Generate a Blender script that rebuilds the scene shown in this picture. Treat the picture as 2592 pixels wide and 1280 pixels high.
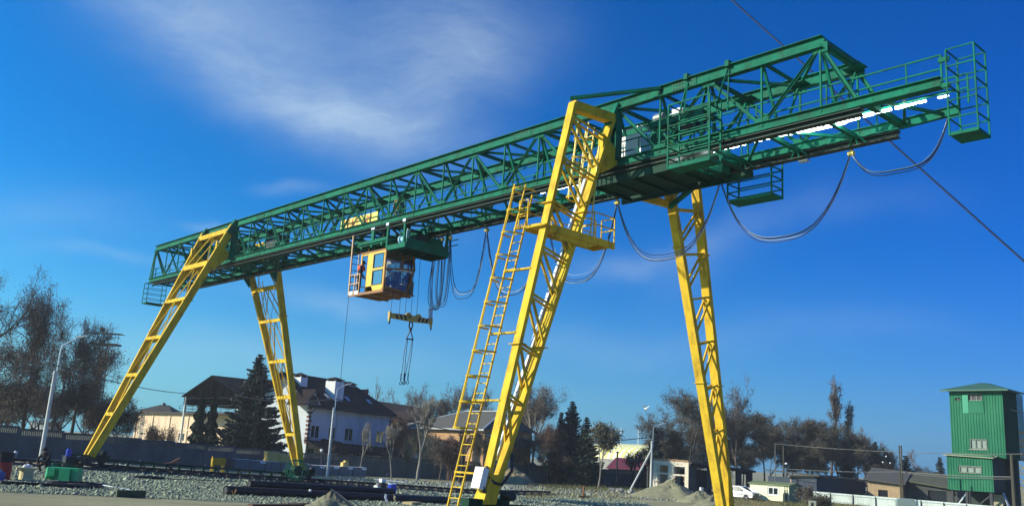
import bpy, bmesh, math, random
import numpy as np
from mathutils import Vector, Matrix

for o_ in list(bpy.data.objects): bpy.data.objects.remove(o_)
SC = bpy.context.scene
COL = SC.collection
R = math.radians
random.seed(7)
RNG = np.random.default_rng(7)

# ------------------------------------------------------------------ camera
CAM = Vector((40.048, -26.405, 2.34))
YAW, PITCH, ROLL, FPX = -0.82949, 0.2206, 0.05886, 2290.0
FW = Vector((math.sin(YAW)*math.cos(PITCH), math.cos(YAW)*math.cos(PITCH), math.sin(PITCH)))
_r0 = Vector((math.cos(YAW), -math.sin(YAW), 0)); _u0 = _r0.cross(FW)
RT = math.cos(ROLL)*_r0 + math.sin(ROLL)*_u0
UP = -math.sin(ROLL)*_r0 + math.cos(ROLL)*_u0
cd = bpy.data.cameras.new('camera'); cam = bpy.data.objects.new('camera', cd); COL.objects.link(cam)
cd.sensor_width = 36; cd.sensor_fit = 'HORIZONTAL'; cd.lens = 36*FPX/2592
cd.clip_start = 0.1; cd.clip_end = 4000
M = Matrix.Identity(4)
for i in range(3):
    M[i][0] = RT[i]; M[i][1] = UP[i]; M[i][2] = -FW[i]; M[i][3] = CAM[i]
cam.matrix_world = M
SC.camera = cam

# ------------------------------------------------------------------ sky, sun, exposure
SUN_EL, SUN_AZ = R(25), R(214)
SUN_DIR = Vector((math.sin(SUN_AZ)*math.cos(SUN_EL), math.cos(SUN_AZ)*math.cos(SUN_EL), math.sin(SUN_EL)))
sl = bpy.data.lights.new('sun', 'SUN'); sl.energy = 5.0; sl.angle = R(0.5); sl.color = (1, .93, .72)
so = bpy.data.objects.new('sun', sl); COL.objects.link(so)
so.rotation_euler = SUN_DIR.to_track_quat('Z', 'Y').to_euler()
SC.view_settings.view_transform = 'Standard'; SC.view_settings.look = 'None'
SC.view_settings.gamma = 1; SC.view_settings.use_curve_mapping = False
SC.view_settings.exposure = 0.35
SC.render.engine = 'CYCLES'
SC.cycles.max_bounces = 6; SC.cycles.diffuse_bounces = 2; SC.cycles.transparent_max_bounces = 24

def ray(x, y): return FW + RT*((x-1296)/FPX) - UP*((y-640)/FPX)
def at(x, y, d): return CAM + ray(x, y)*d
YC = 22.
def hgt(x, y): return -0.05 - 0.031*min(max(y, -60), YC)
def gp(x, y):
    d = ray(x, y)
    t = (-0.05-0.031*CAM.y-CAM.z)/(d.z+0.031*d.y); P = CAM+d*t
    if t < 0 or P.y > YC:
        t = (hgt(0, YC)-CAM.z)/d.z; P = CAM+d*t
    return P
def onX(X, x, y): d = ray(x, y); return CAM+d*((X-CAM.x)/d.x)
def onY(Y, x, y): d = ray(x, y); return CAM+d*((Y-CAM.y)/d.y)
def onP(n, p0, x, y):
    d = ray(x, y); n = Vector(n); return CAM+d*((Vector(p0)-CAM).dot(n)/d.dot(n))

wd = bpy.data.worlds.new('World'); SC.world = wd; wd.use_nodes = True
nt = wd.node_tree; N = nt.nodes; L = nt.links
bg = N['Background']; bg.inputs[1].default_value = 0.085
sky = N.new('ShaderNodeTexSky'); sky.sky_type = 'NISHITA'; sky.sun_disc = False
sky.sun_elevation = SUN_EL; sky.sun_rotation = SUN_AZ
sky.altitude = 300; sky.air_density = 1.0; sky.dust_density = 0.9; sky.ozone_density = 4.0
hs = N.new('ShaderNodeHueSaturation'); hs.inputs['Saturation'].default_value = 1.5
hs.inputs['Value'].default_value = 1.0; hs.inputs['Hue'].default_value = 0.5
L.new(sky.outputs[0], hs.inputs['Color'])
tc = N.new('ShaderNodeTexCoord')
def VM(op, a, b=None):
    n = N.new('ShaderNodeVectorMath'); n.operation = op
    for k, v in enumerate((a, b)):
        if v is None: continue
        if isinstance(v, bpy.types.NodeSocket): L.new(v, n.inputs[k])
        else: n.inputs[k].default_value = v
    return n.outputs['Value'] if op in ('DOT_PRODUCT', 'LENGTH') else n.outputs[0]
def MA(op, a, b=None, clamp=False):
    n = N.new('ShaderNodeMath'); n.operation = op; n.use_clamp = clamp
    for k, v in enumerate((a, b)):
        if v is None: continue
        if isinstance(v, bpy.types.NodeSocket): L.new(v, n.inputs[k])
        else: n.inputs[k].default_value = v
    return n.outputs[0]
sepd = N.new('ShaderNodeSeparateXYZ'); L.new(tc.outputs['Generated'], sepd.inputs[0])
el_ = MA('MAXIMUM', sepd.outputs[2], 0.0)
hzf = MA('MULTIPLY', MA('POWER', 2.718, MA('MULTIPLY', el_, -9.0)), .85)
hz = N.new('ShaderNodeMix'); hz.data_type = 'RGBA'; tint = N.new('ShaderNodeMix'); tint.data_type = 'RGBA'; tint.blend_type = 'MULTIPLY'; tint.inputs['Factor'].default_value = 1; L.new(hs.outputs[0], tint.inputs[6]); tint.inputs[7].default_value = (.72, .98, 1.32, 1)
L.new(hzf, hz.inputs['Factor']); L.new(tint.outputs[2], hz.inputs[6]); hz.inputs[7].default_value = (1.7, 3.5, 5.5, 1)
# the sky is paler and greener towards the sun, deeper away from it, all the way round
dsun = VM('DOT_PRODUCT', tc.outputs['Generated'], (math.sin(SUN_AZ), math.cos(SUN_AZ), 0))
gr = N.new('ShaderNodeCombineXYZ')
for k_, (g0, g1) in enumerate(((.72, .60), (1.18, .62), (1.16, .24))): L.new(MA('MULTIPLY', MA('ADD', MA('MULTIPLY', dsun, g1), 1.0), g0), gr.inputs[k_])
sk2 = N.new('ShaderNodeMix'); sk2.data_type = 'RGBA'; sk2.blend_type = 'MULTIPLY'; sk2.inputs['Factor'].default_value = 1
L.new(hz.outputs[2], sk2.inputs[6]); L.new(gr.outputs[0], sk2.inputs[7])
# cirrus clouds: soft patches round fixed sky directions, torn by stretched noise
dirn = tc.outputs['Generated']
c0 = ray(900, 240).normalized()
e1 = Vector((c0.y, -c0.x, 0)).normalized(); e2 = e1.cross(c0)
dz = MA('MAXIMUM', VM('DOT_PRODUCT', dirn, tuple(c0)), 0.05)
U = MA('DIVIDE', VM('DOT_PRODUCT', dirn, tuple(e1)), dz)
V = MA('DIVIDE', VM('DOT_PRODUCT', dirn, tuple(e2)), dz)
cmb = N.new('ShaderNodeCombineXYZ'); L.new(U, cmb.inputs[0]); L.new(V, cmb.inputs[1])
wn = N.new('ShaderNodeTexNoise'); wn.inputs['Scale'].default_value = 3.2; wn.inputs['Detail'].default_value = 6
L.new(cmb.outputs[0], wn.inputs['Vector'])
wv = VM('MULTIPLY', VM('SUBTRACT', wn.outputs['Color'], (.5, .5, .5)), (.15, .15, 0))
uvw = VM('ADD', cmb.outputs[0], wv)
sep = N.new('ShaderNodeSeparateXYZ'); L.new(uvw, sep.inputs[0])
def uv(px, py):
    d = ray(px, py).normalized(); k = d.dot(c0); return d.dot(e1)/k, d.dot(e2)/k
def patch(px, py, w, h, ang, amp):
    u, v = uv(px, py); w /= FPX; h /= FPX
    a = R(ang)
    du = MA('SUBTRACT', sep.outputs[0], u); dv = MA('SUBTRACT', sep.outputs[1], v)
    x = MA('ADD', MA('MULTIPLY', du, math.cos(a)/w), MA('MULTIPLY', dv, math.sin(a)/w))
    y = MA('ADD', MA('MULTIPLY', du, -math.sin(a)/h), MA('MULTIPLY', dv, math.cos(a)/h))
    r2 = MA('ADD', MA('MULTIPLY', x, x), MA('MULTIPLY', y, y))
    return MA('MULTIPLY', MA('POWER', 2.718, MA('MULTIPLY', r2, -1)), amp)
P = None
for a in ((560, 120, 330, 95, -30, .17), (650, 215, 200, 80, -10, .12), (880, 280, 270, 75, -12, .30), (820, 130, 320, 130, -35, .13),
          (1120, 200, 190, 130, 35, .30), (1060, 60, 260, 140, 60, .15), (760, 40, 380, 110, 5, .13), (470, 30, 190, 120, 20, .12), (1280, 60, 160, 120, 20, .07),
          (1640, 668, 190, 34, 14, .20), (1840, 655, 150, 60, 30, .12), (770, 488, 85, 18, 5, .16), (565, 558, 70, 13, 3, .24), (1000, 620, 300, 60, 12, .06),
          (250, 630, 160, 18, 0, .14), (860, 760, 190, 28, -5, .20), (60, 520, 240, 65, 5, .12), (700, 880, 500, 52, -3, .14), (1450, 860, 420, 50, 3, .10),
          (2050, 560, 330, 50, 18, .08), (200, 860, 300, 60, 0, .12), (2100, 850, 400, 60, 6, .07)):
    q = patch(*a); P = q if P is None else MA('ADD', P, q)
mp = N.new('ShaderNodeMapping'); mp.inputs['Rotation'].default_value = (0, 0, R(28)); mp.inputs['Scale'].default_value = (3.0, 8.5, 1)
L.new(uvw, mp.inputs['Vector'])
fn = N.new('ShaderNodeTexNoise'); fn.inputs['Scale'].default_value = 1.3; fn.inputs['Detail'].default_value = 12; fn.inputs['Roughness'].default_value = .68
L.new(mp.outputs[0], fn.inputs['Vector'])
fil = MA('ADD', MA('MULTIPLY', fn.outputs[0], 2.3), -.28)
mask = MA('MULTIPLY', P, fil, True)
mx = N.new('ShaderNodeMix'); mx.data_type = 'RGBA'
L.new(mask, mx.inputs['Factor']); L.new(sk2.outputs[2], mx.inputs[6]); mx.inputs[7].default_value = (5.6, 7.2, 8.4, 1)
L.new(mx.outputs[2], bg.inputs[0])

# ------------------------------------------------------------------ materials
MATS = {}
def mat(name, col, rough=.6, metal=0., var=.15, scale=3., bump=0., bscale=30., col2=None, spec=None, stretch=None, thr=None, grime=None):
    if name in MATS: return MATS[name]
    m = bpy.data.materials.new(name); m.use_nodes = True
    n = m.node_tree.nodes; l = m.node_tree.links; b = n['Principled BSDF']
    b.inputs['Roughness'].default_value = rough; b.inputs['Metallic'].default_value = metal
    if spec is not None: b.inputs['Specular IOR Level'].default_value = spec
    t = n.new('ShaderNodeTexCoord'); v = t.outputs['Object']
    if stretch:
        mpn = n.new('ShaderNodeMapping'); mpn.inputs['Scale'].default_value = stretch; l.new(v, mpn.inputs[0]); v = mpn.outputs[0]
    no = n.new('ShaderNodeTexNoise'); no.inputs['Scale'].default_value = scale; no.inputs['Detail'].default_value = 6; no.inputs['Roughness'].default_value = .65
    l.new(v, no.inputs['Vector'])
    cr = n.new('ShaderNodeValToRGB')
    if thr: cr.color_ramp.elements[0].position, cr.color_ramp.elements[1].position = thr
    else: cr.color_ramp.elements[0].position, cr.color_ramp.elements[1].position = .3, .7
    c2 = col2 or tuple(min(1, x*(1+var)) for x in col)
    c1 = col if col2 else tuple(x*(1-var) for x in col)
    cr.color_ramp.elements[0].color = (*c1, 1); cr.color_ramp.elements[1].color = (*c2, 1)
    l.new(no.outputs[0], cr.inputs[0]); outc = cr.outputs[0]
    if grime:
        gcol, amt, gs, gst = grime
        gm = n.new('ShaderNodeMapping'); gm.inputs['Scale'].default_value = gst; l.new(t.outputs['Object'], gm.inputs[0])
        gn = n.new('ShaderNodeTexNoise'); gn.inputs['Scale'].default_value = gs; gn.inputs['Detail'].default_value = 9; gn.inputs['Roughness'].default_value = .7; l.new(gm.outputs[0], gn.inputs['Vector'])
        gr_ = n.new('ShaderNodeMapRange'); gr_.inputs['From Min'].default_value = .48; gr_.inputs['From Max'].default_value = .68; gr_.inputs['To Max'].default_value = amt; l.new(gn.outputs[0], gr_.inputs['Value'])
        gx = n.new('ShaderNodeMix'); gx.data_type = 'RGBA'; l.new(gr_.outputs[0], gx.inputs['Factor']); l.new(outc, gx.inputs[6]); gx.inputs[7].default_value = (*gcol, 1); outc = gx.outputs[2]
    l.new(outc, b.inputs['Base Color'])
    if bump:
        bn = n.new('ShaderNodeTexNoise'); bn.inputs['Scale'].default_value = bscale; bn.inputs['Detail'].default_value = 5
        l.new(v, bn.inputs['Vector'])
        bp = n.new('ShaderNodeBump'); bp.inputs['Strength'].default_value = bump; bp.inputs['Distance'].default_value = .05
        l.new(bn.outputs[0], bp.inputs['Height']); l.new(bp.outputs[0], b.inputs['Normal'])
    MATS[name] = m
    return m
GREEND = mat('shaded_dark_green', (.003, .040, .024), .7, 0, .3, 2, spec=.2)  # green darkened to carry the shade on low and underslung parts
RAILD = mat('shaded_runway_steel', (.012, .030, .026), .6, .2, .4, 3, spec=.3, col2=(.03, .05, .04))  # dark tone stands in for the shade under the chord
GREEN = mat('green_paint', (.003, .140, .085), .7, 0, .28, 1.0, spec=.12, grime=((.02, .05, .035), .75, 2.2, (1, 1, .6)))
YELL = mat('yellow_paint', (.68, .445, .032), .7, 0, .14, 1.2, spec=.14, grime=((.22, .11, .025), .7, 2.6, (1, 1, .35)))
YELL2 = mat('faded_yellow_paint', (.72, .55, .10), .5, 0, .15, 1.5)
ORNG = mat('cabin_yellow_paint', (.80, .46, .03), .4, 0, .1, 2)
PRIM = mat('red_primer', (.30, .13, .05), .7, 0, .3, 4)
STEEL = mat('dark_steel', (.035, .038, .045), .55, .6, .4, 4)
PIPE = mat('rusty_pipe_steel', (.028, .026, .030), .6, .3, .4, 5, col2=(.07, .045, .03))
GALV = mat('galvanised_steel', (.52, .56, .60), .35, .6, .15, 5)
WHITE = mat('white_paint', (.80, .80, .78), .45, 0, .06, 3)
RUBB = mat('black_rubber', (.012, .013, .022), .5, 0, .3, 5)
CABLE = mat('cable_sheath', (.035, .05, .12), .25, 0, .3, 5)
CONC = mat('concrete', (.27, .275, .26), .9, 0, .3, .9, .25, 20)
CONCD = mat('weathered_concrete', (.10, .115, .11), .92, 0, .35, .7, .3, 16, stretch=(1, 1, .35))
BLUE = mat('blue_plastic', (.01, .03, .42), .35, 0, .1, 3)
RED = mat('red_paint', (.36, .02, .02), .5, 0, .3, 3)
LAMPP = mat('pale_pole_concrete', (.55, .56, .54), .8, 0, .12, 2)
WOOD = mat('raw_timber', (.45, .36, .18), .8, 0, .2, 6, stretch=(1, 8, 1))
BARK = mat('bark', (.040, .033, .026), .95, 0, .35, 3, .4, 10)
PBARK = mat('pale_bark', (.23, .21, .18), .9, 0, .35, 4, .3, 10)
def glass(name, tint=(.93, .96, .97), mixf=.06):
    if name in MATS: return MATS[name]
    m = bpy.data.materials.new(name); m.use_nodes = True
    n = m.node_tree.nodes; l = m.node_tree.links
    n.remove(n['Principled BSDF'])
    t = n.new('ShaderNodeBsdfTransparent'); t.inputs[0].default_value = (*tint, 1)
    g = n.new('ShaderNodeBsdfGlossy'); g.inputs['Roughness'].default_value = .03; g.inputs[0].default_value = (.8, .88, .95, 1)
    fr = n.new('ShaderNodeFresnel'); fr.inputs[0].default_value = 1.5
    ad = n.new('ShaderNodeMath'); ad.operation = 'ADD'; ad.inputs[1].default_value = mixf; ad.use_clamp = True
    l.new(fr.outputs[0], ad.inputs[0])
    s = n.new('ShaderNodeMixShader'); l.new(ad.outputs[0], s.inputs[0]); l.new(t.outputs[0], s.inputs[1]); l.new(g.outputs[0], s.inputs[2])
    l.new(s.outputs[0], n['Material Output'].inputs[0]); MATS[name] = m
    return m
GLASS = glass('cabin_glass')
NGLASS = glass('bright_reflecting_glass', (.9, .93, .95), .30)
WGLASS = mat('window_glass', (.02, .025, .03), .06, 0, .2, .5, spec=.8)
def emit(name, col, s):
    m = bpy.data.materials.new(name); m.use_nodes = True; b = m.node_tree.nodes['Principled BSDF']
    b.inputs['Base Color'].default_value = (.9, .9, .9, 1)
    b.inputs['Emission Color'].default_value = (*col, 1); b.inputs['Emission Strength'].default_value = s
    return m
GLOWM = emit('white_glow', (.85, .97, 1.), 14.0)

# ------------------------------------------------------------------ mesh helpers
WROOT = {}
class MB:
    def __init__(s): s.v = []; s.f = []; s.mi = []; s.m = 0
    def add(s, vs, fs):
        b = len(s.v); s.v += [tuple(v) for v in vs]; s.f += [tuple(b+i for i in f) for f in fs]; s.mi += [s.m]*len(fs); return s
    def hexa(s, v8):
        return s.add(v8, [(0, 3, 2, 1), (4, 5, 6, 7), (0, 1, 5, 4), (1, 2, 6, 5), (2, 3, 7, 6), (3, 0, 4, 7)])
    def box(s, c, d, rot=None):
        c = Vector(c); x, y, z = (k/2 for k in d); pts = [(-x, -y, -z), (x, -y, -z), (x, y, -z), (-x, y, -z), (-x, -y, z), (x, -y, z), (x, y, z), (-x, y, z)]
        m = rot if rot is not None else Matrix.Identity(3)
        if isinstance(rot, (int, float)): m = Matrix.Rotation(rot, 3, 'Z')
        return s.hexa([c+m@Vector(p) for p in pts])
    def bb(s, a, b):
        return s.box([(a[i]+b[i])/2 for i in range(3)], [abs(b[i]-a[i]) for i in range(3)])
    def bar(s, p, q, w, h=None, up=(0, 0, 1), w2=None, h2=None):
        p = Vector(p); q = Vector(q); h = h or w; w2 = w2 or w; h2 = h2 or h
        d = (q-p).normalized(); u = Vector(up)
        if abs(d.dot(u)) > .98: u = Vector((0, 1, 0)) if abs(d.y) < .9 else Vector((1, 0, 0))
        sd = d.cross(u).normalized(); u = sd.cross(d)
        f = lambda o, a, b: [o-sd*a/2-u*b/2, o+sd*a/2-u*b/2, o+sd*a/2+u*b/2, o-sd*a/2+u*b/2]
        return s.hexa(f(p, w, h)+f(q, w2, h2))
    def chan(s, p, q, w, h, t=.012, up=(0, 0, 1)):
        p = Vector(p); q = Vector(q); d = (q-p).normalized(); u = Vector(up)
        if abs(d.dot(u)) > .98: u = Vector((0, 1, 0))
        sd = d.cross(u).normalized(); u = sd.cross(d)
        s.bar(p-sd*(w/2-t/2), q-sd*(w/2-t/2), t, h, u)
        s.bar(p+u*(h/2-t/2), q+u*(h/2-t/2), w-2*t, t, u); s.bar(p-u*(h/2-t/2), q-u*(h/2-t/2), w-2*t, t, u)
        return s
    def ibeam(s, p, q, w, h, tf=.02, tw=.014, up=(0, 0, 1), w2=None):
        p = Vector(p); q = Vector(q); d = (q-p).normalized(); u = Vector(up); sd = d.cross(u).normalized(); u = sd.cross(d)
        s.bar(p, q, tw, h-2*tf, u); s.bar(p+u*(h/2-tf/2), q+u*(h/2-tf/2), w, tf, u); s.bar(p-u*(h/2-tf/2), q-u*(h/2-tf/2), w2 or w, tf, u)
        return s
    def tube(s, path, r, n=6, cap=True, r2=None):
        path = [Vector(p) for p in path]; b = len(s.v); k = len(path); u = None
        for i, p in enumerate(path):
            d = (path[min(i+1, k-1)]-path[max(i-1, 0)]).normalized()
            if u is None:
                u = d.cross(Vector((0, 0, 1)))
                if u.length < .1: u = d.cross(Vector((1, 0, 0)))
                u.normalize()
            u = (u-d*u.dot(d)).normalized(); w = d.cross(u)
            rr = r if r2 is None else r+(r2-r)*i/(k-1)
            for j in range(n):
                a = 2*math.pi*j/n; s.v.append(tuple(p+u*math.cos(a)*rr+w*math.sin(a)*rr))
        for i in range(k-1):
            for j in range(n):
                j2 = (j+1) % n; s.f.append((b+i*n+j, b+i*n+j2, b+(i+1)*n+j2, b+(i+1)*n+j)); s.mi.append(s.m)
        if cap:
            s.f.append(tuple(b+j for j in reversed(range(n)))); s.mi.append(s.m)
            s.f.append(tuple(b+(k-1)*n+j for j in range(n))); s.mi.append(s.m)
        return s
    def lathe(s, c, prof, n=16, axis='Z', m3=None):
        b = len(s.v); c = Vector(c)
        rot = m3 or {'Z': Matrix.Identity(3), 'X': Matrix.Rotation(R(90), 3, 'Y'), 'Y': Matrix.Rotation(R(-90), 3, 'X')}[axis]
        for (r, z) in prof:
            for j in range(n):
                a = 2*math.pi*j/n; s.v.append(tuple(c+rot@Vector((r*math.cos(a), r*math.sin(a), z))))
        for i in range(len(prof)-1):
            for j in range(n):
                j2 = (j+1) % n; s.f.append((b+i*n+j, b+i*n+j2, b+(i+1)*n+j2, b+(i+1)*n+j)); s.mi.append(s.m)
        if prof[0][0] > 1e-4: s.f.append(tuple(b+j for j in reversed(range(n)))); s.mi.append(s.m)
        if prof[-1][0] > 1e-4: s.f.append(tuple(b+(len(prof)-1)*n+j for j in range(n))); s.mi.append(s.m)
        return s
    def prism(s, poly, v):
        n = len(poly); v = Vector(v); a = [Vector(p) for p in poly]
        return s.add(a+[p+v for p in a], [tuple(reversed(range(n))), tuple(range(n, 2*n))]+[(i, (i+1) % n, n+(i+1) % n, n+i) for i in range(n)])
    def quad(s, a, b, c, d): return s.add([a, b, c, d], [(0, 1, 2, 3)])
    def tri(s, a, b, c): return s.add([a, b, c], [(0, 1, 2)])
    def build(s, name, mats, parent=None, smooth=False, loc=None):
        me = bpy.data.meshes.new(name); me.from_pydata(s.v, [], s.f)
        mats = mats if isinstance(mats, (list, tuple)) else [mats]
        for m in mats: me.materials.append(m)
        if len(mats) > 1: me.polygons.foreach_set('material_index', s.mi)
        if smooth: me.polygons.foreach_set('use_smooth', [True]*len(me.polygons))
        me.update()
        return link(name, me, parent, loc)
def link(name, me, parent=None, loc=None):
    o = bpy.data.objects.new(name, me); COL.objects.link(o)
    if loc is not None: o.location = loc
    if parent is not None:
        o.parent = parent
        if loc is None and parent.name in WROOT: o.location = -WROOT[parent.name]
    return o
def tag(o, label=None, cat=None, group=None, kind=None):
    if label: o['label'] = label
    if cat: o['category'] = cat
    if group: o['group'] = group
    if kind: o['kind'] = kind
    return o
def thing(name, label, cat, loc=(0, 0, 0), rz=0, group=None):
    o = bpy.data.objects.new(name, None); COL.objects.link(o); o.location = loc; o.rotation_euler = (0, 0, rz)
    o.empty_display_size = .2
    return tag(o, label, cat, group)
def wthing(name, label, cat, loc, group=None):      # parts are given in world coordinates
    o = thing(name, label, cat, loc, 0, group); WROOT[o.name] = Vector(loc); return o
def copytree(o, parent=None):
    c = o.copy(); COL.objects.link(c)
    if parent is not None: c.parent = parent
    for ch in o.children: copytree(ch, c)
    return c
def mesh_np(name, V, Q, mi=None, mats=(), smooth=False):
    V = np.asarray(V, np.float32); Q = np.asarray(Q, np.int32); k = Q.shape[1]
    me = bpy.data.meshes.new(name); me.vertices.add(len(V)); me.vertices.foreach_set('co', V.ravel())
    me.loops.add(Q.size); me.loops.foreach_set('vertex_index', Q.ravel())
    me.polygons.add(len(Q)); me.polygons.foreach_set('loop_start', np.arange(0, Q.size, k, dtype=np.int32))
    me.polygons.foreach_set('loop_total', np.full(len(Q), k, np.int32))
    for m in mats: me.materials.append(m)
    if mi is not None: me.polygons.foreach_set('material_index', np.asarray(mi, np.int32))
    if smooth: me.polygons.foreach_set('use_smooth', np.ones(len(Q), bool))
    me.update(calc_edges=True); me.validate()
    return me
# ------------------------------------------------------------------ ground
DIRT = mat('packed_dirt', (.23, .215, .105), .95, 0, .18, .35, .5, 6, col2=(.33, .31, .17), grime=((.11, .10, .055), .75, .45, (1, .35, 1)))
GRAVEL = mat('crushed_stone', (.10, .13, .10), .95, 0, .4, 14, .9, 22, col2=(.27, .32, .25), grime=((.05, .06, .045), .8, .25, (1, .5, 1)))
STONE = mat('grey_green_stone', (.16, .195, .135), .9, 0, .45, 2.2, .3, 12, col2=(.36, .40, .28))
STONE2 = mat('dark_stone', (.11, .125, .10), .9, 0, .45, 2.2, .3, 12, col2=(.25, .27, .2))
SAND = mat('sand', (.22, .17, .09), .97, 0, .2, 2, .8, 8, col2=(.32, .26, .15))
SANDG = mat('grey_sand', (.17, .165, .095), .97, 0, .2, 2, .8, 8, col2=(.26, .25, .16))
SOIL = mat('dry_grass_soil', (.10, .085, .035), .97, 0, .35, 1.4, .6, 9, col2=(.20, .19, .08))
def ground_mesh():
    xs = np.concatenate([[-3000, -1200, -500, -250], np.arange(-140, 81, 10), [160, 400, 900, 1800]])
    ys = np.concatenate([[-3000, -1200, -500, -200, -100], np.arange(-60, 25, 4), [22.], np.arange(30, 200, 20), [400, 900, 1800, 3000]])
    ys = np.unique(ys)
    V = [(x, y, hgt(x, y)) for y in ys for x in xs]; n = len(xs)
    Q = [(j*n+i, j*n+i+1, (j+1)*n+i+1, (j+1)*n+i) for j in range(len(ys)-1) for i in range(n-1)]
    return mesh_np('ground', V, Q, mats=(DIRT,))
tag(link('ground', ground_mesh()), kind='structure', label='pale packed dirt yard under the crane')
def sheet(name, pts, material, dz, label, jit=.5, seed=1):
    rr = random.Random(seed); P = []
    for i in range(len(pts)):
        a, b = Vector(pts[i]), Vector(pts[(i+1) % len(pts)]); k = max(2, int((b-a).length/1.2))
        for j in range(k):
            p = a.lerp(b, j/k); P.append((p.x+rr.uniform(-jit, jit), p.y+rr.uniform(-jit, jit)))
    bm = bmesh.new(); vs = [bm.verts.new((x, y, hgt(x, y)+dz)) for x, y in P]
    f = bm.faces.new(vs); bmesh.ops.triangulate(bm, faces=[f])
    # cut along contour bend so that the sheet follows the ground
    for yy in (YC,):
        bmesh.ops.bisect_plane(bm, geom=bm.verts[:]+bm.edges[:]+bm.faces[:], plane_co=(0, yy, 0), plane_no=(0, 1, 0))
    for v in bm.verts: v.co.z = hgt(v.co.x, v.co.y)+dz
    for f in bm.faces:
        if f.normal.z < 0: f.normal_flip()
    me = bpy.data.meshes.new(name); bm.to_mesh(me); bm.free(); me.materials.append(material)
    return tag(link(name, me), label, kind='structure')
# gravel field between the near dirt track and the rail bed; its edges are places in the yard
def g2(x, y): p = gp(x, y); return (p.x, p.y)
GPOLY = [g2(-60, 1243), g2(200, 1252), g2(420, 1262), g2(640, 1271), g2(760, 1290), g2(900, 1320), g2(1200, 1345), g2(1700, 1330), g2(1640, 1272), g2(1500, 1256), g2(1200, 1240), g2(860, 1217), g2(640, 1200), g2(300, 1183), g2(0, 1168), g2(-60, 1166)]
sheet('gravel_bed', GPOLY, GRAVEL, .004, 'grey green crushed stone bed around the rails')
sheet('grass_verge', [g2(1330, 1234), g2(1480, 1240), g2(1640, 1252), g2(1720, 1262), g2(1720, 1236), g2(1640, 1231), g2(1440, 1227), g2(1340, 1222)], SOIL, .006, 'brown weedy verge in front of the concrete fence', .4, 3)
sheet('grass_verge', [g2(1830, 1272), g2(2100, 1292), g2(2200, 1290), g2(2200, 1262), g2(2060, 1248), g2(1900, 1240), g2(1800, 1245)], SOIL, .006, 'weedy ground in front of the site hut', .4, 4)
def inpoly(x, y, poly):
    c = np.zeros(len(x), bool); j = len(poly)-1
    for i in range(len(poly)):
        xi, yi = poly[i]; xj, yj = poly[j]
        c ^= ((yi > y) != (yj > y)) & (x < (xj-xi)*(y-yi)/(yj-yi+1e-12)+xi); j = i
    return c
OCT = np.array([(1, 0, 0), (-1, 0, 0), (0, 1, 0), (0, -1, 0), (0, 0, 1), (0, 0, -1)], float)
OCF = np.array([(0, 2, 4), (2, 1, 4), (1, 3, 4), (3, 0, 4), (2, 0, 5), (1, 2, 5), (3, 1, 5), (0, 3, 5)])
def stones(name, X, Y, Z, S, mats, label):
    n = len(X); a = RNG.uniform(0, 6.28, n); sx = S*RNG.uniform(.7, 1.3, n); sy = S*RNG.uniform(.7, 1.3, n); sz = S*RNG.uniform(.45, .9, n)
    V = OCT[None]*np.stack([sx, sy, sz], 1)[:, None]+RNG.normal(0, .25, (n, 6, 3))*S[:, None, None]
    ca, sa = np.cos(a)[:, None], np.sin(a)[:, None]
    W = np.stack([V[..., 0]*ca-V[..., 1]*sa+X[:, None], V[..., 0]*sa+V[..., 1]*ca+Y[:, None], V[..., 2]+(Z+sz*.3)[:, None]], -1)
    F = (OCF[None]+(np.arange(n)*6)[:, None, None]).reshape(-1, 3)
    mi = np.repeat(RNG.integers(0, len(mats), n), 8)
    o = link(name, mesh_np(name, W.reshape(-1, 3), F, mi, mats))
    return tag(o, label, kind='stuff')
HG = np.vectorize(hgt)
n = 90000
px = RNG.uniform(-40, 1640, n); py = RNG.uniform(1166, 1300, n)
k = RNG.uniform(0, 1, n) < .9
G = np.array([tuple(gp(a, b)) for a, b in zip(px[k], py[k])])
ok = inpoly(G[:, 0], G[:, 1], GPOLY); G = G[ok][:44000]
dcam = np.hypot(G[:, 0]-CAM.x, G[:, 1]-CAM.y)
stones('gravel', G[:, 0], G[:, 1], HG(G[:, 0], G[:, 1])+.004, np.clip(RNG.lognormal(-3.25, .40, len(G)), .018, .12)*np.clip(dcam/45, .7, 1.5), (STONE, STONE, STONE, STONE2), 'loose crushed grey green stones over the yard')
# rubble strip between rail bed and dirt track
n = 2600; px = RNG.uniform(850, 1500, n); py = 1207+(px-850)*.052+RNG.uniform(0, 1, n)**1.3*15
G = np.array([tuple(gp(a, b)) for a, b in zip(px, py)])
stones('rubble', G[:, 0], G[:, 1], HG(G[:, 0], G[:, 1]), RNG.uniform(.06, .20, n), (STONE, STONE2, CONC), 'pale broken stone rubble behind the far rail')
n = 700; px = RNG.uniform(120, 330, n); py = 1166+(px)*.03+RNG.uniform(0, 12, n)
G = np.array([tuple(gp(a, b)) for a, b in zip(px, py)])
stones('rubble', G[:, 0], G[:, 1], HG(G[:, 0], G[:, 1]), RNG.uniform(.05, .14, n), (STONE, CONC), 'pale stones behind the dark crouching person')
n = 900; px = RNG.uniform(1260, 1720, n); py = 1229+(px-1260)*.055+RNG.uniform(-3, 14, n)
G = np.array([tuple(gp(a, b)) for a, b in zip(px, py)])
stones('rubble', G[:, 0], G[:, 1], HG(G[:, 0], G[:, 1]), RNG.uniform(.05, .2, n), (STONE, CONC), 'scattered pale stones along the weedy verge')
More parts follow.
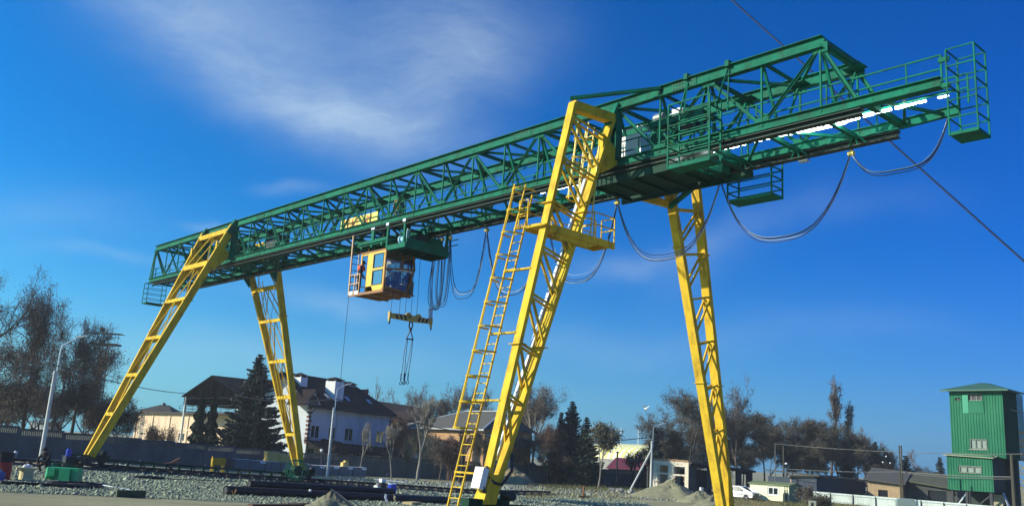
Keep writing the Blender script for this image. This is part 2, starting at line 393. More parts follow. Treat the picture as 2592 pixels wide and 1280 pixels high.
def mound(name, c, rx, ry, h, material, label, cat, seed=0, group=None, peak=1.3):
    rr = np.random.default_rng(seed); nr, na = 14, 40; V = []; ph = rr.uniform(0, 6.28, 6)
    for i in range(nr+1):
        t = i/nr
        for j in range(na):
            a = 2*math.pi*j/na; rad = t*(1+.12*math.sin(2*a+ph[0])+.08*math.sin(3*a+ph[1])+.05*math.sin(7*a+ph[2]))
            z = h*(1-t)**peak*(1+.1*math.sin(3*a+ph[3]))*(1+(.06*rr.normal() if 0 < t < 1 else 0))+(.02*rr.normal() if 0 < t < .95 else 0)
            V.append((rx*rad*math.cos(a), ry*rad*math.sin(a), (z if i < nr else -.06)+h*.06*math.sin(4*a+5*t+ph[4])*(t*(1-t)*4)))
    Q = [(i*na+j, (i+1)*na+j, (i+1)*na+(j+1) % na, i*na+(j+1) % na) for i in range(nr) for j in range(na)]
    o = link(name, mesh_np(name, V, Q, mats=(material,), smooth=True), None, c)
    return tag(o, label, cat, group)
def gl(x, y, dz=0): p = gp(x, y); return Vector((p.x, p.y, hgt(p.x, p.y)+dz))
mound('gravel_mound', gl(838, 1283), 1.0, 1.15, .55, SANDG, 'small grey gravel mound with a hose over it in front of the pipes', 'mound', 1)
mound('sand_pile', gl(1296, 1222), 2.6, 2.6, 1.75, SAND, 'brown sand pile with a steep cut face beside the ladder leg', 'sand pile', 2, peak=.75)
mound('sand_pile', gl(1700, 1262), 3.6, 3.6, 1.65, SANDG, 'broad grey green sand heap in front of the roofless brick ruin', 'sand pile', 3, peak=.95)
mound('sand_pile', gl(1772, 1272), 1.9, 1.9, 1.0, SANDG, 'smaller lumpy heap between the sand heap and the leg', 'sand pile', 4, peak=.8)
mound('sand_pile', gl(1808, 1284), 1.8, 1.9, .9, SANDG, 'pale grey heap at the foot of the far right leg', 'sand pile', 5, peak=.9)

# ------------------------------------------------------------------ crane rails on raised beds
BED = mat('rail_bed_concrete', (.05, .055, .055), .95, 0, .4, 1.5, .5, 8, col2=(.13, .14, .13))
SLEEP = mat('dark_sleeper', (.045, .04, .035), .9, 0, .4, 4)
def rail_bed(X, y0, y1, label):
    root = wthing('crane_rail', label, 'rail track', (X, 0, hgt(X, 0)))
    m = MB(); ys = [y0]+[y for y in (YC,) if y0 < y < y1]+[y1]
    for a, b in zip(ys, ys[1:]):
        za, zb = hgt(0, a)-.1, hgt(0, b)-.1
        m.hexa([(X-.5, a, za), (X+.5, a, za), (X+.5, b, zb), (X-.5, b, zb), (X-.42, a, za+.26), (X+.42, a, za+.26), (X+.42, b, zb+.26), (X-.42, b, zb+.26)])
    m.build('bed', BED, root)
    m = MB()
    for a, b in zip(ys, ys[1:]):
        m.ibeam((X, a, hgt(0, a)+.30), (X, b, hgt(0, b)+.30), .14, .16, .03, .03)
    m.build('rail', STEEL, root)
    s = MB(); s.box((0, 0, 0), (1.5, .22, .12)); me = None; y = y0
    while y < y1:
        if me is None: o = s.build('sleeper', SLEEP, root, loc=(0, y, hgt(X, y)+.19-hgt(X, 0))); me = o.data
        else: link('sleeper', me, root, (0, y, hgt(X, y)+.19-hgt(X, 0)))
        y += .9
    return root
rail_bed(-16, -26, 31, 'raised dark crane rail under the far pair of yellow legs')
rail_bed(18.13, -11, 40, 'raised dark crane rail under the near pair of yellow legs')

# dry weeds: thin blades on the verges and in the gravel
def weeds(polys, label, m_, n, hmin, hmax):
    PX = []
    for (xa, xb, ya, yb, k) in polys:
        for _ in range(int(n*k)): p = gp(RNG.uniform(xa, xb), RNG.uniform(ya, yb)); PX.append((p.x, p.y, hgt(p.x, p.y)))
    P_ = np.array(PX); k = len(P_); a = RNG.uniform(0, 6.28, k); h_ = RNG.uniform(hmin, hmax, k); w = .012+.01*RNG.random(k); l_ = RNG.normal(0, .5, (k, 2))*h_[:, None]
    V = np.empty((k, 3, 3)); V[:, 0] = P_+np.stack([np.cos(a)*w, np.sin(a)*w, 0*a], 1); V[:, 1] = P_-np.stack([np.cos(a)*w, np.sin(a)*w, 0*a], 1); V[:, 2] = P_+np.stack([l_[:, 0], l_[:, 1], h_], 1)
    tag(link('weeds', mesh_np('weeds', V.reshape(-1, 3), np.arange(3*k).reshape(-1, 3), mats=(m_,))), label, kind='stuff')
DRYG = mat('dry_grass', (.20, .17, .07), .9, 0, .35, 2); GRNG = mat('dull_grass', (.09, .115, .035), .9, 0, .35, 2)
weeds(((1330, 1720, 1228, 1262, .5), (1830, 2200, 1262, 1285, .5)), 'dry grass blades on the weedy verges', DRYG, 9000, .12, .45)
weeds(((1380, 1720, 1226, 1245, .6), (1980, 2200, 1262, 1285, .4)), 'green grass blades along the fence foot', GRNG, 7000, .1, .4)
# ------------------------------------------------------------------ the gantry crane
S = 32/15
def NX(i): return (i-12.5)*S
YN, YF, ZB, ZT = -1.256, 1.256, 13.5, 15.84
crane = thing('gantry_crane', 'huge gantry crane with green truss girder on four yellow lattice legs', 'gantry crane', (0, 0, 0))
def part(name, mb, m, parent=None, label=None, smooth=False):
    o = mb.build(name, m, parent if parent is not None else crane, smooth)
    if label: o['label'] = label
    return o
X0, X1 = NX(0)-.55, NX(26)-.95
for y in (YN, YF):
    m = MB(); m.ibeam((NX(0)-.1, y, ZT+.05), (NX(25)+.1, y, ZT+.05), .26, .42, .025, .016); part('top_chord', m, GREEN)
    xe = 30.35 if y < 0 else 28.0
    m = MB(); m.ibeam((X0, y, ZB), (xe, y, ZB), .22, .34, .025, .016, w2=.34)
    if y > 0: m.ibeam((28.0, y, ZB+.02), (29.9, y, ZB+.08), .16, .3, .02, .014)
    part('bottom_chord', m, GREEN)
    m = MB()
    # runway flange hung under the chord with short hangers and slots of light between
    m.ibeam((X0+.9, y, ZB-.31), (min(xe, 28.0), y, ZB-.31), .30, .20, .025, .016)
    for k in range(int((28-X0-.9)/.55)):
        x = X0+1.1+k*.55
        if k % 4 != 3: m.box((x, y, ZB-.185), (.30, .18, .028))
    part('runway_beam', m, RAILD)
def member(name, p, q, w=.11, kind=0, mat_=GREEN, parent=None):
    m = MB()
    if kind == 0: m.bar(p, q, w, w)
    elif kind == 1: m.chan(p, q, w*.7, w, .012, up=(0, 0, 1))
    else:
        o = Vector((0, .055, 0)); m.bar(Vector(p)+o, Vector(q)+o, .035, w); m.bar(Vector(p)-o, Vector(q)-o, .035, w)
    return part(name, m, mat_, parent)
top_nodes = set([0, 2, 4, 6, 8, 10, 12]+[13, 15, 17, 19, 21, 23, 25])
gus = MB(); gus.box((0, 0, 0), (.52, .03, .34)); gus0 = None
for y in (YN, YF):
    for i in range(26):
        x = NX(i)
        w = .3 if i in (4, 6, 21) else .06
        if w > .2:
            m = MB(); m.ibeam((x, y, ZB+.1), (x, y, ZT), .34, .34, .03, .03, up=(1, 0, 0)); part('portal_post', m, GREEN)
        else: member('vertical', (x, y, ZB), (x, y, ZT), w)
        if i < 25:
            dn = (i in top_nodes) or i == 13
            a, b = (ZT-.08, ZB+.05) if (i in top_nodes) else (ZB+.05, ZT-.08)
            if i == 12: 
                member('diagonal', (x, y-.03, ZB+.05), (NX(13), y-.03, ZT-.08), .11, 1)
            member('diagonal', (x, y, a), (NX(i+1), y, b), .115, 1)
        z = ZT-.14 if i in top_nodes else ZB+.17
        if gus0 is None: gus0 = part('gusset_plate', gus, GREEN).data
        link('gusset_plate', gus0, crane, (x, y, z))
    # end rakers
    member('end_raker', (NX(0), y, ZT-.1), (X0+.1, y, ZB+.1), .12, 2)
    member('end_raker', (NX(0), y, ZT-.1), (NX(0)-.25, y, ZB+.1), .07)
    member('end_raker', (NX(25), y, ZT-.05), (NX(26)-.95, y, ZB+.1), .14, 1)
for i in range(26):
    x = NX(i); w = .13 if i in top_nodes else .10
    member('cross_strut', (x, YN, ZT), (x, YF, ZT), w)
    member('cross_strut', (x, YN, ZB-.16), (x, YF, ZB-.16), .14)
    if i < 25:
        a, b = (YN, YF) if i % 2 else (YF, YN)
        member('cross_brace', (x, a, ZT-.02), (NX(i+1), b, ZT-.02), .095)
        member('cross_brace', (x, b, ZB-.12), (NX(i+1), a, ZB-.12), .09)
        member('cross_brace', (x+S/2, 0, ZB-.14), (x+S, a, ZB-.14), .07)
    member('sway_brace', (x, YN+.1, ZT-.1), (x, 0, ZB-.1), .085)
    member('sway_brace', (x, YF-.1, ZT-.1), (x, 0, ZB-.1), .065)
    m = MB(); m.box((x, YF-.2, ZT-.03), (.75, .42, .025)); m.box((x, YF-.02, ZT-.2), (.5, .06, .3)); part('bracing_plate', m, GREEN)
    m = MB()       # runway brackets fanned under the far chord
    for dx in (-.32, 0, .32): m.bar((x, YF-.35, ZB-.05), (x+dx, YF-.08, ZB-.42), .05)
    part('runway_bracket', m, GREEN)
    m = MB(); m.bar((x, YN+.35, ZB-.1), (x, YN+.08, ZB-.42), .09); part('runway_bracket', m, GREEN)
# bolted splice plates on the chords
for xi in (7.5, 13.5, 18.5, 22.5):
    for z in (ZT+.05, ZB):
        sp = part('splice_plate', MB().bb((NX(xi)-.55, YN-.030, z-.13), (NX(xi)+.55, YN-.009, z+.13)), GREEN)
        m = MB()
        for j in range(8):
            for zz in (-.08, .08): m.lathe((NX(xi)-.46+.13*j, YN-.055, z+zz), [(0, 0), (.026, 0), (.026, .026), (0, .026)], 6, 'Y')
        part('bolts', m, STEEL, sp)['kind'] = 'stuff'
# end portal plate at the right end
m = MB(); m.bar((NX(25), YN, ZT+.1), (NX(25), YF, ZT+.1), .30, .16); part('end_beam', m, GREEN)
m = MB(); m.bar((NX(0), YN, ZT+.05), (NX(0), YF, ZT+.05), .2, .2); part('end_beam', m, GREEN)
m = MB(); m.bar((28.1, YN, ZB), (28.1, YF, ZB), .2, .2); m.bar((29.3, YN, ZB+.05), (28.2, YF, ZB), .09); m.bar((28.3, YN, ZB), (29.4, YF, ZB+.05), .09); part('end_beam', m, GREEN)
# walkway with handrails inside the girder
m = MB(); m.bb((X0, -1.0, ZB+.10), (30.3, -.45, ZB+.14)); part('walkway', m, GREEN)
for y, zs, ph in ((-1.02, (.95, .52), .4), (.95, (1.05, .6), 1.1)):
    for z in zs:
        m = MB(); m.bar((X0, y, ZB+z), (30.3, y, ZB+z), .045); part('handrail', m, GREEN)
    x = X0+ph
    while x < 30.3:
        m = MB(); m.bar((x, y, ZB+.1), (x, y, ZB+zs[0]), .04); part('handrail_post', m, GREEN); x += 2.55
    m = MB(); m.bar((30.3, y, ZB+.1), (30.3, y, ZB+zs[0]), .05); part('handrail_post', m, GREEN)
# bright sun glint along the middle of the girder, put in as glowing tubes
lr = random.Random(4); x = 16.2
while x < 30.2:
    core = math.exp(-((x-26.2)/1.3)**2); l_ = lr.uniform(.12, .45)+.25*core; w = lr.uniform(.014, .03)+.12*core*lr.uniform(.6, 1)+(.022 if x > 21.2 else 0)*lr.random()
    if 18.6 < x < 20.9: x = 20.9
    m = MB(); m.tube([(x, -.35, 13.44), (x+l_*.2, -.35, 13.43), (x+l_*.8, -.35, 13.43), (x+l_, -.35, 13.44)], w, 8); part('glint_strip', m, GLOWM, label='glowing white glint strip under the right end of the girder' if x > 21 else None)
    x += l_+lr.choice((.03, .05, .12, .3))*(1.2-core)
m = MB(); m.bb((16, -.42, 13.53), (30.4, -.28, 13.57)); part('glint_strip_tray', m, GREEN)
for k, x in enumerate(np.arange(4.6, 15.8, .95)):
    m = MB(); m.bb((x, -.40, 13.42), (x+.78, -.30, 13.46)); part('glint_strip', m, GLOWM if k > 8 else WHITE)
# banner
m = MB(); m.bb((-1.62, -1.0, 13.72), (1.84, -.97, 14.30)); ban = part('banner', m, mat('banner_yellow', (.88, .72, .12), .6, 0, .05, 2), None, 'yellow banner with red slanted lettering')
cu = bpy.data.curves.new('t', 'FONT'); cu.body = '\u041a\u0420\u0410\u041d  10\u0442'; cu.size = .62; cu.shear = .25; cu.space_character = 1.25; cu.extrude = .004; cu.offset = .014
to = bpy.data.objects.new('t', cu); COL.objects.link(to)
bpy.context.view_layer.update()
tm = bpy.data.meshes.new_from_object(to.evaluated_get(bpy.context.evaluated_depsgraph_get())); bpy.data.objects.remove(to)
wid = max(v.co.x for v in tm.vertices)
tm.transform(Matrix.Translation((-1.42, -1.01, 13.79))@Matrix.Rotation(R(90), 4, 'X')@Matrix.Scale(2.75/wid, 4, (1, 0, 0)))
tm.materials.clear(); tm.materials.append(mat('banner_red', (.62, .09, .03), .6, 0, .1, 3)); tl = link('lettering', tm, ban)

# ---- legs
def lerp(a, b, t): return tuple(a[i]+(b[i]-a[i])*t for i in range(3))
def xframe_leg(sgn, yb, zb, label):       # frames standing across X, left end of the girder
    xb = -16.0; yt, zt = sgn*1.42, 15.75
    up = Vector((0, sgn*(zt-zb), abs(yb-yt))).normalized()      # normal of the frame
    def P(x, z): t = (z-zb)/(zt-zb); return Vector((x, yb+(yt-yb)*t, z))
    def xc(side, z):
        t = (z-zb)/(zt-zb); return -16.0+side*(.30+(2.12-.30)*t)
    dep = .44
    m = MB()
    for s_ in (-1, 1):
        m.bar(P(xc(s_, zb), zb), P(xc(s_, zt), zt), .17, dep, up)
    leg = part('leg', m, YELL if sgn < 0 else YELL, None, label)
    lev = [zb+.5, 3.36, 5.76, 8.15, 10.65, 13.05, 15.3] if sgn < 0 else [zb+.5, 2.98, 5.4, 7.75, 10.4, 12.5, 15.3]
    for z in lev[1:]:
        m = MB(); c0_, c1_ = P(xc(-1, z), z), P(xc(1, z), z)
        for k in (-1, 1): m.bar(c0_+up*k*(dep/2-.04), c1_+up*k*(dep/2-.04), .08, .20+.10*(z > 12), (0, 0, 1))
        m.bar(c0_, c1_, dep-.16, .02, (0, 0, 1))
        part('leg_beam', m, YELL, leg)
    for a, b in zip(lev, lev[1:]):
        mid = P((xc(-1, b)+xc(1, b))/2, b)
        if b < 3.5: continue
        for k in (-1, 1):
            for s_ in (-1, 1):
                e = P(xc(s_*.86, a+.15), a+.15)
                part('leg_brace', MB().bar(mid+up*k*(dep/2-.05), e+up*k*(dep/2-.05), .055, .055), YELL, leg)
    # joint collars, gusset flare at the chord
    for z in (10.62,):
        for s_ in (-1, 1):
            part('joint_plate', MB().bar(P(xc(s_, z)-.18, z), P(xc(s_, z)+.18, z), dep+.18, .03, (0, 0, 1)), YELL, leg)
    for s_ in (-1, 1):
        x = xc(s_, 13.6); c = P(x, 13.6)
        m = MB(); m.prism([(x-.09, c.y-sgn*.0, 14.6), (x-.09, c.y-sgn*.95, 13.95), (x-.09, c.y-sgn*.95, 13.75), (x-.09, c.y, 12.7)], (.18, 0, 0)); part('chord_bracket', m, YELL if sgn < 0 else GREEN, leg)
        m = MB(); m.bar(P(xc(s_, 15.2), 15.2), (xc(s_, 15.9), sgn*1.2, 16.08), .3, .45, up); part('top_shoe', m, GREEN, leg)
    # maintenance ladder inside the frame
    m = MB(); z0, z1 = 4.5, 13
    for s_ in (-.2, .2): m.bar(P(-16+s_, z0)-up*.35, P(-16+s_, z1)-up*.35, .04)
    lad = part('ladder', m, YELL, leg)
    return leg, P, xc
xframe_leg(-1, -7.4, .96, 'yellow leg leaning to the left out of the near side of the girder')
legLF, PLF, xLF = xframe_leg(1, 6.5, .55, 'yellow leg at the left end standing behind the girder')

def yframe_leg(sgn, foot_o, foot_i, zf, top_o, top_i, label):
    X = 18.13
    def O(z): t = (z-zf)/(15.2-zf); return Vector((X, foot_o+(top_o-foot_o)*t, z))
    def I(z): t = (z-zf)/(15.2-zf); return Vector((X, foot_i+(top_i-foot_i)*t, z))
    m = MB()
    wx, wy = (.32, .15) if sgn < 0 else (.38, .22)
    m.bar(O(zf), O(15.2), wx, wy, (0, 1, 0)); m.bar(I(zf), I(15.25), wx, wy, (0, 1, 0))
    m.m = 0
    leg = part('leg', m, YELL, None, label)
    # top beam and foot block
    part('leg_beam', MB().bar(O(15.1), I(15.25), .36, .36, (0, 0, 1)), YELL, leg)
    m = MB(); m.hexa([(X-.26, foot_o-.16*(1 if sgn < 0 else -1), zf-.1), (X+.26, foot_o-.16*(1 if sgn < 0 else -1), zf-.1), (X+.26, foot_i, zf-.1), (X-.26, foot_i, zf-.1)] +
                     [(X-.19, O(zf+.8).y, zf+.8), (X+.19, O(zf+.8).y, zf+.8), (X+.19, I(zf+.8).y, zf+.8), (X-.19, I(zf+.8).y, zf+.8)]) if sgn < 0 else m.bb((X-.2, foot_o-.1, zf-.1), (X+.2, foot_i+.1, zf+.3))
    part('foot_shoe', m, YELL, leg)
    zs = list(np.linspace(zf+1.6, 14.6, 8))
    for k in range(len(zs)-1):
        z0, z1 = zs[k], zs[k+1]
        for dx in (-.16, .16):
            d = Vector((dx*.85, 0, 0))
            part('leg_brace', MB().bar(O(z1)+d, I(z0+.15)+d, .06, .085), YELL, leg)
            part('leg_brace', MB().bar(O(z1)+d*1.02+Vector((0, 0, .05)), I(z1-.28)+d*1.02, .052, .08), YELL, leg)
        if k in (1, 4): part('joint_plate', MB().bar(O(z1)+Vector((-.26, 0, 0)), O(z1)+Vector((.26, 0, 0)), .34, .03, (0, 0, 1)), YELL, leg); part('joint_plate', MB().bar(I(z1)+Vector((-.26, 0, 0)), I(z1)+Vector((.26, 0, 0)), .34, .03, (0, 0, 1)), YELL, leg)
    m = MB(); m.bar(I(14.9)+Vector((0, 0, 0)), (X, sgn*1.2, 15.9), .34, .3, (1, 0, 0)); part('top_shoe', m, GREEN, leg)
    m = MB(); y = I(13.6).y; m.prism([(X-.12, y, 14.5), (X-.12, sgn*1.05, 13.9), (X-.12, sgn*1.05, 13.55), (X-.12, y, 12.9)], (.24, 0, 0)); part('chord_bracket', m, YELL, leg)
    return leg, O, I
legR, OR, IR = yframe_leg(-1, -7.02, -6.62, .95, -3.72, -1.55, 'bright yellow lattice leg in front, carrying the caged ladder')
legFR, OFR, IFR = yframe_leg(1, 6.62, 6.10, .52, 3.72, 1.62, 'yellow lattice leg standing behind the right part of the girder')
# bracket of the far right leg under the girder, tie bar on top of the near right leg
part('knee_brace', MB().bar((18.13, 2.2, 12.6), (20.6, 1.4, 13.3), .16), GREEN, legFR)
part('knee_brace', MB().bar((18.13, 2.2, 12.7), (16.6, 1.35, 13.25), .2, .3), YELL, legFR)
part('tie_bar', MB().bar((18.0, -3.75, 15.42), (20.3, -1.3, 16.02), .14, .12), GREEN, legR)
# zinc cable duct on the near right leg
m = MB(); m.bar(IR(2.2)+Vector((-.30, -.05, 0)), IR(12.6)+Vector((-.30, -.05, 0)), .13, .16, (0, 1, 0)); part('cable_duct', m, GALV, legR)
m = MB(); m.tube([OR(2.2)+Vector((.05, -.2, -.2)), OR(1.7)+Vector((.1, -.1, 0)), OR(1.5)+Vector((.22, .2, 0)), OR(1.35)+Vector((.26, .5, .1)), OR(1.9)+Vector((.28, .75, .0)), IR(2.4)+Vector((.2, .1, 0))], .05, 6); part('cable_hose', m, RUBB, legR)
m = MB()
for k in range(2): m.tube([OR(1.95)+Vector((.02+.09*k, -.3, 0)), OR(1.5)+Vector((.04+.09*k, -.26, 0)), OR(1.2)+Vector((.16+.08*k, -.12, 0))], .035, 6)
part('cable_hose', m, RUBB, legR)
# white switch box at its foot
m = MB(); c = OR(1.62); ud = (OR(3)-OR(2)).normalized(); nrm = Vector((1, 0, 0)).cross(ud)
m.bar(c-ud*.33-Vector((0, .27, 0)), c+ud*.33-Vector((0, .27, 0)), .40, .24, (0, 1, 0)); part('switch_box', m, WHITE, legR, 'white switch box at the foot of the ladder leg')
# caged ladder beside the outer column, on the track side
lx = 16.95
def LD(z, dx=0, dy=0): p = OR(z); return Vector((lx+dx, p.y-.1+dy, z))
m = MB()
for s_ in (-.25, .25): m.bar(LD(.35, s_), LD(11.6, s_), .045, .06)
lad = part('ladder', m, YELL, legR, 'yellow caged ladder running up the near leg')
z = .6; rung = 0
while z < 11.4:
    part('rung', MB().bar(LD(z, -.25), LD(z, .25), .03), YELL, lad); z += .34
def hoop(z, f=LD, par=lad, r=.36):
    pts = []
    for k in range(13):
        a = math.pi*k/12; pts.append(f(z, -math.cos(a)*r, -math.sin(a)*.72-.02))
    m_ = MB()
    for a, b in zip(pts, pts[1:]): m_.bar(a, b, .022, .06)
    part('cage_hoop', m_, YELL, par)
z = 3.15
while z < 12.0: hoop(z); z += .86
for a in (90, 38, 142):
    dx, dy = -math.cos(R(a))*.36, -math.sin(R(a))*.72-.02
    part('cage_bar', MB().bar(LD(3.15, dx, dy), LD(11.9, dx, dy), .05, .03), YELL, lad)
for z in (1.75, 4.1, 6.4, 8.7, 10.35):
    part('ladder_bracket', MB().bar(LD(z, -.25), (18.0, OR(z).y-.03, z), .16, .06), YELL, lad)
# platform round the near leg, with guard rails and a short ladder to the girder
zp = 10.25
m = MB(); yo = OR(zp).y; yi = IR(zp).y
m.bb((17.4, yo-.25, zp-.02), (18.40, -1.44, zp+.02)); m.bb((18.36, yo+.06, zp-.20), (18.43, -1.44, zp+.06)); m.bb((17.4, yo-.25, zp-.14), (17.46, -1.44, zp-.021))
for y in (-3.6, -2.4, -1.6): m.bb((17.46, y-.04, zp-.16), (18.36, y+.04, zp-.021))
m.prism([(18.34, yo+.12, zp-.021), (18.34, -1.9, zp-.021), (18.34, -2.9, zp-.42), (18.34, yo+.2, zp-.36)], (.022, 0, 0))
plat = part('platform', m, YELL, legR, 'yellow work platform round the near leg')
SEENP = set()
def rail(pts, zs=(1.1, .58), r=.045, post=1.1, par=plat, mm=YELL, z0=0):
    for a, b in zip(pts, pts[1:]):
        a = Vector(a); b = Vector(b)
        for z in zs: part('guard_rail', MB().bar(a+Vector((0, 0, z)), b+Vector((0, 0, z)), r), mm, par)
        k = max(1, round((b-a).length/post))
        for j in range(k+1):
            p_ = a.lerp(b, j/k); key = (round(p_.x, 2), round(p_.y, 2))
            if key in SEENP: continue
            SEENP.add(key); part('rail_post', MB().bar(p_, p_+Vector((0, 0, zs[0])), r), mm, par)
rail([(17.75, -2.6, zp), (18.4, -2.6, zp), (18.4, -1.46, zp), (17.75, -1.46, zp)], (1.0, .55), .04)
rail([(17.45, yo-.2, zp), (17.45, -1.46, zp)], (1.05, .55), .035); rail([(17.0, yo-.2, zp), (17.45, yo-.2, zp)], (1.05, .55), .035)
m = MB()
for s_ in (-.22, .22): m.bar((18.05+s_, -2.66, zp), (18.05+s_, -2.35, 13.9), .04)
l2 = part('ladder', m, YELL2, legR, 'short pale ladder from the platform to the girder')
for k in range(11): part('rung', MB().bar((17.83, -2.66+.31*k/12, zp+.3*k+.2), (18.27, -2.66+.31*k/12, zp+.3*k+.2), .026), YELL2, l2)
def LU(z, dx=0, dy=0): return Vector((17.2+dx, -2.2+dy+(z-11)*.12, z))
m = MB()
for s_ in (-.22, .22): m.bar(LU(10.3, s_), LU(15.0, s_), .04)
l3 = part('ladder', m, YELL2, legR, 'caged upper ladder between the near leg columns')
for z in np.arange(12.0, 15.2, .8): hoop(z, LU, l3, .33)
for z in np.arange(10.6, 15, .34): part('rung', MB().bar(LU(z, -.22), LU(z, .22), .028), YELL2, l3)
for a in (90, 35, 145): part('cage_bar', MB().bar(LU(12, -math.cos(R(a))*.33, -math.sin(R(a))*.72), LU(15.1, -math.cos(R(a))*.33, -math.sin(R(a))*.72), .04, .025), YELL2, l3)

# ---- bogies, tie beams, drum
def bogie(x, y, zt, label, long=2.2):
    h = hgt(x, y)+.42
    m = MB(); m.bb((x-.22, y-.45, h+.22), (x+.22, y+.45, zt)); m.bb((x-.2, y-long/2, h+.08), (x+.2, y+long/2, h+.42))
    m.prism([(x-.2, y-.45, h+.42), (x-.2, y-.45, zt), (x-.2, y-.8, h+.42)], (.4, 0, 0)); m.prism([(x-.2, y+.45, h+.42), (x-.2, y+.8, h+.42), (x-.2, y+.45, zt)], (.4, 0, 0))
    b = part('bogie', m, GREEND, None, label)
    for s_ in (-1, 1):
        part('wheel', MB().lathe((x-.08, y+s_*long*.33, h+.12), [(.22, -.03), (.22, 0), (.19, .01), (.19, .15), (.22, .16), (.22, .19)], 18, 'X'), STEEL, b)
    m = MB(); m.lathe((x+.25, y+long*.3, h+.55), [(.0, 0), (.14, 0), (.14, .45), (.10, .5), (0, .5)], 12, 'X'); part('drive_motor', m, STEEL, b)
    return b
bogie(-16, -7.4, .98, 'green wheel bogie under the left leaning leg'); bogie(-16, 6.5, .6, 'green wheel bogie under the rear left leg')
bogie(18.13, -6.85, .98, 'green wheel bogie under the ladder leg', 1.7); bogie(18.13, 6.35, .55, 'green wheel bogie under the far right leg')
for X in (-16.05,):
    m = MB(); za, zb = .78, .36
    m.bar((X, -6.7, za), (X, 6.0, zb), .16, .12); m.bar((X, -6.7, za-.44), (X, 6.0, zb-.44), .16, .12)
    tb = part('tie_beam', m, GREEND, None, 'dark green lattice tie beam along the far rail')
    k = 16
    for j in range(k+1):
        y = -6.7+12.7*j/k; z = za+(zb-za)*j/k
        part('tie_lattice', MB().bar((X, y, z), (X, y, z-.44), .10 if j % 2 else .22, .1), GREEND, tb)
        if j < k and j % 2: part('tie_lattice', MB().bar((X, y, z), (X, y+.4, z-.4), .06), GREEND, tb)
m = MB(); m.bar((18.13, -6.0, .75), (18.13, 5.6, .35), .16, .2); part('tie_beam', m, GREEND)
# motors on the left bogie
m = MB(); m.bb((-15.8, -8.9, .55), (-15.2, -8.4, .95)); m.lathe((-15.4, -8.15, .8), [(0, 0), (.17, 0), (.17, .5), (0, .5)], 12, 'X'); m.bb((-15.7, -7.9, .5), (-15.1, -7.5, .9)); part('drive_motor', m, STEEL)
m = MB(); m.lathe((-15.35, -8.75, .95), [(0, -.1), (.16, -.1), (.16, .3), (.1, .38), (0, .38)], 12); part('drive_motor', m, BLUE)
m = MB(); m.bb((-15.9, -9.45, .2), (-15.5, -8.3, .5)); part('buffer', m, GREEN)
# cable drum on the far left leg
dc = Vector((-15.35, 5.75, .62)); drum = part('cable_drum', MB().lathe(dc, [(.32, -.05), (.32, .5)], 20, 'X'), GREEND, None, 'green spoked cable drum at the foot of the rear left leg')
for dx in (-.05, .25, .55):
    pts = [(dc.x+dx, dc.y+.68*math.cos(a), dc.z+.68*math.sin(a)) for a in np.linspace(0, 2*math.pi, 25)]
    part('drum_rim', MB().tube(pts, .028, 6, False), GREEN, drum)
    m = MB()
    for a in np.linspace(0, 2*math.pi, 8, endpoint=False): m.bar((dc.x+dx, dc.y+.3*math.cos(a), dc.z+.3*math.sin(a)), (dc.x+dx, dc.y+.68*math.cos(a), dc.z+.68*math.sin(a)), .05, .03)
    part('drum_spoke', m, GREEN, drum)
# end baskets and hanging cages
def basket(x0, x1, y0, y1, z0, z1, nz, label, mm=GREEN, floor=.1, r=.04, half=None):
    m = MB(); m.bb((x0, y0, z0), (x1, y1, z0+floor)); b = part('basket', m, mm, None, label)
    for x, y in ((x0, y0), (x1, y0), (x1, y1), (x0, y1)): part('basket_post', MB().bar((x, y, z0), (x, y, z1), r), mm, b)
    for k in range(1, nz+1):
        z = z0+(z1-z0)*k/nz
        for a, c in (((x0, y0), (x1, y0)), ((x1, y0), (x1, y1)), ((x1, y1), (x0, y1)), ((x0, y1), (x0, y0))):
            if half and (a, c)[0] in half: continue
            part('basket_rail', MB().bar((a[0], a[1], z), (c[0], c[1], z), r*.85), mm, b)
    return b
br = basket(30.53, 31.3, -1.26, -.42, 11.84, 14.45, 5, 'green cage basket at the far right end of the girder')
for z in (14.2, 13.4): part('basket_arm', MB().bar((30.3, -1.2, z), (30.6, -1.2, z), .08, .14), GREEN, br)
bl = basket(-28.0, -27.2, -1.26, .1, 11.85, 13.4, 4, 'small green cage basket under the far left end of the girder')
bm_ = basket(21.4, 23.25, 1.45, 2.2, 12.05, 13.5, 4, 'dark cage hanging under the middle of the right overhang', GREEN, .1, .05)
bg_ = basket(21.34, 23.08, -2.15, -1.5, 12.42, 14.8, 6, 'green caged landing hung on the near side of the right overhang', GREEN, .14, .05)
part('basket_arm', MB().bar((21.5, -1.26, 16.0), (21.4, -1.6, 14.6), .06), GREEN, bg_); part('basket_arm', MB().bar((21.5, -1.26, 16.0), (21.75, -1.8, 14.6), .04), GREEN, bg_)
part('basket_arm', MB().bar((23.25, -1.26, 16.1), (23.0, -1.6, 14.7), .06), GREEN, bg_); part('basket_arm', MB().bar((23.25, -1.26, 16.1), (23.35, -1.5, 14.3), .04), GREEN, bg_)
for x in (21.5, 23.25): part('basket_arm', MB().box((x, -1.26, 16.12), (.16, .34, .22)), GREEN, bg_)
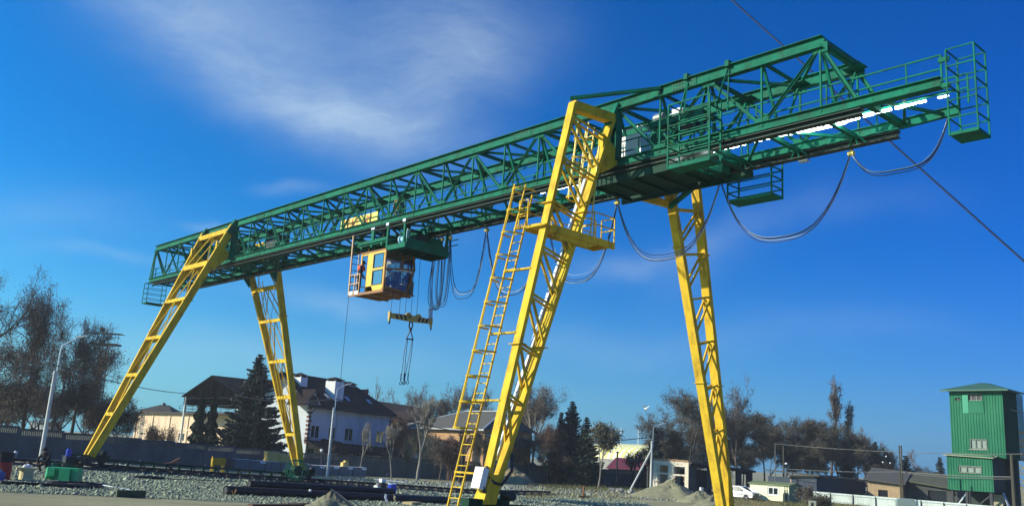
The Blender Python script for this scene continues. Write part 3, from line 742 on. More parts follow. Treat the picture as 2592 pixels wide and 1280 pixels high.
# machinery deck between the chords beside the right leg, cabinets and winch
m = MB(); m.bb((16.9, -1.0, 12.90), (21.2, .9, 12.94)); 
for x in np.arange(16.9, 22.7, .95): m.bb((x, -1.3, 12.78), (x+.1, 1.15, 12.90))
for y in (-1.36, 1.1): m.bb((16.5, y, 12.72), (22.65, y+.1, 13.0))
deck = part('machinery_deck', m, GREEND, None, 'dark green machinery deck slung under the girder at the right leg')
for x, y, w, h in ((16.9, -.9, .6, 1.2), (20.2, .3, .9, 1.2), (21.2, .5, .6, .9), (19.6, -.8, .5, .8)):
    part('control_cabinet', MB().bb((x, y, 12.95), (x+w, y+.5, 12.95+h)), GREEN, deck)
m = MB(); m.bb((17.75, -.75, 13.2), (18.95, -.15, 14.75)); wc = part('control_cabinet', m, mat('white_panel', (.85, .86, .84), .5, 0, .04, 2), deck, 'white cabinet inside the girder beside the near leg')
m = MB()
for p, q in (((17.7, -.8), (19.0, -.8)), ((19.0, -.8), (19.0, -.1)), ((17.7, -.8), (17.7, -.1)), ((17.7, -.1), (19.0, -.1))):
    m.bar((*p, 15.0), (*q, 15.0), .04); m.bar((*p, 13.2), (*p, 15.0), .04)
part('cabinet_frame', m, GALV, wc)
m = MB(); m.bb((18.7, .1, 15.35), (21.2, 1.2, 15.42)); m.bb((18.7, .05, 15.2), (21.2, .12, 15.46))
for x in (18.8, 21.0): m.bb((x, .2, 13.6), (x+.1, .3, 15.35)); m.bb((x, 1.0, 13.6), (x+.1, 1.1, 15.35))
wp = part('winch_platform', m, GREEN, None, 'green winch platform inside the girder right of the near leg')
part('winch_motor', MB().lathe((18.75, .35, 15.66), [(0, 0), (.17, 0), (.19, .05), (.19, .55), (.14, .62), (.06, .62), (.06, .9), (0, .9)], 14, 'X'), mat('motor_grey', (.2, .24, .25), .5, .3, .2, 4), wp)
part('winch_brake', MB().box((19.9, .4, 15.68), (.5, .3, .28)).lathe((20.3, .4, 15.6), [(0, 0), (.12, 0), (.12, .3), (0, .3)], 12, 'X'), WHITE, wp)
part('winch_drum', MB().lathe((19.5, .75, 15.15), [(.0, 0), (.42, 0), (.42, .04), (.3, .06), (.3, 1.1), (.42, 1.12), (.42, 1.16), (0, 1.16)], 18, 'X'), STEEL, wp)
for x, y, z in ((-13.3, .4, 13.75), (-12.2, .5, 13.75)):
    part('electric_motor', MB().bb((x, y, z), (x+.7, y+.4, z+.35)).lathe((x+.7, y+.2, z+.18), [(0, 0), (.16, 0), (.16, .35), (0, .35)], 10, 'X'), YELL2)
m = MB(); m.bb((-12.5, .2, 13.7), (-11.0, 1.1, 15.2)); part('control_cabinet', m, STEEL)
m = MB(); m.bb((-15.4, .3, 13.7), (-14.4, 1.1, 14.9)); part('control_cabinet', m, GREEN)
for x, z in ((20.9, 12.9), (22.05, 12.85), (20.6, 13.1)):
    part('flood_lamp', MB().lathe((x, -.9, z), [(0, -.1), (.09, -.1), (.13, .05), (.13, .09), (0, .09)], 10, 'Y'), GLOWM)
part('flood_lamp', MB().bb((24.4, 1.3, 13.0), (24.75, 1.5, 13.08)), GALV)
# guy ropes from girder to ground
for a, b in ((Vector((-11.7, -1.25, 13.3)), gl(527, 1232, .05)), (Vector((-1.0, -1.3, 9.9)), gl(790, 1200))):
    pass
# ------------------------------------------------------------------ hoist trolley
tro = wthing('hoist_trolley', 'dark green hoist trolley hung under the middle of the girder', 'hoist trolley', (3.4, 0, 12.0))
m = MB(); m.bb((3.5, -1.3, 11.95), (5.0, 1.35, 12.05))
for y in np.arange(-1.25, 1.3, .42): m.bb((3.55, y, 11.86), (4.95, y+.07, 11.95))
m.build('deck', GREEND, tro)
m = MB(); m.bb((3.45, -1.38, 11.93), (5.02, -1.30, 12.17)); m.bb((3.45, 1.3, 11.93), (5.02, 1.38, 12.17)); m.bb((4.95, -1.3, 11.9), (5.03, 1.3, 12.4)); m.bb((3.42, -1.3, 11.9), (3.5, 1.3, 12.3)); m.build('deck_edge', GREEN, tro)
for x in (3.46, 4.86): m = MB(); m.bar((x, -1.34, 12.1), (x, -1.34, 13.28), .13, .11); m.build('hanger', GREEN, tro); m = MB(); m.bar((x, 1.3, 12.1), (x, 1.3, 13.1), .12, .12); m.build('hanger', GREEN, tro)
m = MB(); m.bar((2.15, -1.34, 12.6), (2.15, -1.34, 13.2), .22, .12); m.build('hanger', GREEN, tro)
m = MB(); m.box((2.2, -1.34, 13.22), (.3, .2, .1)); m.box((3.46, -1.34, 13.27), (.22, .2, .14)); m.box((4.86, -1.34, 13.27), (.22, .2, .14)); m.build('hanger_head', GALV, tro)
m = MB(); m.bb((.9, -1.38, 12.5), (3.45, -1.28, 12.66)); m.bb((1.0, -1.3, 12.42), (3.4, 1.3, 12.5)); m.bb((.9, 1.25, 12.4), (3.45, 1.35, 12.8))
for x in (1.0, 1.9, 2.8): m.bb((x, -1.3, 12.3), (x+.12, 1.3, 12.42))
m.build('frame', GREEN, tro)
# wheel bogies on the far runway
for x0, z0 in ((2.35, 13.2), (-.5, 13.2)):
    m = MB(); m.bb((x0, .82, z0), (x0+1.5, .92, z0+.36)); 
    for k in range(2): m.lathe((x0+.42+.72*k, .8, z0-.02), [(0, 0), (.27, 0), (.27, .1), (0, .1)], 16, 'Y')
    b = m.build('wheel_truck', GREEN, tro)
    for k in range(4): MB().lathe((x0+.2+.36*k, .78, z0+.2), [(0, 0), (.09, 0), (.09, .04), (0, .04)], 10, 'Y').build('axle_cap', GREEN, b)
m = MB(); m.bb((3.5, .85, 12.72), (4.4, .95, 12.95)); m.bb((3.85, .85, 12.45), (4.0, .95, 12.75)); m.build('end_stop', GREEN, tro)
for x0 in (2.6, 4.6): MB().lathe((x0, -1.05, 13.02), [(0, 0), (.16, 0), (.16, .12), (0, .12)], 14, 'Y').build('runway_wheel', STEEL, tro)
# hoist machines on the deck
m = MB(); m.lathe((4.1, -.95, 12.45), [(.15, 0), (.24, 0), (.24, .08), (.17, .1), (.17, .5), (.0, .5)], 16, 'X'); h_ = m.build('hoist_motor', mat('pale_blue_paint', (.30, .55, .68), .5, 0, .15, 5), tro)
m = MB(); m.bb((4.35, -1.2, 12.1), (4.75, -.85, 12.2)); m.bb((4.42, -1.1, 12.2), (4.5, -.95, 12.95)); m.bb((4.62, -1.1, 12.2), (4.7, -.95, 12.9)); m.bb((4.4, -1.1, 12.85), (4.75, -.9, 12.93)); m.build('motor_stand', MATS['pale_blue_paint'], h_)
m = MB(); m.lathe((3.6, -.2, 12.5), [(0, 0), (.36, 0), (.36, .04), (.25, .05), (.25, 1.1), (.36, 1.12), (.36, 1.16), (0, 1.16)], 18, 'X'); m.build('rope_drum', STEEL, tro)
m = MB(); m.bb((3.6, .35, 12.05), (4.8, 1.1, 12.75)); m.bb((3.8, .2, 12.05), (4.6, .4, 12.4)); m.build('gearbox', GREEN, tro)
for z in (12.7, 12.42): MB().bar((5.0, 1.2, z), (5.9, 1.2, z), .04).build('arm', GREEN, tro)
# hoist ropes from the trolley to the lifting beam
def LB(t, dz=0): return Vector((3.70+.28*t, -1.0+2.36*t, 8.72-.0*t+dz))
for t in (.02, .22, .36, .50, .64):
    a = LB(t); MB().tube([(a.x+.05, a.y*.9-.05, 11.95), (a.x, a.y, 8.84)], .011, 5).build('rope', STEEL, tro)
# ------------------------------------------------------------------ lifting beam
lb = wthing('lifting_beam', 'ochre lifting beam with black hazard stripes hanging below the trolley', 'lifting beam', tuple(LB(.5, -.15)))
OCH = mat('ochre_paint', (.50, .35, .085), .55, 0, .15, 3)
ax = (LB(1)-LB(0)).normalized(); sd = ax.cross(Vector((0, 0, 1)))
m = MB(); m.bar(LB(.03), LB(.5), .12, .24, h2=.32); m.bar(LB(.5), LB(.97), .12, .32, h2=.24); m.build('beam', OCH, lb)
BLACK = mat('black_paint', (.014, .014, .02), .5, 0, .3, 3)
for t0, s_ in ((.16, 1), (.26, 1), (.36, 1), (.70, -1), (.79, -1), (.88, -1)):
    m = MB(); o_ = sd*.064; a = LB(t0); w = ax*.055; tl_ = ax*.05*s_; u = Vector((0, 0, .115))
    for q_ in (1, -1):
        oo = o_*q_; m.prism([a-w+tl_-u+oo, a+w+tl_-u+oo, a+w-tl_+u+oo, a-w-tl_+u+oo], sd*.004*q_)
    m.build('stripe', BLACK, lb)
for t in (.44, .68):
    c = LB(t, .12); m = MB(); m.lathe(c-sd*.06, [(0, 0), (.16, 0), (.16, .12), (0, .12)], 16, m3=Matrix((ax, Vector((0, 0, 1)), sd)).transposed()); m.build('sheave', OCH, lb)
for t in (.0, 1.0):
    c = LB(t); m = MB(); m.box(c+Vector((0, 0, .02)), (.14, .10, .34)); m.box(c-Vector((0, 0, .2)), (.1, .09, .18)); lk = m.build('end_lug', OCH, lb)
    m = MB(); m.tube([c-Vector((0, 0, .25)), c-Vector((0, 0, .36))+ax*.04, c-Vector((0, 0, .43))], .035, 6); m.build('lug_pin', STEEL, lk)
m = MB()
c = LB(.97, .38)
for k in (-1, 1): m.bar(c+ax*.09*k-Vector((0, 0, .28)), c+ax*.09*k+Vector((0, 0, .24)), .04, .06)
m.box(c+Vector((0, 0, .26)), (.08, .34, .03)); m.box(c, (.05, .08, .5)); m.build('lug_frame', GALV, lb)
# sling hanging from it
sg = wthing('chain_sling', 'four leg wire sling with small hooks hanging under the lifting beam', 'sling', tuple(LB(.52, -.3)))
c = LB(.52)
m = MB(); m.tube([c+Vector((.0, .0, -.15))+ax*.1*math.cos(a)+Vector((0, 0, -.17-.17*math.sin(a))) for a in np.linspace(0, 2*math.pi, 15)], .035, 6, False); m.box(c+Vector((0, 0, -.52)), (.1, .12, .14)); m.build('hook_block', STEEL, sg)
m = MB(); 
for k in (-1, 1): m.tube([c+Vector((0, 0, -.58)), c+ax*.17*k+Vector((0, 0, -.98)), c+ax*.14*k+Vector((0, 0, -1.12))], .028, 5)
m.bar(c+ax*-.2+Vector((0, 0, -1.02)), c+ax*.2+Vector((0, 0, -1.02)), .06); m.build('master_link', STEEL, sg)
for k, (a, b) in enumerate(((-.15, -.17), (-.11, -.02), (.12, .0), (.15, .16))):
    p0 = c+ax*a+Vector((.02*k-.03, 0, -1.1)); p1 = c+ax*b+Vector((.03*k-.05, -.12, -3.1+.02*k))
    pts = [p0, p0.lerp(p1, .3)+ax*(.02*(k-1.5)), p0.lerp(p1, .7), p1]
    w = MB().tube(pts, .016, 5); w.tube([p1+Vector((0, 0, .35)), p1], .028, 5); wo = w.build('sling_leg', STEEL, sg)
    hk = [p1+Vector((0, .07*math.cos(t_)-.0, -.1+.085*math.sin(t_))) for t_ in np.linspace(1.6, -3.6, 9)]
    MB().tube(hk, .017, 5).build('sling_hook', STEEL, wo)

# ------------------------------------------------------------------ operator cabin
cab = wthing('operator_cabin', 'yellow crane operator cabin hanging under the trolley', 'operator cabin', (2.4, -.4, 9.9))
x0, x1, y0, z0, z1 = 1.95, 3.5, -1.40, 9.95, 11.98
# near wall with rounded window openings: frame pieces
def wallframe(y, xs, zs, t=.05):       # grid of bars round openings
    m = MB()
    for i in range(len(xs)//2): m.bb((xs[2*i], y, zs[0]), (xs[2*i+1], y+t, zs[-1]))
    for i in range(len(zs)//2):
        for j in range(len(xs)//2-1): m.bb((xs[2*j+1], y, zs[2*i]), (xs[2*j+2], y+t, zs[2*i+1]))
    return m
m = wallframe(y0, (x0, 2.47, 3.36, x1), (z0+.28, z0+.32, 11.0, 11.14, 11.84, z1))
m.prism([(x0, y0, z0+.28), (x0, y0+.05, z0+.28), (x0+.1, y0+.05, z0+.1), (x0+.1, y0, z0+.1)], (.001, 0, 0))
m.prism([(2.45, y0, z0+.28), (2.62, y0, z0+.0), (3.3, y0, z0+.0), (x1, y0, z0+.2), (x1, y0, z0+.28)], (0, .05, 0))
for cx, cz in ((2.47, 11.0), (3.36, 11.0), (2.47, 11.14), (3.36, 11.14), (2.47, 11.84), (3.36, 11.84), (2.47, z0+.32), (3.36, z0+.32)):
    sx = 1 if cx < 3 else -1; sz = 1 if cz in (11.14, z0+.32) else -1
    m.prism([(cx, y0, cz), (cx+sx*.09, y0, cz), (cx, y0, cz+sz*.09)], (0, .05, 0))
m.build('near_wall', ORNG, cab)
for za, zb in ((z0+.3, 11.02), (11.12, 11.86)):
    m = MB(); m.bb((2.45, y0+.02, za), (3.38, y0+.03, zb)); gp_ = m.build('window_pane', NGLASS, cab)
    m = MB()
    for a, b in (((2.46, za+.02), (3.37, za+.02)), ((2.46, zb-.02), (3.37, zb-.02)), ((2.48, za), (2.48, zb)), ((3.35, za), (3.35, zb))): m.bar((a[0], y0-.004, a[1]), (b[0], y0-.004, b[1]), .03, .03)
    m.build('window_seal', RUBB, gp_)
m = MB()
for x in (2.6, 2.95, 3.3): m.bar((x, y0+.1, z0+.2), (x, y0+.1, z0+.85), .025)
for z in (z0+.45, z0+.85): m.bar((2.5, y0+.1, z), (3.4, y0+.1, z), .025)
m.build('guard_bars', GALV, cab)
m = MB(); m.bb((1.40, y0+.5, z0+.05), (x0, y0+.56, z0+1.2)); m.bb((1.40, y0+.5, z0+1.2), (1.5, y0+.56, z1)); m.bb((x0-.1, y0+.5, z0+1.2), (x0, y0+.56, z1)); m.bb((x0-.05, y0, z0+.05), (x0, y0+.5, z1)); m.build('door', mat('dark_brown_paint', (.07, .035, .015), .7, 0, .2, 3), cab, )
m = MB(); m.bb((1.38, y0+.02, z1-.10), (x0, y0+.1, z1)); m.bb((1.36, y0-.01, z1-.55), (1.44, y0+.05, z1)); m.build('door_frame', ORNG, cab)
m = MB(); m.bb((1.3, y0-.03, z1), (x1+.03, .5, z1+.06)); m.build('roof', PRIM, cab)
m = MB(); m.bb((.46, y0, z0-.02), (x1, .55, z0+.03)); m.bb((.46, y0, z0-.1), (x1, y0+.06, z0-.02))
for x in (1.2, 2.2, 3.1): m.bb((x, y0+.06, z0-.1), (x+.08, .55, z0-.02))
m.build('floor', PRIM, cab)
m = MB(); m.bb((1.0, .40, z0), (x1, .46, z0+.7)); m.bb((1.0, .4, z1-.15), (x1, .46, z1)); m.bb((1.0, .4, z0+.7), (1.08, .46, z1-.15)); m.bb((2.2, .4, z0+.7), (2.26, .46, z1-.15)); m.build('rear_wall', mat('cabin_interior_grey', (.25, .25, .22), .7, 0, .1, 2), cab)
m = MB(); m.bb((1.05, .42, z0+.7), (x1-.1, .435, z1-.15)); m.build('rear_glass', GLASS, cab)
# glazed track side with raked front corner
m = MB()
for a, b, w in (((x1, y0+.03, z0), (x1, y0+.03, z1), .08), ((x1, .0, z0+.05), (x1, .42, 11.3), .09), ((x1, .42, 11.3), (x1, .3, z1), .07), ((x1, y0, z0+.2), (x1, 0, z0+.05), .08), ((x1, y0, 11.02), (x1, .42, 11.25), .07), ((x1, -.35, 11.2), (x1, -.35, z1), .06), ((x1, y0, z1-.04), (x1, .35, z1-.04), .08)): m.bar(a, b, w)
m.build('side_frame', PRIM, cab)
m = MB(); m.quad((x1-.01, y0, z0+.2), (x1-.01, 0, z0+.08), (x1-.01, .42, 11.25), (x1-.01, y0, 11.0)); m.quad((x1-.01, y0, 11.05), (x1-.01, .42, 11.28), (x1-.01, .32, z1), (x1-.01, y0, z1)); m.build('side_glass', GLASS, cab)
m = MB(); m.prism([(x1, y0+.05, z0+.16), (x1, y0+.05, z0-.1), (x1, -.7, z0-.22), (x1, -.05, z0+.05)], (-.06, 0, 0)); m.build('apron', PRIM, cab)
m = MB(); m.bb((x1-.3, y0+.2, 11.62), (x1-.24, -.2, 11.95)); m.build('sun_visor', mat('olive_grey', (.16, .17, .13), .7, 0, .1, 2), cab)
m = MB(); m.bar((x1-.05, -.75, 11.08), (x1-.05, .28, 11.12), .09, .07); m.box((x1-.04, .3, 11.08), (.1, .1, .13)); m.build('front_lamp', WHITE, cab)
m = MB()
for z in (z0+.3, z0+.5, z0+.7): m.bar((x1-.03, -.8, z), (x1-.03, .0, z+.05), .025)
m.bar((x1-.03, -.75, z0+.2), (x1-.03, -.1, z0+.7), .02); m.build('floor_grille', STEEL, cab)
m = MB(); m.bb((2.7, -.35, z0+.05), (3.2, .1, z0+.5)); m.bb((2.62, -.35, z0+.5), (2.74, .1, z0+1.2)); m.build('seat', mat('grey_seat', (.10, .11, .12), .8, 0, .2, 4), cab)
m = MB(); m.bb((2.0, -.9, z0+.05), (2.35, -.2, z0+.85)); m.build('console', mat('console_grey', (.35, .37, .36), .6, 0, .1, 4), cab)
# access balcony with pale ladder
m = MB(); 
for z in (z0+1.02, z0+.55): m.bar((.46, y0, z), (1.36, y0, z), .04); m.bar((.46, y0, z), (.46, .5, z), .04)
for x in (.92, 1.36): m.bar((x, y0, z0), (x, y0, z0+1.02), .045)
for y in (-.4, .5): m.bar((.46, y, z0), (.46, y, z0+1.02), .04)
PINK = mat('pale_primer', (.62, .40, .24), .7, 0, .15, 3)
m.build('balcony_rail', PINK, cab)
m = MB(); m.bar((.48, y0, z0), (.40, y0, 13.1), .07); m.bar((.48, -.95, z0), (.40, -.95, 12.2), .05)
ld = m.build('ladder', PINK, cab)
for k in range(6): MB().bar((.46, y0, z0+.3+.34*k), (.46, -.95, z0+.3+.34*k), .03).build('rung', STEEL, ld)
m = MB()
for x in (.5, 1.0): m.bb((x, y0-.02, z0-.02), (x+.34, y0+.02, z0+.16))
m.build('toe_board', WHITE, cab)
m = MB(); m.bar((1.2, -.9, z1+.05), (1.2, -.9, z1+.55), .07); m.bar((3.2, .2, z1), (3.2, .2, 12.45), .1); m.bar((1.9, .2, z1), (1.9, .2, 12.45), .1); m.bar((3.2, -.9, z1), (3.2, -.9, 12.4), .1); m.build('hanger', YELL2, cab)

# ------------------------------------------------------------------ ropes to the ground
def rope(a, b, label, r=.012, sag=0):
    m = MB(); a = Vector(a); b = Vector(b); pts = [a.lerp(b, t)-Vector((0, 0, sag*4*t*(1-t))) for t in np.linspace(0, 1, 24 if sag else 2)]
    c = a.lerp(b, .5); o = m.tube(pts, r, 5).build('rope', STEEL, None); return tag(o, label, 'rope')
rope((.5, -1.4, 9.95), (.5, -1.4, hgt(0, -1.4)+.02), 'thin dark rope hanging from the cabin balcony to the ground')
e = gp(629, 1226); rope((-7.63, -1.25, 13.1), (e.x, e.y, e.z+.02), 'thin pale rope from the girder down to the gravel by the dark spruce')

# ------------------------------------------------------------------ festoon cables under the far chord
BRASS = mat('trolley_yellow', (.55, .47, .10), .5, .1, .2, 4)
ycab = 1.42
def cable_trolley(x, where):
    t = wthing('cable_trolley', f'small yellow cable trolley {where}', 'cable trolley', (x, ycab, 13.1), 'cable trolleys on the far chord')
    m = MB(); m.bb((x-.09, ycab-.08, 13.28), (x+.09, ycab+.08, 13.34)); m.bar((x, ycab, 13.0), (x, ycab, 13.3), .07); m.build('bracket', BRASS, t)
    for k in (-1, 1): MB().lathe((x+.08*k, ycab-.06, 13.40), [(0, 0), (.06, 0), (.06, .08), (0, .08)], 10, 'Y').build('roller', BRASS, t)
    m = MB(); m.lathe((x-.1, ycab, 12.95), [(0, 0), (.09, 0), (.09, .2), (0, .2)], 10, 'X'); m.build('saddle', BRASS, t)
TX = [(4.0, 'first of the row, beside the hoist trolley'), (4.3, 'second, close behind the first'), (4.95, 'third, just right of the bunched cables'), (7.75, 'between the bunched cables and the caged ladder'), (11.9, 'hidden behind the near ladder leg'), (16.0, 'just right of the near ladder leg'), (21.1, 'beside the green caged landing'), (26.3, 'near the right end over the long wire')]
for x, w in TX: cable_trolley(x, w)
PALEC = mat('pale_cable', (.38, .48, .62), .4, .2, .1, 4)
def loop(xa, xb, zb_, label, n=5, za=12.98, zb2=None, bul=0., seed=0):
    rr = random.Random(seed); t = wthing('cable_loop', label, 'cable loop', ((xa+xb)/2, ycab, za), 'hanging power cable loops')
    zb2 = zb2 or za; k_ = 2.2
    for j in range(n):
        dz = rr.uniform(-.05, .35) if j else 0; off = rr.uniform(-.05, .05); pts = []
        h = za-zb_-dz
        for u in np.linspace(-1, 1, 27):
            # U shaped loop: steep sides, round bottom
            x = (xa+xb)/2+(xb-xa)/2*(math.copysign(abs(u)**(.62 if xb-xa < 4 else .8), u))*1.0
            z = zb_+dz+h*abs(u)**2.3+(zb2-za)*max(0, u)**2.3
            x += bul*u*(1-abs(u)**1.5)*(1.3 if u < 0 else .8)*(1-.16*j); pts.append((x+off*.6*(1-u*u), ycab+off+rr.uniform(-.004, .004), z))
        MB().tube(pts, (.018, .015, .018, .014, .010)[j % 5], 5).build('cable', CABLE if j not in (1, n-1) else PALEC, t)
loop(3.98, 4.3, 9.4, 'narrow cable loop, leftmost of the bunch beside the trolley', 4, bul=1.15, seed=1)
loop(3.7, 4.6, 9.35, 'wider loop round the bunched cables beside the trolley', 4, bul=.5, seed=5)
loop(4.3, 4.95, 9.45, 'narrow cable loop, right one of the bunch beside the trolley', 4, bul=.75, seed=2)
loop(4.95, 7.75, 9.7, 'cable loop between the bunch and the caged ladder', 5, seed=3)
loop(7.75, 11.9, 9.55, 'cable loop crossing behind the caged ladder', 5, seed=4)
loop(11.9, 16.0, 9.75, 'cable loop behind the near ladder leg and its platform', 5, seed=6)
loop(16.0, 21.1, 10.2, 'wide cable loop passing in front of the far right leg', 5, seed=7)
loop(21.1, 26.3, 10.25, 'widest cable loop under the right overhang', 5, seed=8)
loop(26.3, 29.5, 11.95, 'last shallow cable loop ending at the right end cage', 5, zb2=13.45, seed=9)

# ------------------------------------------------------------------ people
SKIN = mat('skin', (.42, .24, .16), .6, 0, .1, 4)
def person(label, joints, cloth, radii=None, head_r=.105, hat=None, vest=None, loc=(0, 0, 0), rz=0):
    """joints: dict name -> local point; one continuous skinned body"""
    J = joints; names = ['pelvis', 'waist', 'chest', 'neck', 'head', 'crown', 'shL', 'elL', 'wrL', 'haL', 'shR', 'elR', 'wrR', 'haR', 'hipL', 'knL', 'anL', 'toL', 'hipR', 'knR', 'anR', 'toR']
    E_ = [('pelvis', 'waist'), ('waist', 'chest'), ('chest', 'neck'), ('neck', 'head'), ('head', 'crown'), ('chest', 'shL'), ('shL', 'elL'), ('elL', 'wrL'), ('wrL', 'haL'), ('chest', 'shR'), ('shR', 'elR'), ('elR', 'wrR'), ('wrR', 'haR'), ('pelvis', 'hipL'), ('hipL', 'knL'), ('knL', 'anL'), ('anL', 'toL'), ('pelvis', 'hipR'), ('hipR', 'knR'), ('knR', 'anR'), ('anR', 'toR')]
    rad = dict(pelvis=.15, waist=.145, chest=.165, neck=.065, head=.10, crown=.085, sh=.075, el=.055, wr=.04, ha=.045, hip=.10, kn=.072, an=.055, to=.045)
    me = bpy.data.meshes.new('person'); me.from_pydata([J[n] for n in names], [(names.index(a), names.index(b)) for a, b in E_], [])
    o = bpy.data.objects.new('body', me); COL.objects.link(o)
    sk = o.modifiers.new('s', 'SKIN'); sb = o.modifiers.new('d', 'SUBSURF'); sb.levels = sb.render_levels = 1
    for i, n_ in enumerate(names):
        r_ = rad.get(n_, rad.get(n_[:-1])); me.skin_vertices[0].data[i].radius = (r_, r_*(.8 if n_ in ('chest', 'waist', 'pelvis') else 1)); me.skin_vertices[0].data[i].use_root = (i == 0)
    bpy.context.view_layer.update()
    me2 = bpy.data.meshes.new_from_object(o.evaluated_get(bpy.context.evaluated_depsgraph_get())); bpy.data.objects.remove(o)
    kinds = {}
    for n_ in names: kinds[n_] = 2 if n_ in ('head', 'crown', 'haL', 'haR') else (3 if n_[:2] in ('an', 'to') else (1 if n_[:2] in ('hi', 'kn') or n_ == 'pelvis' else 0))
    me2.materials.clear()
    for mm in cloth: me2.materials.append(mm)      # jacket, trousers, skin, shoes
    pts = [(Vector(J[n_]), kinds[n_]) for n_ in names]
    pts += [((Vector(J[a])+Vector(J[b]))/2, 0 if kinds[a] == 2 or kinds[b] == 2 else kinds[a]) for a, b in E_]
    for p in me2.polygons:
        c = p.center; p.material_index = min(pts, key=lambda q: (q[0]-c).length)[1]; p.use_smooth = True
    root = thing('person', label, 'person', loc, rz)
    link('body', me2, root)
    h = Vector(J['head']); dr = Vector(J.get('face', (0, 1, 0))).normalized()
    sd_ = dr.cross(Vector((0, 0, 1))).normalized()
    hair = MB(); c = h+Vector((0, 0, .04))-dr*.01
    prof = [(.0, .135), (.07, .115), (.105, .06), (.112, 0), (.108, -.02)] if hat else [(0, .12), (.06, .105), (.095, .06), (.105, .01), (.1, -.03)]
    hair.lathe(c, [(r_, z) for r_, z in reversed(prof)], 14)
    if hat: hair.bar(c+dr*.08-Vector((0, 0, .0)), c+dr*.17-Vector((0, 0, .015)), .15, .015)
    hair.build('cap' if hat else 'hair', hat or mat('dark_hair', (.02, .015, .012), .8, 0, .2, 8), root, True)
    m = MB(); m.bar(h+dr*.09+Vector((0, 0, .0)), h+dr*.125-Vector((0, 0, .025)), .028, .03); m.build('nose', cloth[2], root)
    for k in (-1, 1): MB().box(h+dr*.098+sd_*.035*k+Vector((0, 0, .025)), (.018, .018, .012)).build('eye', BLACK, root)
    MB().box(h+dr*.094-Vector((0, 0, .05)), (.04, .012, .01) if abs(dr.y) > .7 else (.012, .04, .01)).build('mouth', mat('lips', (.25, .1, .08), .6), root)
    for s_ in 'LR':
        hp = Vector(J['ha'+s_]); d_ = (hp-Vector(J['wr'+s_])).normalized(); sx = d_.cross(Vector((.3, .2, 1))).normalized(); up_ = sx.cross(d_)
        m = MB()
        for k, ln in enumerate((.075, .09, .085, .065)):
            b = hp+sx*(k-1.5)*.019+d_*.02; m.tube([b, b+d_*ln*.55, b+d_*ln-up_*.02], .0085, 5)
        m.tube([hp-d_*.02+sx*.035, hp+d_*.02+sx*.062, hp+d_*.055+sx*.058], .0095, 5); m.build('fingers', cloth[2], root)
    if vest:
        m = MB(); cz = Vector(J['chest'])
        m.lathe(cz-Vector((0, 0, .02)), [(.19, -.10), (.205, -.04), (.2, .08), (.13, .17)], 14); m.build('vest', vest, root, True)
    return root
def stand(h=1.75, lean=0, armL=((-.27, .05, 1.08), (-.25, .22, .92)), armR=((.27, .05, 1.08), (.25, .22, .92)), step=.05):
    s = h/1.75
    J = dict(pelvis=(0, 0, .95), waist=(0, .0, 1.12), chest=(0, .02+lean*.3, 1.36), neck=(0, .03+lean*.5, 1.50), head=(0, .05+lean*.65, 1.60), crown=(0, .05+lean*.7, 1.68), shL=(-.19, .02+lean*.4, 1.42), shR=(.19, .02+lean*.4, 1.42),
             elL=armL[0], wrL=armL[1], elR=armR[0], wrR=armR[1], hipL=(-.1, 0, .9), hipR=(.1, 0, .9), knL=(-.12, .03, .5), knR=(.12, .03-step, .5), anL=(-.13, 0, .08), anR=(.13, -step, .08), toL=(-.14, .15, .04), toR=(.14, .15-step, .04))
    for a, b, c in (('elL', 'wrL', 'haL'), ('elR', 'wrR', 'haR')):
        d = (Vector(J[b])-Vector(J[a])).normalized(); J[c] = tuple(Vector(J[b])+d*.08)
    return {k: tuple(Vector(v)*s) for k, v in J.items()}
OLIVE = mat('olive_workwear', (.20, .165, .07), .9, 0, .25, 6); NAVY = mat('navy_workwear', (.012, .016, .04), .9, 0, .25, 6); DARK = mat('dark_clothes', (.014, .013, .016), .95, 0, .3, 6); GREYJ = mat('grey_green_jacket', (.26, .29, .22), .9, 0, .2, 6); JEAN = mat('dark_jeans', (.035, .05, .085), .9, 0, .2, 6); SHOE = mat('black_boots', (.01, .01, .01), .6, 0, .2, 6)
ORV = mat('orange_vest', (.85, .10, .015), .7, 0, .1, 6)
person('person in olive work clothes standing on the girder walkway', stand(1.72, .1), (OLIVE, OLIVE, SKIN, SHOE), hat=mat('dark_cap', (.03, .03, .03), .9), loc=(2.62, -.25, ZB+.0), rz=R(60))
MB().bb((2.2, -.45, ZB-.04), (3.1, .1, ZB)).build('walkway', GREEN, crane)
person('person in dark clothes and orange vest on the cabin balcony', stand(1.78, .12), (NAVY, DARK, SKIN, SHOE), hat=mat('navy_cap', (.01, .012, .03), .9), vest=ORV, loc=(.90, -1.12, 9.98), rz=R(-40))
sit = dict(pelvis=(0, 0, .52), waist=(0, .08, .68), chest=(0, .22, .88), neck=(0, .32, 1.0), head=(0, .38, 1.08), crown=(0, .41, 1.16), shL=(-.19, .25, .93), shR=(.19, .25, .93), elL=(-.24, .42, .72), elR=(.24, .42, .72), wrL=(-.18, .62, .62), wrR=(.18, .62, .62), haL=(-.17, .70, .60), haR=(.17, .70, .60),
           hipL=(-.1, .02, .50), hipR=(.1, .02, .50), knL=(-.13, .42, .52), knR=(.13, .42, .52), anL=(-.13, .36, .08), anR=(.13, .36, .08), toL=(-.14, .52, .04), toR=(.14, .52, .04))
person('person in grey green jacket sitting inside the operator cabin', {k: tuple(Vector(v)*1.05) for k, v in sit.items()}, (GREYJ, JEAN, SKIN, SHOE), hat=mat('black_cap', (.01, .01, .01), .9), loc=(3.0, -.28, 9.98), rz=R(155))
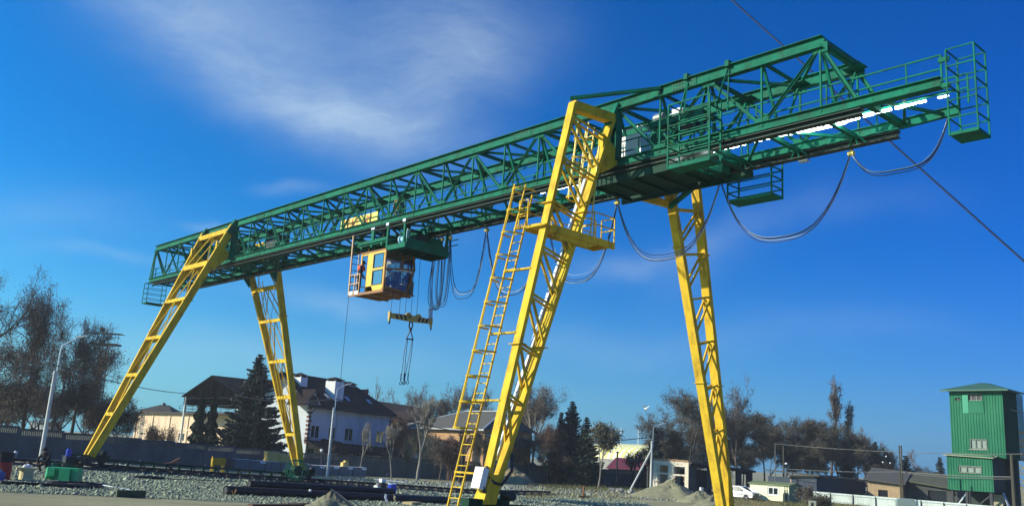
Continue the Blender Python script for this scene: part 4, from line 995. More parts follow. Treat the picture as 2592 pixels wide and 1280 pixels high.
# crouching figure in the yard
c = gp(116, 1196)
cr = dict(pelvis=(0, 0, .42), waist=(0, .08, .56), chest=(0, .20, .74), neck=(0, .26, .87), head=(0, .31, .96), crown=(0, .33, 1.04), shL=(-.2, .2, .78), shR=(.2, .2, .78), elL=(-.26, .36, .55), elR=(.26, .36, .55), wrL=(-.14, .50, .44), wrR=(.14, .50, .44), haL=(-.1, .57, .42), haR=(.1, .57, .42),
          hipL=(-.12, 0, .40), hipR=(.12, 0, .40), knL=(-.2, .40, .48), knR=(.2, .40, .48), anL=(-.18, .12, .08), anR=(.18, .12, .08), toL=(-.2, .3, .04), toR=(.2, .3, .04))
person('person in dark clothes crouching on the rail bed at the left', {k: tuple(Vector(v)*1.05) for k, v in cr.items()}, (DARK, DARK, SKIN, SHOE), hat=mat('black_hat', (.012, .012, .012), .9), loc=(c.x, c.y, hgt(c.x, c.y)), rz=R(215))
# ------------------------------------------------------------------ things in the yard
def facecam(p): return math.atan2(CAM.y-p.y, CAM.x-p.x)
# green steel box with stepped front
p = gl(150, 1216); t = thing('steel_box', 'bright green steel box lying on the gravel beside the cable spool', 'box', p, R(-38))
m = MB(); m.bb((-.28, -.45, .03), (.28, .75, .5)); m.prism([(.28, -.45, .5), (.28, -.45, .06), (.42, -.35, .2), (.42, -.35, .5)], (0, .28, 0)); m.prism([(.28, .05, .5), (.28, .05, .03), (.42, .1, .03), (.42, .1, .5)], (0, .4, 0)); m.build('shell', mat('bright_green_paint', (.015, .36, .14), .45, 0, .15, 2), t)
m = MB(); m.bb((-.25, -.48, -.06), (-.1, .78, .03)); m.bb((.1, -.48, -.06), (.25, .78, .03)); m.build('skid', WOOD, t)
m = MB(); m.bb((-.26, -.43, .5), (.26, .73, .515)); m.build('lid', MATS['bright_green_paint'], t)
# wooden cable spool
p = gl(64, 1216); t = thing('cable_spool', 'pale wooden cable spool with a white rag on top', 'cable spool', p)
SP = mat('spool_wood', (.62, .55, .30), .8, 0, .15, 5)
MB().lathe((0, 0, .05), [(.245, 0), (.235, .4)], 18).build('core', SP, t)
for z in (0, .43): MB().lathe((0, 0, z), [(.38, 0), (.38, .05), (0, .05)], 22).build('flange', SP, t)
rg = random.Random(3); m = MB()
for k in range(5): m.lathe((rg.uniform(-.15, .12), rg.uniform(-.1, .1), .5), [(.10, -.02), (.09, .03), (.04, .06+.03*k % .05), (0, .07)], 8)
tag(m.build('rag', WHITE, None, True, loc=p), 'crumpled white rag lying on the wooden spool', 'rag')
# red oil drum at the left edge, blue can before it
p = gl(2, 1213); t = thing('oil_drum', 'red oil drum with dark open top at the left edge', 'drum', p)
MB().lathe((0, 0, 0), [(.30, 0), (.31, .02), (.30, .04), (.30, .3), (.315, .32), (.30, .34), (.30, .62)], 24).build('lower_shell', RED, t)
MB().lathe((0, 0, .62), [(.30, 0), (.315, .02), (.30, .04), (.30, .33), (.31, .35), (.28, .35), (.28, .1), (0, .1)], 24).build('upper_shell', mat('soot_black', (.02, .014, .018), .8, 0, .3, 5), t)
q = p+Vector((.05, .32, .93)); tag(MB().lathe((0, 0, 0), [(0, 0), (.05, .0), (.06, .06), (.03, .1), (0, .1)], 8).build('cup', WHITE, None, loc=q), 'small white cup on the rim of the red drum', 'cup')
p2 = gl(-2, 1219); t = thing('blue_can', 'blue can in front of the red oil drum', 'can', p2)
MB().lathe((0, 0, 0), [(.14, 0), (.15, .02), (.15, .3), (.12, .34), (.05, .36), (.05, .4), (0, .4)], 16).build('shell', mat('blue_can_paint', (.03, .07, .28), .4), t)
MB().tube([(-.1, 0, .36), (-.08, 0, .44), (.08, 0, .44), (.1, 0, .36)], .012, 5).build('handle', STEEL, t)
# yellow trestle
p = gl(548, 1206); t = thing('trestle', 'yellow steel trestle with a broad plate top beside the tie beam', 'trestle', p, R(4))
m = MB(); m.bb((-.10, -.48, .76), (.10, .48, 1.22)); m.build('plate', mat('mustard_paint', (.40, .27, .012), .6, 0, .15, 3, spec=.2), t)
for y in (-.40, .40):
    for sx in (-1, 1): MB().bar((.05*sx, y, .9), (.32*sx, y-.08*sx, 0), .09, .08).build('leg', YELL, t)
    MB().bar((-.38, y, .05), (.38, y, .05), .12, .1).build('foot', YELL, t)
MB().bar((0, -.46, 1.2), (0, -.46, 1.34), .05).build('stub', YELL, t)
# steel pipes
P0, P1 = gl(556, 1249), gl(1136, 1274); d = (P1-P0); d.z = 0; dn = d.normalized(); sdp = Vector((-dn.y, dn.x, 0))
def ground_pipe(t0, t1, off, lift, r, label):
    pts = []
    for k in range(7):
        q = P0+d*(t0+(t1-t0)*k/6)+sdp*off; pts.append((q.x, q.y, hgt(q.x, q.y)+r+lift))
    m = MB().tube(pts, r, 12, False)
    o = m.build('steel_pipe', PIPE, None, True); tag(o, label, 'pipe', 'pipes lying on the gravel')
    w = MB(); a, b = Vector(pts[0]), Vector(pts[1]); w.tube([a, a+(b-a).normalized()*.4], r*.8, 12); w.build('inner_end', STEEL, o)
ground_pipe(0, .93, -.35, 0, .17, 'dark steel pipe furthest from the camera in the pipe row')
ground_pipe(.12, 1.0, .05, 0, .17, 'longest dark steel pipe in the middle of the pipe row')
ground_pipe(.10, .99, .42, 0, .17, 'dark steel pipe nearest the grey gravel mound')
ground_pipe(.11, .72, .22, .29, .15, 'dark steel pipe lying on top of the other pipes')
for px, py, s, wl in ((609, 1252, 1, 'larger rusty brown dry weed tuft beside the pipe ends'), (592, 1253, .8, 'smaller rusty dry weed tuft at the tip of the pipes')):
    p = gl(px, py); m = MB(); rg = random.Random(px)
    for k in range(9): a = rg.uniform(0, 6.28); m.bar((0, 0, 0), (.12*math.cos(a)*s, .12*math.sin(a)*s, .3*s*rg.uniform(.6, 1)), .03, .008)
    tag(m.build('dry_weed', mat('dry_weed', (.28, .16, .06), .9, 0, .3, 5), None, loc=p), wl, 'weed', 'dry weeds by the pipes')
# bar and hose on pipes
p = gl(630, 1246, .3); tag(MB().bar((0, 0, .05), (.16, .2, .12), .05, .03).bar((.1, .1, .05), (.35, .5, -.1), .015).build('steel_bar', GALV, None, loc=p), 'short bright steel bar lying across the pipes', 'bar')
p = gl(830, 1252, .35); pts = [p+Vector((.35*math.cos(a), .6*math.sin(a), .02*a)) for a in np.linspace(0, 5.6, 16)]+[p+Vector((.8, .9, .03)), p+Vector((1.2, 1.6, .0))]
tag(MB().tube(pts, .022, 5).build('hose', RUBB), 'black hose coiled on the pipes near the mound', 'hose')
p = gl(838, 1283); tag(MB().tube([gl(834, 1246, .35), gl(836, 1262, .42), p+Vector((.3, .05, .5)), p+Vector((.7, .2, .28)), p+Vector((1.2, .4, .03))], .022, 5).build('hose', RUBB), 'black hose running over the gravel mound', 'hose')
p = gl(783, 1262, .3); t = tag(MB().lathe((0, 0, .05), [(0, -.06), (.05, -.04), (.065, 0), (.05, .04), (0, .06)], 10).build('work_glove', WHITE, None, True, loc=p), 'small white bundle lying on the pipes', 'glove')
# canister, buckets and blue barrel behind the pipes
p = gl(953, 1251); t = thing('canister', 'white plastic canister standing left of the dark barrel', 'canister', p, R(20))
m = MB(); m.prism([(-.16, -.14, 0), (.16, -.14, 0), (.16, -.14, .40), (.06, -.14, .52), (-.1, -.14, .52), (-.16, -.14, .44)], (0, .28, 0)); m.build('shell', mat('milky_plastic', (.72, .76, .72), .45, 0, .05, 4), t)
MB().lathe((.1, 0, .46), [(.05, 0), (.05, .09), (0, .09)], 10).build('cap', RED, t); MB().tube([(-.1, 0, .5), (-.06, 0, .6), (.03, 0, .6), (.05, 0, .52)], .02, 6).build('handle', MATS['milky_plastic'], t)
p = gl(965, 1249); t = thing('dark_barrel', 'dark barrel with a white cap standing behind the canister', 'barrel', p)
MB().lathe((0, 0, 0), [(.23, 0), (.24, .02), (.24, .3), (.25, .32), (.24, .34), (.24, .62), (.1, .66), (0, .66)], 20).build('shell', STEEL, t)
MB().box((-.0, .0, .76), (.28, .28, .2)).build('cap', WHITE, t)
p = gl(991, 1252); t = thing('blue_barrel', 'deep blue plastic barrel with pale rim behind the pipes', 'barrel', p)
MB().lathe((0, 0, 0), [(.22, 0), (.25, .03), (.25, .28), (.26, .3), (.25, .32), (.25, .6), (.24, .64)], 22).build('shell', BLUE, t)
MB().lathe((0, 0, .60), [(.265, 0), (.265, .05), (.235, .06), (.23, .0), (0, .0)], 22).build('rim', mat('pale_blue_plastic', (.45, .55, .75), .4), t)
p = gl(973, 1268, .0); q = p+Vector((.5, 0, .3))
for k, (px, py, w) in enumerate(((973, 1270, 'white rag hanging over the pipes below the canister'), (995, 1270, 'pale rag lying over the pipes below the blue barrel'))):
    p = gl(px, py); m = MB(); rr = random.Random(k)
    for j in range(4): m.bar((.05*j, rr.uniform(-.05, .05), .36-.09*j), (.05*j+.07, rr.uniform(-.06, .06), .28-.09*j), .10, .03)
    tag(m.build('rag', WHITE if k == 0 else WOOD, None, loc=p), w, 'rag')
p = gl(1042, 1277, .02); tag(MB().box((0, 0, .06), (.5, .8, .12), .4).build('timber_block', WOOD, None, loc=p), 'pale timber block under the right part of the pipes', 'timber')
p = gl(330, 1258); tag(MB().bb((-.05, -.45, 0), (.06, .45, .22)).build('timber_block', mat('mossy_timber', (.07, .08, .045), .9, 0, .3, 5), None, loc=p), 'mossy dark timber block at the edge of the gravel', 'timber')
for k, (px, py, w) in enumerate(((700, 1281, 'brown flat plank at the front of the gravel, left one'), (780, 1278, 'brown flat plank at the front of the gravel, touching the mound'))):
    p = gl(px, py); tag(MB().box((0, 0, .05), (.28, 2.1, .07), R(8)).build('plank', mat('brown_plank', (.10, .05, .035), .9, 0, .3, 4, stretch=(6, 1, 1)), None, loc=p), w, 'plank', 'planks at the edge of the gravel')
# rusty angle pieces and cable coil on the rail bed
p = gl(430, 1192, .5); t = thing('scrap_steel', 'rusty welded steel bracket lying on the tie beam', 'scrap', p, R(30)); RUST = mat('rust', (.16, .07, .035), .85, .2, .3, 6)
MB().bar((0, -.9, 0), (0, .7, .12), .14, .1).build('arm', RUST, t); MB().bar((0, -.1, .05), (0, .9, .42), .12, .1).build('strut', RUST, t); MB().bar((0, -.3, 0), (0, .2, -.35), .12).build('leg', RUST, t)
p = gl(375, 1212, .03); pts = []
for k in range(60): a = k*.42; pts.append(p+Vector((.45*math.cos(a), .8*math.sin(a), .02+.0015*k)))
pts += [p+Vector((.6+.1*k, 1.0+.45*k, .04)) for k in range(8)]
tag(MB().tube(pts, .022, 5).build('cable_coil', RUBB), 'coil of dark cable on the gravel beside the rail bed', 'cable coil')
for a, b, w in ((gl(0, 1226, .03), gl(240, 1238, .03), 'grey timber beam lying on the gravel at the far left'),):
    tag(MB().bar(a+Vector((0, 0, .05)), b+Vector((0, 0, .05)), .14, .1).build('timber_beam', SLEEP), w, 'beam')
tag(MB().tube([gl(230, 1224, .03), gl(262, 1231, .05), gl(290, 1234, .03), gl(335, 1242, .03)], .016, 5).build('cable', GALV), 'thin pale cable lying across the gravel', 'cable')
p = gl(188, 1233, .04); pts = [p+Vector((.5*math.cos(a), .9*math.sin(a), .012*a)) for a in np.linspace(0, 12, 44)]
tag(MB().tube(pts, .035, 5).build('cable_coil', RUBB), 'black hose coil on the gravel in front of the green box', 'cable coil')
p = gl(1475, 1262, .3); t = thing('scrap_steel', 'rusty upright steel post at the end of the far rail', 'scrap', p); MB().bar((0, 0, -.3), (0, .1, .75), .16, .1).build('post', RUST, t); MB().bar((0, -.5, -.1), (0, .9, -.12), .1).build('base', RUST, t)
tag(MB().bar(gl(950, 1224, .4), gl(1028, 1231, .38), .5, .05).build('sheet_metal', GALV), 'flat grey metal sheet lying on the rail bed', 'metal sheet')
# pallets of grey blocks along the dirt track
BLK = mat('grey_block', (.155, .165, .18), .9, 0, .2, 1.5, .3, 14); BLKL = mat('pale_block', (.40, .41, .40), .9, 0, .15, 2)
PAPER = mat('white_paper', (.8, .8, .78), .7, 0, .05, 3)
A0, A1 = onX(-45.2, 586, 1188), onX(-43.4, 920, 1205); A0.z = hgt(0, A0.y); A1.z = hgt(0, A1.y); da = A1-A0; yaw = math.atan2(da.y, da.x)
npal = 9; step = da.length/npal
TIM = mat('yellow_timber', (.62, .44, .13), .8, 0, .15, 3)
blk_mesh = None
for k in range(npal):
    if k == 4: pass
    c = A0+da*((k+.5)/npal); c.z = hgt(c.x, c.y)
    where = ['leftmost, with its pale lit end showing', 'second from the left, with a white paper tag', 'under the yellow timber stack', 'partly behind the cable drum', 'behind the yellow rear leg', 'just right of the yellow rear leg', 'below the round white garden lamp', 'beneath the small yellow carton', 'rightmost of the row'][k]
    t = thing('block_pallet', f'stack of grey blocks on a pallet, {where}', 'block stack', c, yaw, 'grey block stacks along the fence')
    m = MB()
    for y in (-.5, 0, .5): m.bb((-step*.45, y-.06, 0), (step*.45, y+.06, .12))
    m.build('pallet', WOOD, t)
    hh = 1.0 if k < 5 else .9; nl = 5; lh = (hh)/nl
    for l_ in range(nl):
        nb = max(3, int(step*.94/.62)); bw = step*.94/nb
        for b_ in range(nb):
            for y in (-.32, .32):
                x = -step*.47+bw*(b_+.5); o_ = random.uniform(-.012, .012)
                me = None
                if blk_mesh is None: bo = MB().box((0, 0, 0), (bw-.03, .6, lh-.02)).build('block', BLK, t, loc=(x, y+o_, .12+lh*(l_+.5))); blk_mesh = bo.data
                else: link('block', blk_mesh, t, (x, y+o_, .12+lh*(l_+.5)))
    m = MB(); m.bb((-step*.46, -.6, .12+hh), (step*.46, .6, .14+hh)); m.build('wrap', PAPER if k != 3 else BLK, t)
    if k in (1, 5, 6, 7, 8): MB().bb((.2, -.67, hh-.13), (.75, -.64, hh+.1)).build('paper_tag', PAPER, t)
for k, (fr, w, h) in enumerate(((2.45, 1.35, .95), (3.3, 1.5, .8))):
    c = A0+da*(fr/npal); c.z = hgt(c.x, c.y)+1.16
    t = thing('timber_stack', 'tall stack of yellow timber on the block pallets' if k == 0 else 'untidy stack of yellow timber right of the taller one', 'timber stack', c, yaw)
    rr = random.Random(k)
    for l_ in range(6):
        for b_ in range(3): MB().box((rr.uniform(-.06, .06)*(1+2*k), (b_-1)*.3, h/6*(l_+.5)), (w*(1-rr.uniform(0, .12+.25*k)), .27, h/6-.015)).build('board', TIM, t)
c = A0+da*(7.55/npal); c.z = hgt(c.x, c.y)+1.05; t = thing('carton', 'small yellow carton on the right block stacks', 'carton', c, yaw); MB().bb((-.35, -.3, 0), (.3, .3, .4)).build('box', TIM, t); MB().bb((-.1, -.25, .4), (.25, .2, .6)).build('upper_box', TIM, t)
# white saloon car seen obliquely beside the hut
def car(name, label, loc, rz, body=WHITE):
    t = thing(name, label, 'car', loc, rz)
    L_, W_, H_ = 4.05, 1.58, 1.42
    side = [(-2.02, .42), (-2.0, .80), (-1.92, .88), (-1.25, .93), (-.95, 1.34), (-.75, 1.40), (.35, 1.42), (.55, 1.36), (1.02, .92), (1.85, .86), (2.0, .78), (2.03, .45), (1.95, .30), (1.62, .30), (1.55, .50), (1.36, .62), (1.14, .62), (.96, .50), (.90, .30), (-.92, .28), (-.98, .50), (-1.16, .62), (-1.38, .62), (-1.56, .5), (-1.62, .30), (-1.95, .32)]
    def yy(z): return W_/2 if z < .9 else W_/2-(z-.9)*.32
    bmx = bmesh.new()
    l_ = [bmx.verts.new((x, -yy(z), z)) for x, z in side]; r_ = [bmx.verts.new((x, yy(z), z)) for x, z in side]
    bmx.faces.new(l_[::-1]); bmx.faces.new(r_)
    n_ = len(side)
    for i in range(n_): bmx.faces.new((l_[i], l_[(i+1) % n_], r_[(i+1) % n_], r_[i]))
    bmesh.ops.triangulate(bmx, faces=[f for f in bmx.faces if len(f.verts) > 4]); bmesh.ops.recalc_face_normals(bmx, faces=bmx.faces)
    me = bpy.data.meshes.new('body'); bmx.to_mesh(me); bmx.free(); me.materials.append(body); b = link('body', me, t)
    bv = b.modifiers.new('b', 'BEVEL'); bv.width = .03; bv.segments = 2; bv.angle_limit = R(35); bv.limit_method = 'ANGLE'
    CG = mat('car_glass', (.01, .014, .016), .08, 0, .2, 1, spec=.8)
    for s_ in (-1, 1):
        for a in ([(-1.08, .96), (-.88, 1.30), (-.42, 1.35), (-.42, .96)], [(-.34, .96), (-.34, 1.35), (.28, 1.36), (.34, .96)], [(.42, .96), (.36, 1.35), (.50, 1.32), (.90, .96)]):
            pl = [(x, s_*(yy(z)+.006), z) for x, z in a]; MB().prism(pl, (0, s_*.004, 0)).build('side_window', CG, t)
        MB().bb((-1.9, s_*(W_/2+.002), .56), (1.9, s_*(W_/2+.018), .60)).build('trim_strip', RUBB, t)
        for x in (-.2, .62): MB().box((x, s_*(W_/2+.015), .82), (.14, .03, .03)).build('door_handle', STEEL, t)
        MB().box((.72, s_*(W_/2+.08), .99), (.08, .14, .10)).build('mirror', RUBB, t)
        for x in (-1.27, 1.25):
            w = MB().lathe((x, s_*.70-.08, .29), [(.18, 0), (.28, .0), (.30, .04), (.30, .13), (.28, .17), (.18, .17)], 20, 'Y').build('wheel', RUBB, t)
            MB().lathe((x, s_*.70-.085, .29), [(0, 0), (.18, .02), (.18, .15), (0, .175)], 16, 'Y').build('rim', GALV, w)
    for f_, (xa, za), (xb, zb) in (('windscreen', (1.0, .95), (.57, 1.34)), ('rear_window', (-1.22, .96), (-.96, 1.32))):
        n2 = .012 if xa > 0 else -.012; MB().add([(xa+n2, -.66, za), (xa+n2, .66, za), (xb+n2, .56, zb), (xb+n2, -.56, zb)], [(0, 1, 2, 3)]).build(f_, CG, t)
    MB().bb((2.02, -.42, .52), (2.045, .42, .76)).build('grille', BLACK, t)
    for s_ in (-1, 1):
        MB().bb((2.01, s_*.44, .54), (2.05, s_*.72, .75)).build('headlight', GLASS, t); MB().bb((-2.05, s_*.5, .56), (-2.01, s_*.74, .78)).build('tail_light', RED, t)
    for x in (2.0, -2.12): MB().bb((x, -.80, .38), (x+.12, .80, .50)).build('bumper', RUBB, t)
    return t
pc = gl(1872, 1263); car('parked_car', 'white old saloon car parked left of the site hut', pc, R(2))
# ------------------------------------------------------------------ trees
def prisms(P0, P1, R0, R1, n=3):
    D = P1-P0; D = D/np.maximum(np.linalg.norm(D, axis=1, keepdims=True), 1e-6)
    A = np.where(np.abs(D[:, 2:3]) > .9, [[1., 0, 0]], [[0, 0, 1.]]); U = np.cross(D, A); U /= np.linalg.norm(U, axis=1, keepdims=True); W = np.cross(D, U)
    k = len(P0); V = np.empty((k, 2, n, 3))
    for j in range(n):
        a = 2*math.pi*j/n; o = U*math.cos(a)+W*math.sin(a)
        V[:, 0, j] = P0+o*R0[:, None]; V[:, 1, j] = P1+o*R1[:, None]
    b = (np.arange(k)*2*n)[:, None]; Q = np.concatenate([np.concatenate([b+j, b+(j+1) % n, b+n+(j+1) % n, b+n+j], 1) for j in range(n)])
    return V.reshape(-1, 3), Q
def leafquads(C, S, rr, flat=0.):
    n = len(C); a = rr.normal(size=(n, 3)); a /= np.linalg.norm(a, axis=1, keepdims=True); b = rr.normal(size=(n, 3)); b -= a*(a*b).sum(1, keepdims=True); b /= np.linalg.norm(b, axis=1, keepdims=True)
    S = np.broadcast_to(S, (n,))[:, None]; a = a*S; b = b*S*.6
    V = np.stack([C-a, C-b*.8, C+a, C+b], 1).reshape(-1, 3); Q = np.arange(4*n).reshape(-1, 4); return V, Q
def bare_tree(name, label, H, width, seed, bark, leaf=None, nleaf=0, lsize=.10, trunk_h=.28, spread=.9, up=.25, levels=5, r0=None, forks=(3, 4), fine=.010, group='trees behind the fence', loc=None, multi=1, leaf_dense=.25):
    rr = np.random.default_rng(seed); segs = {0: [], 1: []}; tips = []
    r0 = r0 or H*.016
    def grow(p, d, ln, r, lev):
        k = 3 if lev < 2 else 2; q = p
        for j in range(k):
            d = d+rr.normal(0, .09+.03*lev, 3)+np.array([0, 0, .05*up]); d /= np.linalg.norm(d)
            q2 = q+d*ln/k; ra, rb = r*(1-.35*j/k), r*(1-.35*(j+1)/k)
            segs[0 if lev < 2 else 1].append((q, q2, max(ra, fine), max(rb, fine))); 
            if lev >= 2 and lev < levels and rr.random() < .75:
                grow(q2, side(d, rr.uniform(.5, 1.0)), ln*rr.uniform(.4, .6), r*.45, lev+1)
            q = q2
        if lev >= levels: tips.append(q); return
        nf = rr.integers(forks[0], forks[1]+1)
        for j in range(nf): grow(q, side(d, rr.uniform(.25, .75)*spread), ln*rr.uniform(.6, .85), r*.58, lev+1)
    def side(d, ang):
        a = rr.normal(size=3); a -= d*a.dot(d); a /= np.linalg.norm(a); v = d*math.cos(ang)+a*math.sin(ang); v[2] += up*.35; return v/np.linalg.norm(v)
    for m_ in range(multi):  # stems of one root
        st = np.array([rr.normal(0, .25)*(multi > 1), rr.normal(0, .25)*(multi > 1), -.1]); dd = np.array([rr.normal(0, .05+.12*(multi > 1)), rr.normal(0, .05+.12*(multi > 1)), 1.]); dd /= np.linalg.norm(dd)
        grow(st, dd, H*trunk_h, r0, 0)
    allp = np.array([s[1] for s in segs[0]+segs[1]]); zmax = np.percentile(allp[:, 2], 98.5); rad = np.percentile(np.hypot(allp[:, 0], allp[:, 1]), 97)
    sc = np.array([width/2/rad, width/2/rad, H/zmax])
    def arr(S_): return [np.array([s[i] for s in S_]) for i in range(4)]
    root = thing(name, label, 'tree', loc or (0, 0, 0), 0, group)
    a = arr(segs[0]); V, Q = prisms(a[0]*sc, a[1]*sc, a[2], a[3], 6)
    if multi > 1: segs[1] = segs[1]+segs[0]; MB().lathe((0, 0, -.1), [(r0*2.2, 0), (r0*1.8, .12), (0, .2)], 8).build('trunk', bark, root)
    else: link('trunk', mesh_np('trunk', V, Q, mats=(bark,), smooth=True), root)
    a = arr(segs[1]); V, Q = prisms(a[0]*sc, a[1]*sc, a[2], a[3], 3); mi = np.zeros(len(Q), int); mats = [TWIGB if bark is BARK else bark]
    if leaf is not None:
        tp = np.concatenate([np.array(tips)*sc, a[1]*sc]); idx = rr.integers(0, len(tp), nleaf); C = tp[idx]+rr.normal(0, leaf_dense, (nleaf, 3))
        lv, lq = leafquads(C, lsize*rr.uniform(.6, 1.4, nleaf), rr); Q = np.concatenate([Q, lq+len(V)]); V = np.concatenate([V, lv])
        lm = leaf if isinstance(leaf, (list, tuple)) else [leaf]; mats += lm; mi = np.concatenate([mi, 1+rr.integers(0, len(lm), nleaf)])
    link('crown', mesh_np('crown', V, Q, mi, mats), root)
    return root
def conifer(name, label, H, width, seed, leafm, loc, nlev=None, droop=.25, density=1., group='trees behind the fence', z0=.04, sz=.16):
    rr = np.random.default_rng(seed); root = thing(name, label, 'tree', loc, 0, group)
    MB().tube([(0, 0, -.1), (0, 0, H*.5), (0, 0, H*.98)], H*.017, 7, r2=.02).build('trunk', BARK, root)
    Cs = []; D0, D1, RR = [], [], []
    nlev = nlev or int(H*3.6)
    for k in range(nlev):
        t = k/nlev; z = H*(z0+(1-z0)*t); L_ = width/2*(1-t)**.85*rr.uniform(.78, 1.12)+.12
        nb = int(7+7*(1-t))
        for j in range(nb):
            a = rr.uniform(0, 6.28); l_ = L_*rr.uniform(.7, 1.1); n = max(3, int(l_*7*density))
            u = np.linspace(.15, 1, n); dr = -droop*l_*u**1.0+.22*l_*u**3
            base = np.stack([np.cos(a)*l_*u, np.sin(a)*l_*u, z+dr], 1)
            D0.append((0, 0, z)); D1.append(base[-1]); RR.append(.025)
            m_ = 4; pts = np.repeat(base, m_, 0); spread = (.06+.16*(1-np.repeat(u, m_)))[:, None]*min(1, l_)
            off = rr.normal(0, 1, (len(pts), 3))*spread; off[:, 2] = -np.abs(off[:, 2])*.7
            Cs.append(pts+off)
    C = np.concatenate(Cs); V, Q = leafquads(C, sz*rr.uniform(.6, 1.4, len(C)), rr); mi = rr.integers(0, len(leafm), len(Q))
    V2, Q2 = prisms(np.array(D0), np.array(D1), np.array(RR), np.array(RR)*.3, 3)
    mi = np.concatenate([mi, np.full(len(Q2), len(leafm))]); V3 = np.concatenate([V, V2]); Q3 = np.concatenate([Q, Q2+len(V)])
    link('crown', mesh_np('crown', V3, Q3, mi, list(leafm)+[BARK]), root); return root
def leafmat(n, c, r=.8): 
    m = mat(n, c, r, 0, .3, 2); return m
LB1 = leafmat('brown_leaf', (.10, .078, .058)); LB2 = leafmat('russet_leaf', (.13, .074, .046)); LG = leafmat('dull_green_leaf', (.055, .062, .028)); LY = leafmat('yellow_green_leaf', (.13, .125, .030))
NS = leafmat('spruce_needles', (.014, .028, .024)); NS2 = leafmat('blue_spruce_needles', (.028, .048, .044)); NS3 = leafmat('dark_needles', (.010, .020, .014)); TH = leafmat('thuja_green', (.016, .034, .013)); TH2 = leafmat('thuja_dark', (.009, .020, .009))
TWIG = mat('twig_grey', (.12, .095, .085), .95, 0, .3, 3); TWIGB = mat('twig_brown', (.085, .068, .056), .95, 0, .3, 3); TWIGR = mat('twig_red', (.12, .062, .045), .95, 0, .3, 3)
def spot(px, depth):           # ground point under pixel column px at a distance
    p = at(px, 1150, depth); return Vector((p.x, p.y, hgt(p.x, p.y)))
def hpx(px, top, depth): p = spot(px, depth); q = at(px, top, depth); return q.z-p.z
def spot2(px, top, depth):     # base of an upright thing whose top is seen at (px, top)
    q = at(px, top, depth); return Vector((q.x, q.y, hgt(q.x, q.y))), q.z-hgt(q.x, q.y)
def T(kind, label, px, top, wpx, depth, seed, **k):
    b, H = spot2(px, top, depth); w = wpx*depth/FPX
    return kind(k.pop('name', 'bare_tree'), label, H, w, seed, loc=b, **k)
bt = dict(bark=BARK, leaf=(LB1, LB2, LB1), nleaf=13500, lsize=.058, levels=6, trunk_h=.17, forks=(2, 3), fine=.012, up=.15, spread=1.0)
T(bare_tree, 'largest brown leaved tree, cut by the left edge of the view', -12, 660, 330, 84, 11, **bt)
T(bare_tree, 'tall brown leaved tree behind the first street lamp', 115, 756, 270, 88, 12, **bt)
T(bare_tree, 'brown leaved tree between the first lamp and the floodlight mast', 222, 824, 230, 90, 13, **{**bt, 'nleaf': 9000})
T(bare_tree, 'low brown tree at the far left behind the fence', 38, 880, 260, 80, 14, **{**bt, 'nleaf': 12000, 'trunk_h': .1})
T(bare_tree, 'bushy dark tree behind the foot of the left leg', 170, 950, 230, 82, 15, **{**bt, 'nleaf': 12000, 'trunk_h': .1})
T(bare_tree, 'low brown shrubby tree between the left leg and the pale wall', 325, 1015, 110, 84, 16, **{**bt, 'nleaf': 9000, 'levels': 5, 'trunk_h': .1}, multi=3)
T(bare_tree, 'dark scrubby tree right behind the left leg foot', 262, 1000, 120, 84, 17, **{**bt, 'nleaf': 9000, 'levels': 5, 'trunk_h': .1}, multi=3)
T(bare_tree, 'low dark shrub against the fence by the pale building', 395, 1082, 95, 92, 18, **{**bt, 'nleaf': 7000, 'levels': 5, 'trunk_h': .1}, multi=3)
T(bare_tree, 'dense brown undergrowth tree behind the crouching person', 95, 975, 230, 79, 19, **{**bt, 'nleaf': 13500, 'trunk_h': .1, 'levels': 5}, multi=3)
T(bare_tree, 'dense low brown tree at the very left behind the fence', 5, 985, 200, 78, 20, **{**bt, 'nleaf': 12000, 'trunk_h': .1, 'levels': 5}, multi=3)
# fuller second row at the left, copies of the trees above turned and rescaled
TREES = [o for o in bpy.data.objects if o.name.startswith('bare_tree') and o.parent is None]
def again(src, label, px, top, wpx, depth, rz, group='trees behind the fence'):
    b, H = spot2(px, top, depth); c = copytree(src); c.location = b; c.rotation_euler = (0, 0, rz); c['label'] = label; c['group'] = group
    cr = [k for k in src.children if k.name.startswith('crown')][0]; zz = max(v[2] for v in cr.bound_box); xx = max(max(abs(v[0]), abs(v[1])) for v in cr.bound_box)
    c.scale = (wpx*depth/FPX/2/xx*1.15,)*2+(H/zz,); return c
again(TREES[1], 'brown tree filling the crowns between the two left giants', 60, 800, 240, 92, 2.1)
again(TREES[2], 'brown tree behind the first street lamp, half hidden', 165, 835, 230, 95, 1.2)
again(TREES[1], 'brown tree right of the floodlight mast', 275, 900, 170, 97, 4.0)
again(TREES[3], 'low dense brown tree behind the white shed', 120, 960, 260, 94, .7)
again(TREES[4], 'low dense brown tree before the floodlight mast foot', 235, 955, 240, 93, 2.9)
again(TREES[3], 'low brown growth left of the pale peach building', 315, 1030, 150, 95, 5.2)
